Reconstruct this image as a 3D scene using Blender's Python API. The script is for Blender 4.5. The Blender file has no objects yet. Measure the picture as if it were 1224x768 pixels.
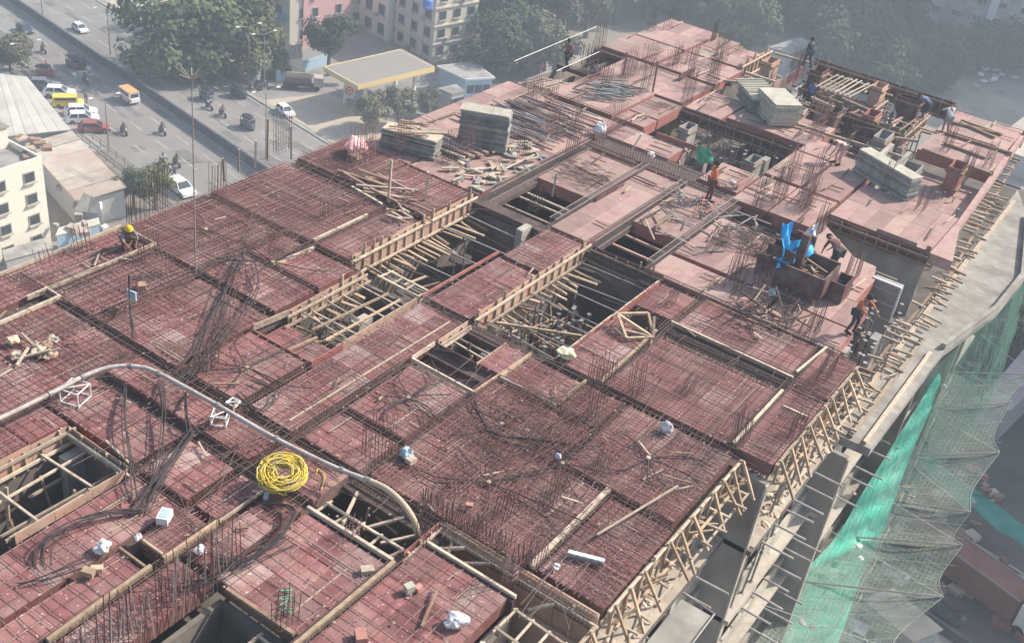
import bpy, bmesh, math, random
from math import sin, cos, pi, radians
from mathutils import Vector, Matrix, Quaternion, noise
random.seed(7)
R = random.random
def U(a, b): return a + (b - a) * random.random()
scene = bpy.context.scene
col = scene.collection

# ------------------------------------------------------------------ camera, sky, sun, exposure
EYE = Vector((0.0, 0.0, 21.0))
CR = Vector((.812949, .569797, .120191)).normalized()          # right
CD = Vector((.395041, -.387967, -.832721))                      # down
CD = (CD - CR * CD.dot(CR)).normalized()
CF = CR.cross(CD).normalized()                                  # forward
FPX = 1333.5
cam_d = bpy.data.cameras.new("camera")
cam = bpy.data.objects.new("camera", cam_d)
col.objects.link(cam)
cam.matrix_world = Matrix(((CR.x, -CD.x, -CF.x, EYE.x), (CR.y, -CD.y, -CF.y, EYE.y), (CR.z, -CD.z, -CF.z, EYE.z), (0, 0, 0, 1)))
cam_d.sensor_width = 36.0
cam_d.lens = FPX / 1224 * 36.0
cam_d.clip_start = .2
cam_d.clip_end = 3000
scene.camera = cam

SUN_AZ, SUN_EL = radians(57), radians(40)
world = bpy.data.worlds.new("World")
scene.world = world
world.use_nodes = True
wn = world.node_tree.nodes
sky = wn.new("ShaderNodeTexSky")
sky.sky_type = 'NISHITA'
sky.sun_disc = False
sky.sun_elevation = SUN_EL
sky.sun_rotation = radians(90) - SUN_AZ
sky.air_density = 1.3
sky.dust_density = 2.5
wn["Background"].inputs[1].default_value = .125
world.node_tree.links.new(sky.outputs[0], wn["Background"].inputs[0])
sun_d = bpy.data.lights.new("sun", 'SUN')
sun_d.energy = 3.9
sun_d.angle = radians(.5)
sun_d.color = (1.0, .91, .79)
sun = bpy.data.objects.new("sun", sun_d)
col.objects.link(sun)
to_sun = Vector((cos(SUN_EL) * cos(SUN_AZ), cos(SUN_EL) * sin(SUN_AZ), sin(SUN_EL)))
sun.rotation_euler = to_sun.to_track_quat('Z', 'Y').to_euler()
sun.location = to_sun * 200
vs = scene.view_settings
vs.view_transform = 'Standard'
vs.look = 'None'
vs.exposure = .76
vs.gamma = 1.0
vs.use_curve_mapping = False
scene.cycles.volume_bounces = 1
scene.cycles.max_bounces = 6
scene.cycles.transparent_max_bounces = 12
scene.cycles.use_denoising = True

def at(px, py, z=0.0):
    """the point at height z that stands at this place of the view: used to survey where things stand"""
    d = CR * ((px - 612) / FPX) + CD * ((py - 384) / FPX) + CF
    t = (z - EYE.z) / d.z
    return EYE + d * t

# ------------------------------------------------------------------ materials
MATS = {}
def mat(name, c1, c2=None, scale=3.0, rough=.85, metal=0.0, bump=.0, rand=.0, alpha=1.0, contrast=.35, specks=None, stretch=None, spec=.3, c3=None, s3=.35):
    m = bpy.data.materials.new(name)
    m.use_nodes = True
    nt = m.node_tree
    N, L = nt.nodes, nt.links
    b = N["Principled BSDF"]
    b.inputs["Roughness"].default_value = rough
    b.inputs["Metallic"].default_value = metal
    b.inputs["Specular IOR Level"].default_value = spec
    out = None
    if c2 is None:
        rgb = N.new("ShaderNodeRGB"); rgb.outputs[0].default_value = (*c1, 1); out = rgb.outputs[0]
    else:
        geo = N.new("ShaderNodeNewGeometry")
        vec = geo.outputs["Position"]
        if stretch:
            mp = N.new("ShaderNodeMapping"); mp.inputs["Scale"].default_value = stretch
            L.new(vec, mp.inputs[0]); vec = mp.outputs[0]
        nz = N.new("ShaderNodeTexNoise"); nz.inputs["Scale"].default_value = scale; nz.inputs["Detail"].default_value = 7; nz.inputs["Roughness"].default_value = .62
        L.new(vec, nz.inputs["Vector"])
        cr = N.new("ShaderNodeValToRGB")
        cr.color_ramp.elements[0].position = .5 - contrast / 2; cr.color_ramp.elements[0].color = (*c1, 1)
        cr.color_ramp.elements[1].position = .5 + contrast / 2; cr.color_ramp.elements[1].color = (*c2, 1)
        L.new(nz.outputs[0], cr.inputs[0]); out = cr.outputs[0]
        if c3 is not None:
            n3 = N.new("ShaderNodeTexNoise"); n3.inputs["Scale"].default_value = s3; n3.inputs["Detail"].default_value = 5
            L.new(geo.outputs["Position"], n3.inputs["Vector"])
            r3 = N.new("ShaderNodeMapRange"); r3.inputs[1].default_value = .45; r3.inputs[2].default_value = .72
            L.new(n3.outputs[0], r3.inputs[0])
            mx = N.new("ShaderNodeMixRGB"); mx.inputs[2].default_value = (*c3, 1)
            L.new(r3.outputs[0], mx.inputs[0]); L.new(out, mx.inputs[1]); out = mx.outputs[0]
        if specks:
            n2 = N.new("ShaderNodeTexNoise"); n2.inputs["Scale"].default_value = specks[0]; n2.inputs["Detail"].default_value = 2
            L.new(geo.outputs["Position"], n2.inputs["Vector"])
            mr = N.new("ShaderNodeMapRange"); mr.inputs[1].default_value = specks[1]; mr.inputs[2].default_value = specks[1] + .05
            L.new(n2.outputs[0], mr.inputs[0])
            mx = N.new("ShaderNodeMixRGB"); mx.inputs[2].default_value = (*specks[2], 1)
            L.new(mr.outputs[0], mx.inputs[0]); L.new(out, mx.inputs[1]); out = mx.outputs[0]
        if bump:
            bp = N.new("ShaderNodeBump"); bp.inputs["Strength"].default_value = bump; bp.inputs["Distance"].default_value = .05
            L.new(nz.outputs[0], bp.inputs["Height"]); L.new(bp.outputs[0], b.inputs["Normal"])
    if rand:
        oi = N.new("ShaderNodeObjectInfo")
        mr = N.new("ShaderNodeMapRange"); mr.inputs[3].default_value = 1 - rand; mr.inputs[4].default_value = 1 + rand
        L.new(oi.outputs["Random"], mr.inputs[0])
        hs = N.new("ShaderNodeHueSaturation")
        L.new(mr.outputs[0], hs.inputs["Value"]); L.new(out, hs.inputs["Color"]); out = hs.outputs[0]
    L.new(out, b.inputs["Base Color"])
    if alpha < 1: b.inputs["Alpha"].default_value = alpha
    MATS[name] = m
    return m

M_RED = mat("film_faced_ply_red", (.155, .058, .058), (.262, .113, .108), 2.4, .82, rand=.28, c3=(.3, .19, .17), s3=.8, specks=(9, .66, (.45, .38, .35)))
M_REDB = mat("faded_cement_stained_ply", (.23, .11, .105), (.37, .22, .205), 1.7, .85, rand=.22, c3=(.4, .32, .29), s3=1.1, specks=(8, .64, (.48, .43, .39)))
M_REDSIDE = mat("form_ply_edge", (.13, .045, .04), (.22, .1, .085), 3, .8, rand=.1, c3=(.2, .15, .13))
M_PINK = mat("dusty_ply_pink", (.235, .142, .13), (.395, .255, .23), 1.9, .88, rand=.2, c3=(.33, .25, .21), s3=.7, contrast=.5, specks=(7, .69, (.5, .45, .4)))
M_PINKSIDE = mat("ply_side_red", (.28, .1, .085), (.36, .16, .135), 3, .8, rand=.1)
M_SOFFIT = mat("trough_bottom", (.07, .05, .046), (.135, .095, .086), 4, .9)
M_WOOD = mat("raw_timber", (.33, .235, .155), (.5, .385, .275), 6, .9, rand=.3)
M_WOODPALE = mat("pale_weathered_timber", (.33, .265, .2), (.53, .44, .35), 5, .9, rand=.32)
M_WOODDARK = mat("stained_timber", (.2, .13, .09), (.33, .23, .16), 5, .9, rand=.25)
M_PLYRAW = mat("formwork_panel_ply", (.36, .24, .18), (.5, .36, .28), 2, .8, rand=.12, c3=(.48, .26, .2), s3=.9)
M_DUSTBAR = mat("dust_covered_rebar", (.2, .105, .1), (.34, .22, .205), 10, .9)
M_RUST = mat("rusty_rebar", (.09, .045, .042), (.16, .085, .078), 14, .85, .1)
M_DARKBAR = mat("dark_rebar", (.085, .06, .055), (.15, .1, .088), 14, .8, .15)
M_PALEBAR = mat("dusty_rebar", (.24, .2, .185), (.36, .31, .28), 14, .7, .2)
M_PVC = mat("black_conduit", (.03, .024, .026), (.07, .056, .056), 5, .65)
M_STEEL = mat("dull_steel_pipe", (.2, .19, .19), (.34, .32, .31), 4, .5, .4, rand=.12)
M_PUMP = mat("grey_pump_pipe", (.36, .33, .31), (.52, .49, .46), 7, .8, .0, c3=(.3, .23, .2), s3=1.6)
M_CONC = mat("raw_concrete", (.27, .26, .24), (.39, .375, .345), 1.2, .9, bump=.25, c3=(.19, .18, .17), s3=.5, stretch=(1, 1, .35))
M_CONCPALE = mat("pale_concrete", (.33, .3, .255), (.52, .485, .425), 1.6, .9, bump=.25, c3=(.3, .26, .22), s3=.7, contrast=.5)
M_PIT = mat("shaded_pit_wall", (.13, .112, .098), (.21, .185, .165), 1.4, .95, c3=(.1, .085, .075), s3=.6)  # concrete darkened in colour for the shade inside the pits
M_TERR = mat("dirty_grey_terrace", (.22, .21, .19), (.4, .38, .345), 1.3, .95, bump=.3, c3=(.19, .175, .155), s3=.9, contrast=.5)
M_SANDY = mat("sunlit_sandy_floor", (.34, .29, .235), (.52, .46, .385), 3, .95, bump=.3, c3=(.3, .26, .22), s3=1)  # pale copy of the lower floor for its sunlit edge
M_FLOOR = mat("shaded_lower_floor", (.095, .085, .078), (.17, .15, .135), 1.5, .95, c3=(.07, .06, .053))  # darker than the other floors: pit shade put into its colour
M_WHITE = mat("white_plastic", (.62, .61, .6), (.76, .75, .73), 8, .6)
M_YELLOW = mat("yellow_hose", (.5, .38, .05), (.7, .54, .1), 5, .7, c3=(.5, .42, .2), s3=2.5)
M_YHAT = mat("yellow_helmet_plastic", (.78, .5, .02))
M_GREEN = mat("green_mesh_cloth", (.05, .3, .17), (.1, .42, .26), 5, .8)
M_BLUE = mat("blue_tarpaulin", (.015, .36, .75), (.04, .48, .88), 3, .5)
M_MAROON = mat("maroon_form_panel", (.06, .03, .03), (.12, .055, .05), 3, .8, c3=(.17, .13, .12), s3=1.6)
M_STACKG = mat("grey_steel_shutter_plate", (.17, .18, .175), (.3, .31, .285), 3, .7, rand=.3)
M_STACKY = mat("cream_block", (.34, .32, .26), (.5, .47, .385), 3, .85, rand=.12)
M_BRICK = mat("red_brick", (.4, .18, .145), (.52, .27, .22), 9, .9, rand=.2)
M_ORANGE = mat("orange_vest_cloth", (.85, .2, .05), (.95, .28, .08), 9, .8)
M_CYAN = mat("pale_blue_sheet", (.3, .42, .48), (.4, .52, .57), 4, .6)
M_PINKCL = mat("pink_cloth", (.8, .42, .42), (.88, .52, .5), 6, .8)
M_PLASTIC = mat("thin_white_plastic_bag", (.5, .49, .5), (.7, .69, .7), 5, .5, c3=(.42, .36, .33), s3=4)

# ------------------------------------------------------------------ mesh builder
class MB:
    def __init__(s): s.v = []; s.f = []
    def quad(s, a, b, c, d):
        n = len(s.v); s.v += [tuple(a), tuple(b), tuple(c), tuple(d)]; s.f.append((n, n + 1, n + 2, n + 3))
    def box(s, x0, x1, y0, y1, z0, z1):
        n = len(s.v)
        s.v += [(x0, y0, z0), (x1, y0, z0), (x1, y1, z0), (x0, y1, z0), (x0, y0, z1), (x1, y0, z1), (x1, y1, z1), (x0, y1, z1)]
        s.f += [(n, n + 3, n + 2, n + 1), (n + 4, n + 5, n + 6, n + 7), (n, n + 1, n + 5, n + 4), (n + 1, n + 2, n + 6, n + 5), (n + 2, n + 3, n + 7, n + 6), (n + 3, n, n + 4, n + 7)]
    def prism(s, pts, z0, z1):
        n = len(s.v); k = len(pts)
        s.v += [(p[0], p[1], z0) for p in pts] + [(p[0], p[1], z1) for p in pts]
        s.f.append(tuple(n + k + i for i in range(k))); s.f.append(tuple(n + k - 1 - i for i in range(k)))
        for i in range(k): j = (i + 1) % k; s.f.append((n + i, n + j, n + k + j, n + k + i))
    def bar(s, p, q, w, h=None, up=(0, 0, 1)):
        h = h or w
        p, q = Vector(p), Vector(q); d = q - p
        if d.length < 1e-6: return
        d.normalize(); u = Vector(up)
        a = d.cross(u)
        if a.length < 1e-3: a = d.cross(Vector((1, 0, 0)))
        a.normalize(); b = a.cross(d); a *= w / 2; b *= h / 2
        n = len(s.v)
        for c in (p, q):
            s.v += [tuple(c - a - b), tuple(c + a - b), tuple(c + a + b), tuple(c - a + b)]
        s.f += [(n, n + 1, n + 2, n + 3), (n + 7, n + 6, n + 5, n + 4)] + [(n + i, n + 4 + i, n + 4 + (i + 1) % 4, n + (i + 1) % 4) for i in range(4)]
    def tri_bar(s, p, q, w):
        p, q = Vector(p), Vector(q); d = (q - p)
        if d.length < 1e-6: return
        d.normalize(); a = d.cross(Vector((.1, .2, 1))); a.normalize(); b = a.cross(d)
        n = len(s.v)
        for c in (p, q):
            for k in range(3):
                t = 2 * pi * k / 3; s.v.append(tuple(c + (a * cos(t) + b * sin(t)) * w * .58))
        s.f += [(n + i, n + (i + 1) % 3, n + 3 + (i + 1) % 3, n + 3 + i) for i in range(3)]
    def tube(s, pts, r, k=6, cap=True):
        pts = [Vector(p) for p in pts]; n0 = len(s.v); m = len(pts); pa = None
        rr = r if isinstance(r, (list, tuple)) else [r] * m
        for i, p in enumerate(pts):
            d = (pts[min(i + 1, m - 1)] - pts[max(i - 1, 0)]).normalized()
            if pa is None:
                a = d.cross(Vector((0, 0, 1)))
                if a.length < 1e-3: a = Vector((1, 0, 0))
            else: a = pa - d * pa.dot(d)
            a.normalize(); pa = a; b = d.cross(a)
            for j in range(k):
                t = 2 * pi * j / k; s.v.append(tuple(p + (a * cos(t) + b * sin(t)) * rr[i]))
        for i in range(m - 1):
            for j in range(k):
                j2 = (j + 1) % k; s.f.append((n0 + i * k + j, n0 + i * k + j2, n0 + (i + 1) * k + j2, n0 + (i + 1) * k + j))
        if cap and k > 2:
            s.f.append(tuple(n0 + k - 1 - j for j in range(k))); s.f.append(tuple(n0 + (m - 1) * k + j for j in range(k)))
    def lathe(s, prof, c=(0, 0, 0), k=12):
        n0 = len(s.v)
        for (r, z) in prof:
            for j in range(k):
                t = 2 * pi * j / k; s.v.append((c[0] + r * cos(t), c[1] + r * sin(t), c[2] + z))
        for i in range(len(prof) - 1):
            for j in range(k):
                j2 = (j + 1) % k; s.f.append((n0 + i * k + j, n0 + i * k + j2, n0 + (i + 1) * k + j2, n0 + (i + 1) * k + j))
        s.f.append(tuple(n0 + k - 1 - j for j in range(k))); m = len(prof) - 1; s.f.append(tuple(n0 + m * k + j for j in range(k)))
    def grid(s, g):
        n = len(s.v); w = len(g[0])
        for r in g: s.v += [tuple(p) for p in r]
        for i in range(len(g) - 1):
            for j in range(w - 1): s.f.append((n + i * w + j, n + i * w + j + 1, n + (i + 1) * w + j + 1, n + (i + 1) * w + j))
    def shift(s, o):
        s.v = [(x - o[0], y - o[1], z - o[2]) for x, y, z in s.v]; return s
    def mesh(s, name, m=None, smooth=False):
        me = bpy.data.meshes.new(name); me.from_pydata(s.v, [], s.f)
        if m: me.materials.append(m)
        if smooth: me.polygons.foreach_set("use_smooth", [True] * len(me.polygons))
        me.update(); return me

WL = {}
def wloc(o): return WL.get(o.name, Vector((0, 0, 0)))
def link(name, data, parent=None, loc=(0, 0, 0)):
    """loc is a world place; a parent only ever carries a translation"""
    o = bpy.data.objects.new(name, data); col.objects.link(o)
    loc = Vector(loc); WL[o.name] = loc
    if parent is not None:
        o.parent = parent; o.location = loc - wloc(parent)
    else: o.location = loc
    return o
def tag(o, label=None, cat=None, group=None, kind=None):
    if label: o["label"] = label
    if cat: o["category"] = cat
    if group: o["group"] = group
    if kind: o["kind"] = kind
    return o
def thing(name, label, cat, loc=(0, 0, 0), group=None): return tag(link(name, None, None, loc), label, cat, group)
def build(mb, name, m, parent=None, loc=None, smooth=False):
    loc = Vector(loc) if loc is not None else (wloc(parent) if parent is not None else Vector((0, 0, 0)))
    return link(name, mb.shift(loc).mesh(name, m, smooth), parent, loc)
CUBES = {}
def cube_mesh(m, name):
    if (m.name, name) not in CUBES:
        b = MB(); b.box(-.5, .5, -.5, .5, -.5, .5); CUBES[(m.name, name)] = b.mesh(name, m)
    return CUBES[(m.name, name)]
def piece(name, m, c, size, parent=None, rz=0.0):
    o = link(name, cube_mesh(m, name), parent, c); o.scale = size
    if rz: o.rotation_euler = (0, 0, rz)
    return o
def plank(name, m, p, q, w, t, parent=None, up=(0, 0, 1)):
    p, q = Vector(p), Vector(q); d = q - p; L = d.length; d.normalize()
    u = Vector(up); y = u.cross(d)
    if y.length < 1e-3: y = Vector((1, 0, 0)).cross(d)
    y.normalize(); z = d.cross(y)
    o = link(name, cube_mesh(m, name), parent, (p + q) / 2)
    o.rotation_mode = 'QUATERNION'
    o.rotation_quaternion = Matrix((d, y, z)).transposed().to_quaternion()
    o.scale = (L, w, t); return o
CYLS = {}
def rod(name, m, p, q, r, parent=None, k=7):
    if (m.name, name) not in CYLS:
        b = MB(); b.tube([(0, 0, -.5), (0, 0, .5)], 1, k); CYLS[(m.name, name)] = b.mesh(name, m, False)
    p, q = Vector(p), Vector(q); d = q - p
    o = link(name, CYLS[(m.name, name)], parent, (p + q) / 2)
    o.rotation_mode = 'QUATERNION'; o.rotation_quaternion = d.to_track_quat('Z', 'Y'); o.scale = (r, r, d.length); return o
def copy_tree(src, loc, rz=0.0, label=None, group=None):
    kids = {}
    for o in col.objects:
        if o.parent is not None: kids.setdefault(o.parent.name, []).append(o)
    r = src.copy(); col.objects.link(r); r.location = loc; r.rotation_euler = (0, 0, rz)
    def rec(a, b):
        for ch in kids.get(a.name, []):
            c = ch.copy(); col.objects.link(c); c.parent = b; rec(ch, c)
    rec(src, r)
    if label: r["label"] = label
    if group: r["group"] = group
    WL[r.name] = Vector(loc); return r
def curve(pts, n=8):
    """Catmull-Rom through pts"""
    P = [Vector(p) for p in pts]; P = [P[0] * 2 - P[1]] + P + [P[-1] * 2 - P[-2]]; out = []
    for i in range(1, len(P) - 2):
        for k in range(n):
            t = k / n; a, b, c, d = P[i - 1:i + 3]
            out.append(.5 * ((2 * b) + (c - a) * t + (2 * a - 5 * b + 4 * c - d) * t * t + (3 * b - a - 3 * c + d) * t ** 3))
    return out + [P[-2]]
HAZE = 0.00115
# ------------------------------------------------------------------ the building under construction: decks, troughs, pits, floors below
FL = -3.2
bld = thing("unfinished_building", "concrete building under construction with a red shuttered top deck and open pits", "building", (-18, 36, 0))
mats_rb = MB(); mats_up = MB()
def bars(x0, x1, y0, y1, z, sx, sy, w=.02, mb=None, jit=.02):
    mb = mats_rb; m2 = mats_up
    if sx:
        x = x0 + .08
        while x < x1 - .04:
            xm, ym = x + U(-jit, jit) * 1.6, U(y0 + .3, y1 - .3); k_ = mb if R() < .6 else m2; k_.tri_bar((x + U(-jit, jit), y0 - U(0, .15), z), (xm, ym, z + U(0, .02)), w); k_.tri_bar((xm, ym, z + .01), (x + U(-jit, jit), y1 + U(0, .15), z), w); x += sx * U(.8, 1.2)
    if sy:
        y = y0 + .08
        while y < y1 - .04:
            ym, xm = y + U(-jit, jit) * 1.6, U(x0 + .3, x1 - .3); k_ = m2 if R() < .6 else mb; k_.tri_bar((x0 - U(0, .15), y + U(-jit, jit), z + w), (xm, ym, z + w + U(0, .02)), w); k_.tri_bar((xm, ym, z + w + .01), (x1 + U(0, .15), y + U(-jit, jit), z + w), w); y += sy * U(.8, 1.2)
PAT = {'D': (.16, .16), 'M': (.24, .22), 'S': (.36, .34), 'B': (.13, .2), '-': (0, 0)}
def deck(x0, x1, y0, y1, z=0.0, pat='M', style='red', depth=.46, sheet=(.95, 1.25)):
    side, top = (M_REDSIDE, M_RED) if style == 'red' else (M_PINKSIDE, M_PINK)
    cx, cy = (x0 + x1) / 2, (y0 + y1) / 2
    b = MB(); b.box(x0, x1, y0, y1, z - depth, z - .016)
    d = build(b, "deck_bay", side, bld, (cx, cy, z))
    nx = max(1, round((x1 - x0) / sheet[0])); ny = max(1, round((y1 - y0) / sheet[1]))
    dx, dy = (x1 - x0) / nx, (y1 - y0) / ny
    for i in range(nx):
        for j in range(ny):
            piece("plywood_sheet", M_REDB if style == 'red' and R() < .14 else top, (x0 + dx * (i + .5), y0 + dy * (j + .5), z - .008 + U(-.004, .008)), (dx - .014, dy - .014, .018), d, U(-.004, .004))
    sx, sy = PAT[pat]
    if sx: bars(x0, x1, y0, y1, z + .035, sx, sy)
    if pat in 'DB': bars(x0, x1, y0, y1, z + .1, sx * 1.3, sy * 1.25, .013)
    return d
NEAR = [
    (-30.5, -28.9, 14.5, 22.6, 'M'), (-28.6, -26.2, 18.5, 22.4, 'D'), (-25.95, -22.65, 18.5, 22.4, 'M'),
    (-30.5, -26.45, 22.85, 26.75, 'D'), (-26.2, -22.75, 22.85, 24.68, 'M'), (-26.2, -25.12, 24.98, 26.75, 'M'), (-24.85, -22.75, 24.98, 26.75, 'M'),
    (-30.5, -25.15, 27.15, 31.2, 'D'), (-24.85, -23.25, 27.15, 31.35, 'M'),
    (-30.5, -27.2, 31.95, 35.0, 'D'), (-26.95, -23.6, 31.95, 34.85, 'M'),
    (-28.0, -24.1, 13.5, 18.1, 'M'), (-28.0, -22.68, 8.0, 13.3, 'M'), (-23.85, -22.68, 13.4, 14.6, 'S'), (-23.85, -19.95, 16.95, 18.1, 'M'), (-23.85, -20.0, 14.78, 16.38, 'S'),
    (-19.65, -17.85, 16.95, 18.2, 'M'), (-17.55, -15.4, 16.95, 18.3, 'S'),
    (-19.65, -17.85, 14.7, 16.38, 'S'), (-17.5, -16.65, 14.75, 16.35, 'M'), (-16.35, -15.4, 13.4, 16.5, 'S'),
    (-19.55, -17.85, 8.0, 14.4, 'S'), (-17.6, -16.62, 12.98, 14.42, 'B'), (-17.6, -16.68, 7.5, 12.3, 'S'), (-16.35, -15.2, 7.5, 13.1, 'M'),
    (-15.15, -12.42, 13.35, 16.42, 'S'), (-12.08, -9.4, 12.0, 17.55, 'S'),
    (-22.4, -19.95, 18.6, 21.35, 'S'), (-19.55, -17.85, 18.65, 26.8, 'M'), (-19.55, -17.8, 27.2, 31.4, 'S'), (-19.5, -17.8, 31.75, 34.75, 'M'),
    (-17.45, -15.25, 20.62, 23.55, 'M'), (-17.45, -15.25, 18.7, 20.3, 'S'), (-15.9, -15.15, 25.3, 26.85, 'S'),
    (-14.85, -12.95, 25.25, 26.75, 'M'), (-14.95, -9.65, 18.8, 22.65, 'B'), (-14.95, -11.38, 22.68, 24.85, 'D'), (-12.7, -11.38, 25.15, 26.8, 'M'),
    (-11.05, -7.5, 23.0, 26.8, 'D'), (-9.3, -7.35, 18.95, 22.6, 'D'),
    (-12.25, -7.85, 27.3, 31.05, 'D'), (-12.25, -7.85, 32.45, 34.7, 'M'), (-7.55, -6.38, 27.4, 31.65, 'D'), (-7.55, -6.38, 31.95, 34.7, 'M'),
    (-14.1, -12.55, 27.3, 31.0, 'M'), (-14.0, -12.5, 32.45, 34.4, 'S'),
]
pale = MB()
for x0, x1, y0, y1, p in NEAR:
    deck(x0 - .03, x1 + .03, y0 - .03, y1 + .03, U(-.01, .01), p)
    for k in range(int((x1 - x0) * (y1 - y0) / 3.2) + 1):
        if R() < .6: x = U(x0 + .1, x1 - .1); a = U(y0, y1 - .3); pale.bar((x, a, .05), (x + U(-.03, .03), min(y1, a + U(.6, 3.2)), .05), U(.018, .05), .012)
        else: y = U(y0 + .1, y1 - .1); a = U(x0, x1 - .3); pale.bar((a, y, .066), (min(x1, a + U(.6, 3)), y + U(-.03, .03), .066), U(.018, .045), .012)
tag(build(pale, "seam_batten", M_WOODPALE), "thin pale seam battens and tie wires lying in lines on the red deck", "batten", None, "stuff")
for x0, x1, y0, y1, z in [(-22.35, -19.9, 21.65, 22.95, -.42), (-17.55, -15.2, 23.95, 25.12, -.5)]: deck(x0, x1, y0, y1, z, 'S', depth=.2)
FAR = [
    (-14.9, -10.4, 34.98, 36.72), (-14.85, -11.5, 37.05, 41.3), (-11.4, -7.4, 36.95, 38.9), (-11.4, -7.98, 39.0, 41.3), (-10.2, -7.25, 34.98, 36.8),
    (-19.5, -17.8, 35.1, 42.9), (-22.5, -19.85, 38.6, 42.8), (-17.4, -15.25, 38.2, 43.0),
    (-29.9, -27.1, 35.15, 46.8), (-26.95, -23.3, 35.2, 41.0), (-26.95, -23.3, 41.15, 46.8),
    (-22.8, -19.5, 45.1, 46.75), (-27.6, -23.9, 47.3, 51.7), (-23.65, -22.05, 48.75, 51.35), (-23.65, -22.05, 47.3, 48.55),
    (-27.75, -22.4, 52.0, 55.65), (-29.7, -26.25, 56.0, 59.4), (-25.95, -22.35, 57.65, 59.5), (-25.95, -22.35, 56.0, 57.45),
    (-29.5, -26.2, 59.65, 64.2), (-25.95, -24.6, 59.75, 63.9), (-24.4, -22.6, 59.75, 63.0),
    (-21.95, -19.9, 51.55, 54.8), (-19.75, -15.15, 52.25, 55.6), (-17.4, -15.55, 44.3, 46.75),
    (-15.4, -13.65, 47.25, 51.0), (-15.35, -13.75, 43.6, 46.95), (-13.6, -11.75, 43.6, 46.95), (-13.45, -11.75, 47.25, 52.4), (-15.35, -13.65, 51.2, 53.2),
    (-11.5, -7.05, 45.6, 49.9), (-11.0, -7.35, 56.6, 60.0), (-11.1, -7.5, 60.25, 64.1),
]
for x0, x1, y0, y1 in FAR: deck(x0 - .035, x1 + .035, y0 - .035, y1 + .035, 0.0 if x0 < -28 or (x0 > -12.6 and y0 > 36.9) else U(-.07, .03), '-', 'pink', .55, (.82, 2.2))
deck(-29.7, -27.8, 50.2, 55.8, -1.0, '-', 'pink', .2, (1.2, 2))
deck(-29.7, -27.75, 47.3, 50.0, -.5, '-', 'pink', .2, (1.2, 2))
# the balcony strip along the sunny side, of irregular outline
b = MB(); b.prism([(-6.98, 45.5), (-6.0, 45.5), (-6.75, 49.3), (-7.0, 56.3), (-7.3, 64.2), (-7.48, 64.2), (-7.25, 56.4), (-6.98, 49.9)], -.5, -.02)
build(b, "balcony_deck", M_PINK, bld)
deck(-10.9, -7.15, 50.2, 56.3, -.9, '-', 'pink', .3, (1.2, 2))
b = MB(); b.prism([(-11.45, 41.34), (-8.0, 41.34), (-8.3, 42.4), (-9.3, 42.5), (-11.45, 44.5)], -.55, .0); build(b, 'deck_bay', M_PINK, bld)
# dust, stains and strewn battens of the pink decks
for i in range(150):
    x0, x1, y0, y1 = random.choice(FAR); x, y = U(x0 + .1, x1 - .1), U(y0 + .1, y1 - .1)
    ax = R() < .6; L_ = U(.5, 2.4)
    p, q = ((x, max(y0, y - L_ / 2)), (x + U(-.15, .15), min(y1, y + L_ / 2))) if ax else ((max(x0, x - L_ / 2), y), (min(x1, x + L_ / 2), y + U(-.15, .15)))
    tag(plank("loose_lath", random.choice([M_WOODDARK, M_WOODDARK, M_PINKSIDE, M_WOODPALE, M_DARKBAR]), (*p, .13), (*q, .13), U(.03, .09), .04), "thin batten or bar lying on the dusty pink deck", "batten", "battens strewn on the pink deck")
for x, y, ax, L_, h in [(-24.0, 55.7, 1, 2.0, .4), (-15.6, 45.3, 1, 1.6, .3), (-13.5, 48.6, 1, 2.2, .2), (-20, 46.9, 0, 2.2, .25), (-9.2, 60.1, 0, 2.4, .25), (-24.5, 61.5, 1, 2.2, .3), (-8.5, 45.6, 0, 1.8, .2), (-19.4, 39.5, 1, 2.4, .25)]:
    tag(piece("shutter_board", random.choice([M_PINKSIDE, M_MAROON, M_PINK]), (x, y, h / 2 - .05), (L_, .05, h) if not ax else (.05, L_, h), None, U(-.04, .04)), "upright shutter board standing on edge along a joint of the pink deck", "board", "shutter boards along the pink deck joints")
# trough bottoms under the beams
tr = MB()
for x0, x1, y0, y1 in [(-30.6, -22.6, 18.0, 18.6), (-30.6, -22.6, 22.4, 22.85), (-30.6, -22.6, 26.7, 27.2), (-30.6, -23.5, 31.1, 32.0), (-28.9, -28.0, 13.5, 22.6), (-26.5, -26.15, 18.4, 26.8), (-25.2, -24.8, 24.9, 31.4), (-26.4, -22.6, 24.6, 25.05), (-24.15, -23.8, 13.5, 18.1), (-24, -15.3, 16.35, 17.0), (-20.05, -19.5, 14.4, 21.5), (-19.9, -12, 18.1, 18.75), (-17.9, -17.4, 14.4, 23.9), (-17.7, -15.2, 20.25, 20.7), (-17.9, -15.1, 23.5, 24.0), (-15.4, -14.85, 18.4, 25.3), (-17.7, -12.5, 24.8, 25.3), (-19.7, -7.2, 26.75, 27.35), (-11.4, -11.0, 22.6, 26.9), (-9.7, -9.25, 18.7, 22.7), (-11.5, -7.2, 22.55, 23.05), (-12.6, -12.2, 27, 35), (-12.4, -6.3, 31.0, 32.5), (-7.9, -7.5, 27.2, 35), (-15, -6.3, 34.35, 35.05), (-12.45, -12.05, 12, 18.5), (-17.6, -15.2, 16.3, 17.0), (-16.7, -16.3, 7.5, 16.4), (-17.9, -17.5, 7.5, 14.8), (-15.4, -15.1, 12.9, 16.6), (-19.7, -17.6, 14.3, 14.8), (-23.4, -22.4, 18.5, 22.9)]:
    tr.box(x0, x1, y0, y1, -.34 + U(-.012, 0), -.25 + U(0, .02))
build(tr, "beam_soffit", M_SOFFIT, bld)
tr = MB()
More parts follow.
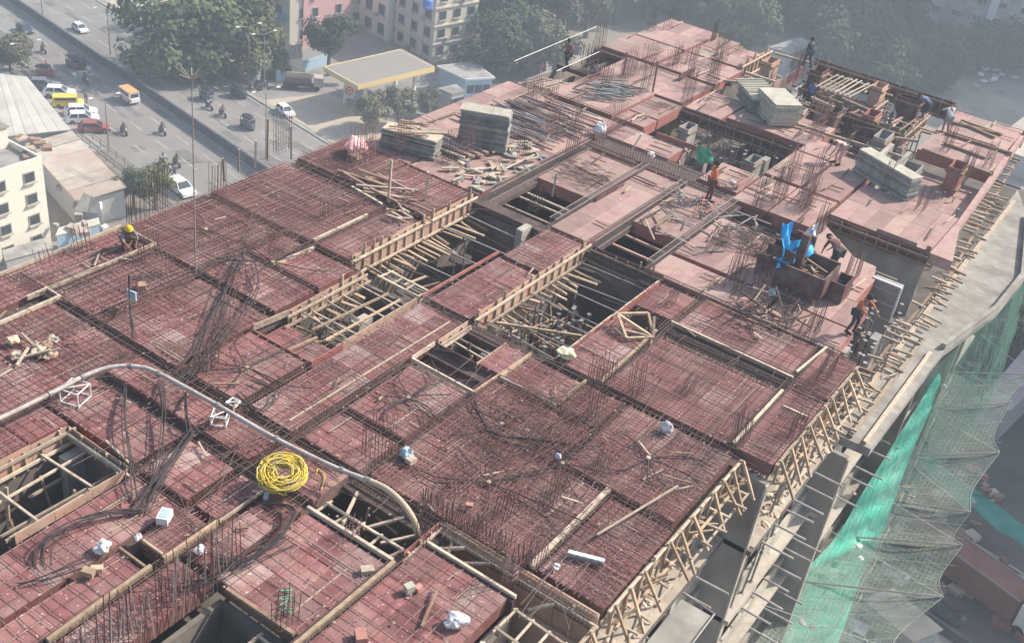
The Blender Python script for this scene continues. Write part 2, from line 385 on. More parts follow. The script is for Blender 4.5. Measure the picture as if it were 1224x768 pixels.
for x0, x1, y0, y1 in [(-30, -7.5, 34.7, 35.3), (-27.2, -26.9, 35, 47), (-30, -22, 46.7, 47.4), (-24, -23.6, 47, 52), (-30, -22, 51.6, 52.1), (-30, -22, 55.6, 56.1), (-26.3, -25.9, 56, 64), (-30, -22.3, 59.4, 59.8), (-26, -22, 57.4, 57.7), (-23.4, -22.4, 35, 47), (-19.9, -19.4, 35, 43), (-17.85, -17.35, 35, 43), (-15.3, -14.8, 35, 43.5), (-15, -7.9, 36.7, 37.1), (-11.6, -11.35, 37, 41.4), (-22.6, -15.2, 42.8, 45.2), (-15.6, -15.3, 43, 53), (-15.5, -11.6, 46.9, 47.3), (-13.8, -13.4, 43.5, 52.5), (-11.8, -11.4, 43.5, 50), (-20, -19.7, 51.5, 55), (-24.65, -24.3, 59.7, 64), (-15.5, -13.5, 51, 51.25)]:
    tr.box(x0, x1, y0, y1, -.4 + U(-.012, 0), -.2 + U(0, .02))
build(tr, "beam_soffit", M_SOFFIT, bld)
# lower floors, slab edges, facade
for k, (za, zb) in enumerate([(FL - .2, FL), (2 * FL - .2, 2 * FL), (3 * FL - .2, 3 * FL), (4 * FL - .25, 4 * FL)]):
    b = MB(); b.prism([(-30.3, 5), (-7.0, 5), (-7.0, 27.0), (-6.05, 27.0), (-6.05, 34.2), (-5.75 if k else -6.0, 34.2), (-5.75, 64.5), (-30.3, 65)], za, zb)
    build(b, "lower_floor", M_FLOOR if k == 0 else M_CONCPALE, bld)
b = MB(); b.prism([(-6.6, 34.8), (-4.9, 34.9), (-4.8, 43.8), (-3.9, 49), (-3.7, 53.2), (-5.2, 60.6), (-6.6, 64)], FL - .3, FL + .06); build(b, "terrace_slab", M_TERR, bld)
b = MB(); b.prism([(-4.82, 43.8), (-3.92, 49), (-3.72, 53.2), (-5.22, 60.6), (-5.4, 60.6), (-3.95, 53.2), (-4.1, 49), (-5.0, 43.8)], FL + .06, FL + .35); build(b, "parapet_kerb", M_TERR, bld)
for x0, x1, y0, y1 in [(-8.7, -7.02, 5, 26.98), (-7.5, -6.07, 27.22, 34.18)]:
    b = MB(); b.box(x0, x1, y0, y1, FL + .004, FL + .03); build(b, "sunlit_floor_edge", M_SANDY, bld)  # pale strip paints the sunlit rim of the darkened floor
for x, y0, y1, w in [(-5.75, 35, 44, .16), (-5.2, 35, 43, .14), (-6.35, 36, 62, .2)]:
    b = MB(); b.box(x - w / 2, x + w / 2, y0, y1, FL + .06, FL + .2); build(b, "ledge_strip", M_WOODPALE, bld)
# fins (cross walls) and facade panels
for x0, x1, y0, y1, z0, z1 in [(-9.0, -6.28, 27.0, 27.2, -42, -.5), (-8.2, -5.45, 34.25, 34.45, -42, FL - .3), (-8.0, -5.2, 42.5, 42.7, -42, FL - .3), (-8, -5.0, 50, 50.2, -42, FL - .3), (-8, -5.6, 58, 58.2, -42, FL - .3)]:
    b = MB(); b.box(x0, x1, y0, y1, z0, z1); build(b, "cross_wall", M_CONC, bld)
    b = MB(); b.box(x1 + .003, x1 + .07, y0 - .02, y1 - .02, z0, z1 - .05); build(b, "lit_edge_strip", M_CONCPALE, bld)  # pale strip paints the lit outer edge of the fin
for k in range(1, 13):
    z1 = FL * k - .2; z0 = FL * (k + 1)
    for y0, y1, x in [(5, 9, -7.4), (10.5, 14, -7.4), (15.5, 19, -7.4), (20.5, 23.2, -7.4), (24.8, 27, -7.4), (27.2, 28.6, -6.5), (30, 31.6, -6.5), (33, 34.2, -6.5), (34.5, 37, -6.2), (38.5, 42.5, -6.2), (44.5, 50, -6.2), (51.5, 58, -6.2), (59.5, 64, -6.2)]:
        b = MB(); b.box(x - .2, x, y0, y1, z0, z1); build(b, "facade_panel", M_CONC if k % 3 == 0 else M_CONCPALE, bld)
    if k > 4:
        b = MB(); b.box(-30.2, -6.0, 5, 64.4, z1, z1 + .2); build(b, "lower_floor", M_CONCPALE, bld)
    for y0, y1, x in [(9, 27, -7.38), (27.2, 34.2, -6.48), (34.5, 64, -6.18)]:   # sill walls
        b = MB(); b.box(x, x + .1, y0, y1, z0, z0 + .75); build(b, "sill_wall", M_CONCPALE, bld)
b = MB(); b.box(-30.2, -30.0, 5, 65, -42, -.5); build(b, "facade_panel", M_CONC, bld)
b = MB(); b.box(-30, -6.5, 64.3, 64.5, -42, FL); build(b, "facade_panel", M_CONC, bld)
# concrete walls and columns in the pits, some walls added to block sun
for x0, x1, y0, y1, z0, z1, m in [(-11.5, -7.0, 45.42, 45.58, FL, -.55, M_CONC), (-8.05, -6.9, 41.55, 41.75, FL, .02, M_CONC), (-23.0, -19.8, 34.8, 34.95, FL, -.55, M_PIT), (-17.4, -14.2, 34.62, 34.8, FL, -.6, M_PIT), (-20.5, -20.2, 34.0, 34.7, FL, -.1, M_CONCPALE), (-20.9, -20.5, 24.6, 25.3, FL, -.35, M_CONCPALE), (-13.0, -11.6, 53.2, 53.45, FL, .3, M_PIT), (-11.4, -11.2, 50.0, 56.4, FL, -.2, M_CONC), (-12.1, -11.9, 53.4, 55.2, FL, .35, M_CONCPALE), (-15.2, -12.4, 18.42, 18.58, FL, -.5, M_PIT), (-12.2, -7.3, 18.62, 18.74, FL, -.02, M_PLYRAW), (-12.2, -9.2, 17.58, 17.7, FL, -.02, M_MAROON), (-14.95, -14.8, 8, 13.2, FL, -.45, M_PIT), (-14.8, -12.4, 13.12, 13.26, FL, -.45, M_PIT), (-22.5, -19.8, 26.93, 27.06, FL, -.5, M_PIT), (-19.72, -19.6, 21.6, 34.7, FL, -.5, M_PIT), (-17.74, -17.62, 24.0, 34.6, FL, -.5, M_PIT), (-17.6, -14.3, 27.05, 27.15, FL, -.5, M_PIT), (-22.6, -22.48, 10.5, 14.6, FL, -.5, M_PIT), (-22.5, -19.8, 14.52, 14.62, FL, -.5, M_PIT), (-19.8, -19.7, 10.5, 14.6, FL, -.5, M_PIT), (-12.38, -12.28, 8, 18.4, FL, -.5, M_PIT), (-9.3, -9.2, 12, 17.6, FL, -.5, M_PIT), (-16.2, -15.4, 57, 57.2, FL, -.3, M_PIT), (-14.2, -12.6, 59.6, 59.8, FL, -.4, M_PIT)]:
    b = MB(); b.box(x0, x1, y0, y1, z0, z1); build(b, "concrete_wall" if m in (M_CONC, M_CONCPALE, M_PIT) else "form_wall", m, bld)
for x, y in [(-22, 11.3), (-22, 14.2), (-20.1, 14.2), (-16.5, 26.5), (-14.5, 33), (-18, 33.5), (-18.9, 48), (-16.5, 50), (-20.8, 49.6), (-17.8, 62), (-14, 62.5), (-19.6, 60), (-12, 57.5), (-6.6, 38), (-7.2, 36.2)]:
    b = MB(); b.box(x - .15, x + .15, y - .3, y + .3, FL, -.5); build(b, "concrete_column", M_CONC, bld)
# dark inside: back walls deep under the deck so that pits are closed rooms
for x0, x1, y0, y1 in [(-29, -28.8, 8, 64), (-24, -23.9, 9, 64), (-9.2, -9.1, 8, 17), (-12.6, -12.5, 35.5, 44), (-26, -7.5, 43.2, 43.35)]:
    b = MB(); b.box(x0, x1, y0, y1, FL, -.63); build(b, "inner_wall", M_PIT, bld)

# ------------------------------------------------------------------ beam cages
def cage(p, q, w=.25, h=.3, z=-.22, step=.115, label="rusty steel beam cage with stirrups lying in a trough of the red deck", m=M_DARKBAR, group="beam cages in the deck troughs", top=None):
    p, q = Vector((*p, z)), Vector((*q, z)); d = q - p; L = d.length; d.normalize(); n = Vector((-d.y, d.x, 0))
    t = thing("beam_cage", label, "rebar cage", tuple((p + q) / 2), group)
    for s in (-1, 1):
        for zz in (0, h):
            plank("main_bar", m, p + n * s * w / 2 + Vector((0, 0, zz)), q + n * s * w / 2 + Vector((0, 0, zz)), .024, .024, t)
    mb = MB(); k = int(L / step)
    for i in range(k):
        c = p + d * (i + .5 + U(-.15, .15)) * step
        a, b_, e, f = c - n * w / 2, c + n * w / 2, c + n * w / 2 + Vector((0, 0, h)), c - n * w / 2 + Vector((0, 0, h))
        for u, v in ((a, b_), (b_, e), (e, f), (f, a)): mb.tri_bar(u, v, .014)
    s_ = build(mb, "stirrup", m, t); s_["kind"] = "stuff"
    return t
for fx, y0, y1 in [(-28.75 + .3, 18.4, 22.5), (-26.32, 18.4, 26.7), (-25.0, 25, 31.2), (-23.98, 13.5, 18), (-19.75, 14.5, 21.5), (-17.65, 14.8, 23.6), (-15.1, 18.6, 25), (-11.2, 22.7, 26.8), (-9.48, 18.8, 22.6), (-12.4, 27.3, 34.6), (-7.7, 27.3, 34.8), (-16.5, 9, 14.5), (-12.25, 12.5, 17)]: cage((fx, y0), (fx, y1))
for fy, x0, x1 in [(18.3, -30.2, -22.6), (18.3, -22.4, -15.5), (22.62, -30.3, -22.8), (24.83, -26.2, -22.7), (26.97, -30.3, -22.8), (26.97, -19.6, -17.7), (31.4, -30.3, -23.6), (31.72, -30.3, -23.6), (20.46, -17.5, -15.2), (25.05, -15, -11.4), (27.05, -17.5, -7.5), (22.82, -11.4, -7.4), (31.6, -12.3, -6.4), (32.2, -12.3, -6.4), (34.85, -15, -6.4), (16.66, -19.4, -15.4), (18.45, -15.3, -7.3), (14.55, -19.5, -17.7)]: cage((x0, fy), (x1, fy))
LB = "pale dusty beam cage standing proud of the pink deck beside the open pits"
for p, q in [((-22.9, 35.3), (-22.9, 43.4)), ((-19.65, 35.3), (-19.65, 43.2)), ((-17.55, 35), (-17.55, 43)), ((-15.05, 35.2), (-15.05, 43.2))]:
    cage(p, q, .28, .42, -.18, .13, LB, M_PALEBAR, "tall beam cages by the open pits")
cage((-24.6, 43.75), (-15.8, 43.75), .3, .62, -.18, .14, "long row of tall closely spaced stirrups crossing behind the man with the green cloth", M_DARKBAR, None)
cage((-23.8, 47.05), (-29.6, 47.05), .2, .3, -.15, .2, LB, M_DARKBAR, "tall beam cages by the open pits")
# ------------------------------------------------------------------ formwork walls with studs and walers along the pits
def form_wall(axis, c, a0, a1, side, label, zt=.12, h=.85, m=M_PLYRAW, needles=True, studw=.07, tall=(.05, .4)):
    nd = (.22, .5) if h > .8 else (.5, .95)
    """axis 'y': the wall runs along y at x=c and its studs stand on side (+1/-1) of it"""
    def P(a, o, z): return (c + o * side, a, z) if axis == 'y' else (a, c + o * side, z)
    t = thing("formwork_wall", label, "formwork", P((a0 + a1) / 2, 0, zt - h))
    n = max(1, round((a1 - a0) / 1.2)); d = (a1 - a0) / n
    for i in range(n):
        q = P(a0 + d * (i + .5), U(-.004, .006), zt - h / 2 + U(-.015, .02))
        piece("form_panel", m, q, (.02, d - .012, h) if axis == 'y' else (d - .012, .02, h), t)
    a = a0 + .15
    while a < a1:
        top = zt + (U(*tall) if R() < .45 else U(-.12, .03))
        plank("stud", M_WOODDARK if m is M_MAROON else M_WOOD, P(a, .05, zt - h - .05), P(a + U(-.03, .03), .05, top), studw, .06, t, (1, 0, 0) if axis == 'x' else (0, 1, 0)); a += U(.42, .6)
    for z in (zt - .16, zt - h + .16):
        plank("waler", M_WOODDARK if m is M_MAROON else M_WOODPALE, P(a0 - U(0, .25), .12, z), P(a1 + U(0, .3), .12, z + U(-.03, .03)), .06, .09, t)
    if needles:
        a = a0 + .4
        while a < a1:
            plank("needle", M_WOOD, P(a, -.05, zt - h - .12), P(a + U(-.1, .1), U(.4, 1.5), zt - h - .12 + U(-.2, .1)), U(.06, .14), .06, t); a += U(*nd)
    return t
form_wall('y', -23.2, 27.2, 34.7, 1, "pinkish plywood formwork wall with studs along the wide grey-walled pit", zt=.2, h=.95)
form_wall('y', -17.62, 27.3, 34.7, 1, "long pale board formwork wall between the central red strip and the deep prop-filled pit", zt=.22, h=.85)
form_wall('y', -22.3, 23.0, 26.85, 1, "short formwork wall with tall uneven studs beside the small pit with a white column", zt=.15, h=.7, tall=(.15, .6))
form_wall('y', -19.85, 23.05, 26.9, -1, "clean low formwork wall on the strip side of the small pit with a white column", zt=.05, h=.6, needles=False, tall=(-.1, .0))
form_wall('y', -17.66, 25.3, 26.95, 1, "small yellowish form wall closing the little square pit beside the central strip", zt=.1, h=.5, needles=False, tall=(-.1, 0))
form_wall('x', 14.5, -22.45, -19.8, -1, "timber form wall on the far side of the square pit at the lower left corner", zt=.08, h=.45, needles=False, tall=(-.1, .1))
form_wall('y', -22.45, 11.0, 14.45, 1, "pale board form wall with dark ties in the square pit at the lower left corner", zt=.1, h=.7, needles=False, tall=(-.2, 0))
form_wall('y', -19.86, 11.0, 14.45, -1, "low kerb form on the near side of the square pit at the lower left corner", zt=.06, h=.3, needles=False, tall=(-.1, .0))
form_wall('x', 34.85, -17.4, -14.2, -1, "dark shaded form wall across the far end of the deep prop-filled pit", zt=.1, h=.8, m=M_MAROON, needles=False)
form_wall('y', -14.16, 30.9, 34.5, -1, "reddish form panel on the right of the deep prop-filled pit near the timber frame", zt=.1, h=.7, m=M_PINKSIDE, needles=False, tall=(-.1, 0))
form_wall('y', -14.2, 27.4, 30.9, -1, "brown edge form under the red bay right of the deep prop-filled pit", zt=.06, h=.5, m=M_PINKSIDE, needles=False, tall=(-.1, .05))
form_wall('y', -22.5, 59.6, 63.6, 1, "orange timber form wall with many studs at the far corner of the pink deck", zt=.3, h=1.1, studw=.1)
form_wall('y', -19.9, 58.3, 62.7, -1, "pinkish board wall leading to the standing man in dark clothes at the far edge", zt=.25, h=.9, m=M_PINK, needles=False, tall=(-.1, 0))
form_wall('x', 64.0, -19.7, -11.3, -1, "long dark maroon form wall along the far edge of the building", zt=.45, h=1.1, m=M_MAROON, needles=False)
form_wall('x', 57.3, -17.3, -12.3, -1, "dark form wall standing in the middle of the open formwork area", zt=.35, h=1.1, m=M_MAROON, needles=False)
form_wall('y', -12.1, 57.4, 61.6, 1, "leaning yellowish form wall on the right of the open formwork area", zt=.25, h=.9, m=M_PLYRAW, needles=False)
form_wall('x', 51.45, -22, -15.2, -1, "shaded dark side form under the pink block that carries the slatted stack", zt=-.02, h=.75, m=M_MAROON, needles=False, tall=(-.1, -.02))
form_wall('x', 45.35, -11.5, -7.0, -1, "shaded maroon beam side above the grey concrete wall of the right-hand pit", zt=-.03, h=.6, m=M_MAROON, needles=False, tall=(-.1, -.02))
form_wall('x', 18.52, -12.25, -7.3, -1, "long brown plywood side of the deep trough in front of the wide mesh bays", zt=.05, h=1.3, m=M_PLYRAW, needles=False, tall=(-.3, -.1))
form_wall('y', -12.28, 17.02, 18.5, 1, "short red plywood panel standing across the end of the trough by the pump pipe", zt=.1, h=.7, m=M_PINKSIDE, needles=False, tall=(-.1, 0))
form_wall('x', 43.3, -22.6, -17.5, -1, "reddish beam side in front of the long row of tall stirrups", zt=-.05, h=.5, m=M_PINKSIDE, needles=False, tall=(-.1, -.04))

# ------------------------------------------------------------------ timber boards lying along bay edges (each a thing of its own)
def board(p, q, label, w=.09, h=.12, m=M_WOODPALE, z=.06, group=None, name="timber_board"):
    o = plank(name, m, (*p, z), (*q, z + U(-.01, .01)), w, h)
    return tag(o, label, "board", group)
board((-30.52, 16.0), (-30.5, 22.8), "long pale board along the outer left edge, ending near the yellow helmet", .1, .16)
board((-28.75, 17.65), (-28.7, 22.85), "long pale board parallel to the left edge, inside it", .1, .16)
board((-30.4, 22.85), (-28.75, 22.85), "short board joining the two long left-hand boards beside the yellow helmet", .08, .14)
board((-28.05, 15.9), (-28.08, 18.45), "pale board at the left border of the picture ending in a corner", .1, .16)
board((-28.85, 18.42), (-28.1, 18.42), "short stub of board closing the corner at the left border", .08, .14)
board((-25.1, 27.2), (-25.08, 30.2), "pale board on the beam above the dark conduit fan, upper of two in a row", .1, .12)
board((-24.85, 24.85), (-24.72, 26.8), "pale board on the beam above the dark conduit fan, lower of two in a row", .1, .12)
board((-22.45, 21.55), (-22.3, 23.0), "white board on the left of the sunken red bay", .06, .22)
board((-21.1, 21.7), (-20.95, 23.0), "orange-brown timber lying across the sunken red bay", .09, .09, M_WOOD, -.3)
board((-22.35, 21.5), (-19.85, 21.5), "maroon edge board on the near side of the sunken red bay", .05, .3, M_PINKSIDE, -.1)
board((-19.8, 21.5), (-19.82, 23.0), "maroon edge board on the right of the sunken red bay", .05, .3, M_PINKSIDE, -.1)
board((-17.62, 23.86), (-15.1, 23.82), "grey edge board in front of the sunken bay beside the small square pit", .06, .14)
board((-15.1, 23.85), (-15.02, 26.5), "pinkish board on the right of the sunken bay beside the small square pit", .08, .3, M_PLYRAW, -.05)
board((-17.64, 23.9), (-17.66, 25.1), "short white board left of the sunken bay beside the small square pit", .06, .16)
board((-17.6, 25.18), (-16.05, 25.18), "dark red divider between the small square pit and the sunken bay", .04, .4, M_MAROON, -.15)
board((-15.98, 25.2), (-15.98, 26.9), "orange plywood side on the right of the small square pit", .04, .5, M_PLYRAW, -.2)
board((-14.95, 25.1), (-14.97, 26.9), "pale board left of the little red bay between the two pits", .08, .14, M_WOOD)
board((-12.82, 25.1), (-12.8, 26.9), "pale board right of the little red bay between the two pits", .08, .14, M_WOOD)
board((-14.95, 25.08), (-12.8, 25.08), "brown board in front of the little red bay between the two pits", .07, .12)
board((-12.42, 27.2), (-12.58, 31.3), "long bright batten leading up to the triangular timber frame", .1, .1, M_WOOD)
board((-9.5, 18.85), (-9.52, 22.85), "long bright board on the left of the bay with the grey channel", .14, .14, M_WOODPALE)
board((-7.7, 27.4), (-7.68, 31.2), "pale dusty board along the right-hand beam, pointing at the crouching frame", .1, .1)
board((-12.45, 32.2), (-7.7, 32.15), "long grey board on the wide beam below the maroon container", .09, .14)
board((-15.25, 16.58), (-12.3, 16.6), "long pale board in front of the ladder-like frames beside the curved pipe", .09, .14)
board((-12.26, 13.0), (-12.25, 16.6), "long yellowish board between the two lower red bays", .1, .14, M_WOOD)
board((-12.1, 17.72), (-9.2, 17.72), "pale dusty board on top of the near side of the deep trough", .08, .1)
board((-16.5, 9.5), (-16.6, 12.5), "pale board along the row of tall wall bars, nearer piece", .1, .16, M_WOOD)
board((-16.55, 12.85), (-16.56, 14.6), "yellow board beside the dark mat under the white carton", .08, .2, M_WOOD)
board((-17.65, 12.4), (-16.7, 12.4), "brown board on the near side of the narrow dark slot", .06, .1, M_WOODDARK)
board((-17.65, 12.95), (-16.7, 12.95), "brown board on the far side of the narrow dark slot", .06, .1, M_WOOD)
board((-16.55, 14.68), (-16.58, 16.3), "thin white board on the edge of the small bright red bay", .05, .1)
board((-19.8, 27.1), (-19.75, 31.7), "maroon board on the left edge of the central strip above the grey pit", .06, .12, M_PINKSIDE)
board((-12.5, 13.25), (-14.7, 13.2), "rusty timber along the top of the pit at the lower edge", .1, .1, M_WOODDARK)
board((-7.3, 30.4), (-6.4, 30.4), "short white batten across the narrow bay at the right edge", .07, .07)
board((-7.75, 32.6), (-7.55, 34.9), "grey board along the narrow bay under the maroon container", .08, .08)
board((-18.2, 18.9), (-18.1, 26.5), "thin long batten lying lengthwise on the central strip", .05, .05)
board((-21.2, 14.8), (-19.9, 14.6), "loose pale batten by the far corner of the square pit", .05, .05)
# long pipe/batten crossing the right-hand bay
o = plank("timber_batten", M_WOODPALE, (*at(712, 648)[:2], .3), (*at(806, 596)[:2], .5), .05, .05); tag(o, "long thin pale batten lying diagonally over the bay with the grey channel", "batten")

# ------------------------------------------------------------------ battens and pipes spanning the pits
def spans(x0, x1, y0, y1, n, z, axis, m, label, group, w=.06, name="spanning_batten"):
    for i in range(n):
        t = (i + .5) / n + U(-.25, .25) / n
        if axis == 'x': p, q = (x0 - .15, y0 + (y1 - y0) * t, z + U(-.08, .08)), (x1 + .15, y0 + (y1 - y0) * t + U(-.2, .2), z + U(-.08, .08))
        else: p, q = (x0 + (x1 - x0) * t, y0 - .15, z + U(-.08, .08)), (x0 + (x1 - x0) * t + U(-.2, .2), y1 + .15, z + U(-.08, .08))
        tag(plank(name, m, p, q, w, w), label, "batten", group)
spans(-22.4, -19.9, 11.2, 14.4, 2, -.4, 'x', M_WOODPALE, "pale batten spanning the square pit at the lower left, crosswise", "crosswise battens over the lower left pit", .065)
spans(-22.2, -20.1, 11.2, 14.4, 2, -.5, 'y', M_WOODPALE, "pale batten spanning the square pit at the lower left, lengthwise", "lengthwise battens over the lower left pit", .06)
spans(-23.1, -19.8, 27.5, 34.6, 5, -.55, 'x', M_STEEL, "thin grey pipe spanning the wide grey-walled pit", "pipes over the grey-walled pit", .05, "spanning_pipe")
spans(-17.5, -14.2, 27.5, 34.4, 7, -.45, 'x', M_STEEL, "thin grey pipe spanning the deep prop-filled pit", "pipes over the prop-filled pit", .04, "spanning_pipe")
spans(-22.2, -19.9, 23.2, 26.6, 5, -.3, 'x', M_WOODPALE, "batten crossing the small pit with a white column", "battens over the small pit", .045)
spans(-21.9, -20.0, 23.2, 26.6, 2, -.2, 'y', M_WOOD, "timber laid lengthwise over the small pit with a white column", "lengthwise timbers over the small pit", .07)
spans(-17.5, -16.1, 25.3, 26.8, 3, -.4, 'x', M_WOODPALE, "short pale batten inside the little square pit", "battens in the little square pit", .06)
tag(plank("yellow_pipe", M_WOOD, (-17.3, 28.3, -.45), (-14.6, 29.9, -.5), .09, .09), "single yellow pole lying across the deep prop-filled pit", "pole")
spans(-22.6, -19.9, 35.4, 38.5, 3, -.5, 'x', M_WOODPALE, "pale timber inside the dark pit behind the central strip", "timbers in the dark pit", .08)
spans(-17.3, -15.1, 35.2, 38, 3, -.5, 'x', M_PLYRAW, "orange-brown timber inside the dark pit right of the pink strip", "timbers in the right dark pit", .1)
def ladder(p, q, off, n, label, z=-.12, name="batten_lattice"):
    p, q, off = Vector((*p, z)), Vector((*q, z)), Vector((*off, 0))
    t = thing(name, label, "frame", tuple((p + q) / 2))
    plank("rail", M_WOODPALE, p, q, .07, .07, t); plank("rail", M_WOODPALE, p + off, q + off, .07, .07, t)
    for i in range(n):
        a = p + (q - p) * ((i + .15) / (n - .7)); plank("rung", M_WOODPALE, a - off * .1, a + off * 1.15 + Vector((U(-.1, .1), U(-.1, .1), 0)), .06, .05, t)
ladder((-15.2, 16.75), (-12.5, 16.78), (.05, .45), 5, "ladder-like batten frame over the opening beside the curved pipe")
ladder((-9.1, 17.5), (-7.4, 17.4), (0, -.8), 4, "ladder-like batten frame over the opening at the lower right corner of the deck")
ladder((-9.1, 16.1), (-7.4, 16.0), (0, -.8), 4, "second ladder-like frame cut by the lower edge of the picture")
ladder((-21.9, 27.15), (-19.9, 27.1), (0, .55), 4, "small batten frame bridging the gap between the two pits left of the strip", -.05)
ladder((-29.6, 47.6), (-28.0, 48.2), (.3, 1.5), 6, "broken batten grid beside the standing man at the far left edge", -.2)
ladder((-12.4, 13.0), (-12.4, 8.5), (-.9, 0), 6, "batten grid over the pit at the lower edge", -.3)
ladder((-17.9, 59.6), (-15.9, 59.7), (.15, 2.6), 8, "slatted timber platform over the open formwork area at the far edge", .45)
for a, b_ in [((-14.4, 17.0), (-14.9, 18.2)), ((-13.9, 17.3), (-13.3, 18.3)), ((-13.2, 17.2), (-12.6, 18.0))]:
    tag(plank("timber_batten", M_WOODPALE, (*a, -.35), (*b_, -.25), .08, .08), "loose pale batten poking out of the opening beside the curved pipe", "batten", "loose battens in the opening by the curved pipe")
for a, b_ in [((-12.0, 18.0), (-11.3, 18.35)), ((-11.5, 17.85), (-11.75, 18.5)), ((-11.2, 18.0), (-10.4, 18.4)), ((-8.9, 17.9), (-8.4, 18.3))]:
    tag(plank("timber_strut", M_WOODPALE, (*a, -.35), (*b_, -.1), .08, .08), "short timber strut wedged in the deep trough", "strut", "struts in the deep trough")
# triangular timber frame by the deep pit
t = thing("batten_lattice", "bright triangular frame of nailed battens standing beside the deep pit", "frame", (-13.3, 32, 0))
PT = [at(735, 392, .2), at(782, 378, .6), at(781, 403, .1), at(749, 404, .15), at(738, 375, .5), at(775, 374, .5)]
for i, j in [(0, 2), (0, 3), (1, 2), (3, 2), (4, 5), (5, 2), (4, 3), (4, 2)]: plank("batten", M_WOOD, PT[i], PT[j], .085, .085, t)

# ------------------------------------------------------------------ raking edge formwork along the sunny side
def edge_form(x, y0, y1, label, zt=.06, step=.72, out=.78, drop=1.0):
    t = thing("edge_formwork", label, "edge formwork", (x, (y0 + y1) / 2, -.5))
    n = max(1, round((y1 - y0) / 2.4)); d = (y1 - y0) / n
    for i in range(n):
        for r in range(3):
            plank("side_board", M_PLYRAW if r == 1 else M_WOOD, (x + .02 + U(0, .015), y0 + d * i + .01, zt - .1 - r * .18), (x + .02 + U(0, .015), y0 + d * (i + 1) - .01, zt - .1 - r * .18), .03, .165, t)
    plank("top_rail", M_WOODPALE, (x + .08, y0, zt - .03), (x + .08, y1, zt - .03), .06, .05, t)
    plank("ledger", M_WOOD, (x + .3, y0, zt - .62), (x + .3, y1, zt - .62), .07, .07, t)
    plank("ledger", M_WOODPALE, (x + .62, y0 - .1, zt - .85), (x + .62, y1, zt - .85), .06, .06, t)
    y = y0 + .2
    while y < y1:
        plank("post", M_WOOD, (x + .09, y, zt - U(.8, 1.1)), (x + .09, y + U(-.04, .04), zt + U(-.05, .16)), .075, .06, t, (0, 1, 0))
        if R() < .93: plank("raking_brace", M_WOOD, (x + .12, y + .06, zt + U(-.02, .08)), (x + out + U(-.08, .1), y + U(-.12, .22), zt - drop + U(-.12, .1)), .08, .075, t, (0, 1, 0))
        if R() < .75: plank("needle", M_WOODPALE, (x - .1, y + .12, zt - .62 + U(-.03, .03)), (x + U(.5, .95), y + .12 + U(-.15, .15), zt - .64 + U(-.03, .03)), .06, .06, t)
        if R() < .5: plank("cross_batten", M_WOOD, (x + .14, y, zt - U(.5, .9)), (x + U(.3, .6), y + U(.3, .7), zt - U(.2, .8)), .05, .05, t)
        y += U(step * .82, step * 1.15)
edge_form(-7.22, 13.5, 18.3, "raking timber edge form low on the sunny side, cut by the lower border")
edge_form(-7.22, 18.9, 26.9, "long raking timber edge form beside the bay with the grey channel")
edge_form(-6.3, 27.4, 34.6, "raking timber edge form farther up beside the narrow outer bay")
PR = MB(); PR.tube([(0, 0, 0), (0, 0, 1.5)], .04, 7); PR.tube([(0, 0, 1.4), (0, 0, 2.62)], .03, 7); PR.lathe([(.055, 1.38), (.06, 1.42), (.055, 1.5)], (0, 0, 0), 8); PR.box(-.08, .08, -.08, .08, 0, .012); PR.box(-.07, .07, -.07, .07, 2.62, 2.66)
PRM = PR.mesh("steel_prop", M_STEEL)
# rubble and sand lumps on the lower floor under that edge
SK = []
for k in range(4):
    bm = bmesh.new(); bmesh.ops.create_icosphere(bm, subdivisions=2, radius=1)
    for v in bm.verts:
        n_ = noise.noise(v.co * 1.6 + Vector((k * 7, 0, 0))); v.co *= 1 + .55 * n_ + U(-.08, .08); v.co.z *= .45
    me = bpy.data.meshes.new("rubble_lump"); bm.to_mesh(me); bm.free(); me.materials.append(M_WOODPALE); SK.append(me)
for i in range(150):
    y = U(15, 33.8); x = (U(-8.6, -7.05) if y < 26.8 else U(-7.4, -6.1)); s_ = U(.05, .15)
    o = link("rubble_lump", SK[i % 4], None, (x, y, FL + s_ * .3)); o.rotation_euler[2] = U(0, 6); o.scale = (s_ * U(.8, 1.5), s_, s_ * U(.8, 1.4))
    tag(o, "pale sandy lump of rubble on the lower floor under the raking edge braces", "rubble", "rubble on the ledge below the deck edge")
y = 35.2
while y < 62:
    xe = -6.0 if y < 45 else -5.95 - (y - 45) * .065
    for z, dx in ((-.62, .22), (FL + .3, .45)):
        if R() < .6: tag(plank("batten_end", random.choice([M_WOODPALE, M_WOODPALE, M_WOODDARK]), (xe - .45, y + U(-.06, .06), z + U(-.05, .05)), (xe + dx * U(.5, 1.1), y + U(-.12, .12), z + U(-.06, .06)), .08, .09), "short joist end in the regular row between the pink balcony and the terrace", "batten", "joist ends along the terrace edge")
    y += U(.42, .62)
tag(plank("edge_ledger", M_WOODDARK, (-6.05, 35, -.75), (-6.05, 45.3, -.75), .1, .1), "dark timber ledger running under the joist ends along the terrace, nearer half", "timber")
tag(plank("edge_ledger", M_WOODDARK, (-5.9, 45.5, -.75), (-7.0, 62, -.75), .1, .1), "dark timber ledger running under the joist ends along the terrace, farther half", "timber")
for k_, x0, x1, y0, y1, n in [(1, -6.8, -6.15, 27.6, 33.9, 14), (2, -6.7, -6.15, 27.6, 33.9, 12), (1, -7.9, -7.2, 15, 26.7, 14)]:
    for i in range(n):
        o = link("steel_prop", PRM, None, (U(x0, x1), y0 + (y1 - y0) * (i + U(.1, .9)) / n, FL * k_)); o.rotation_euler = (U(-.05, .05), U(-.05, .05), U(0, 6)); tag(o, "steel prop in the row shoring the sunny side's overhanging edge", "prop", "props shoring the sunny edge")
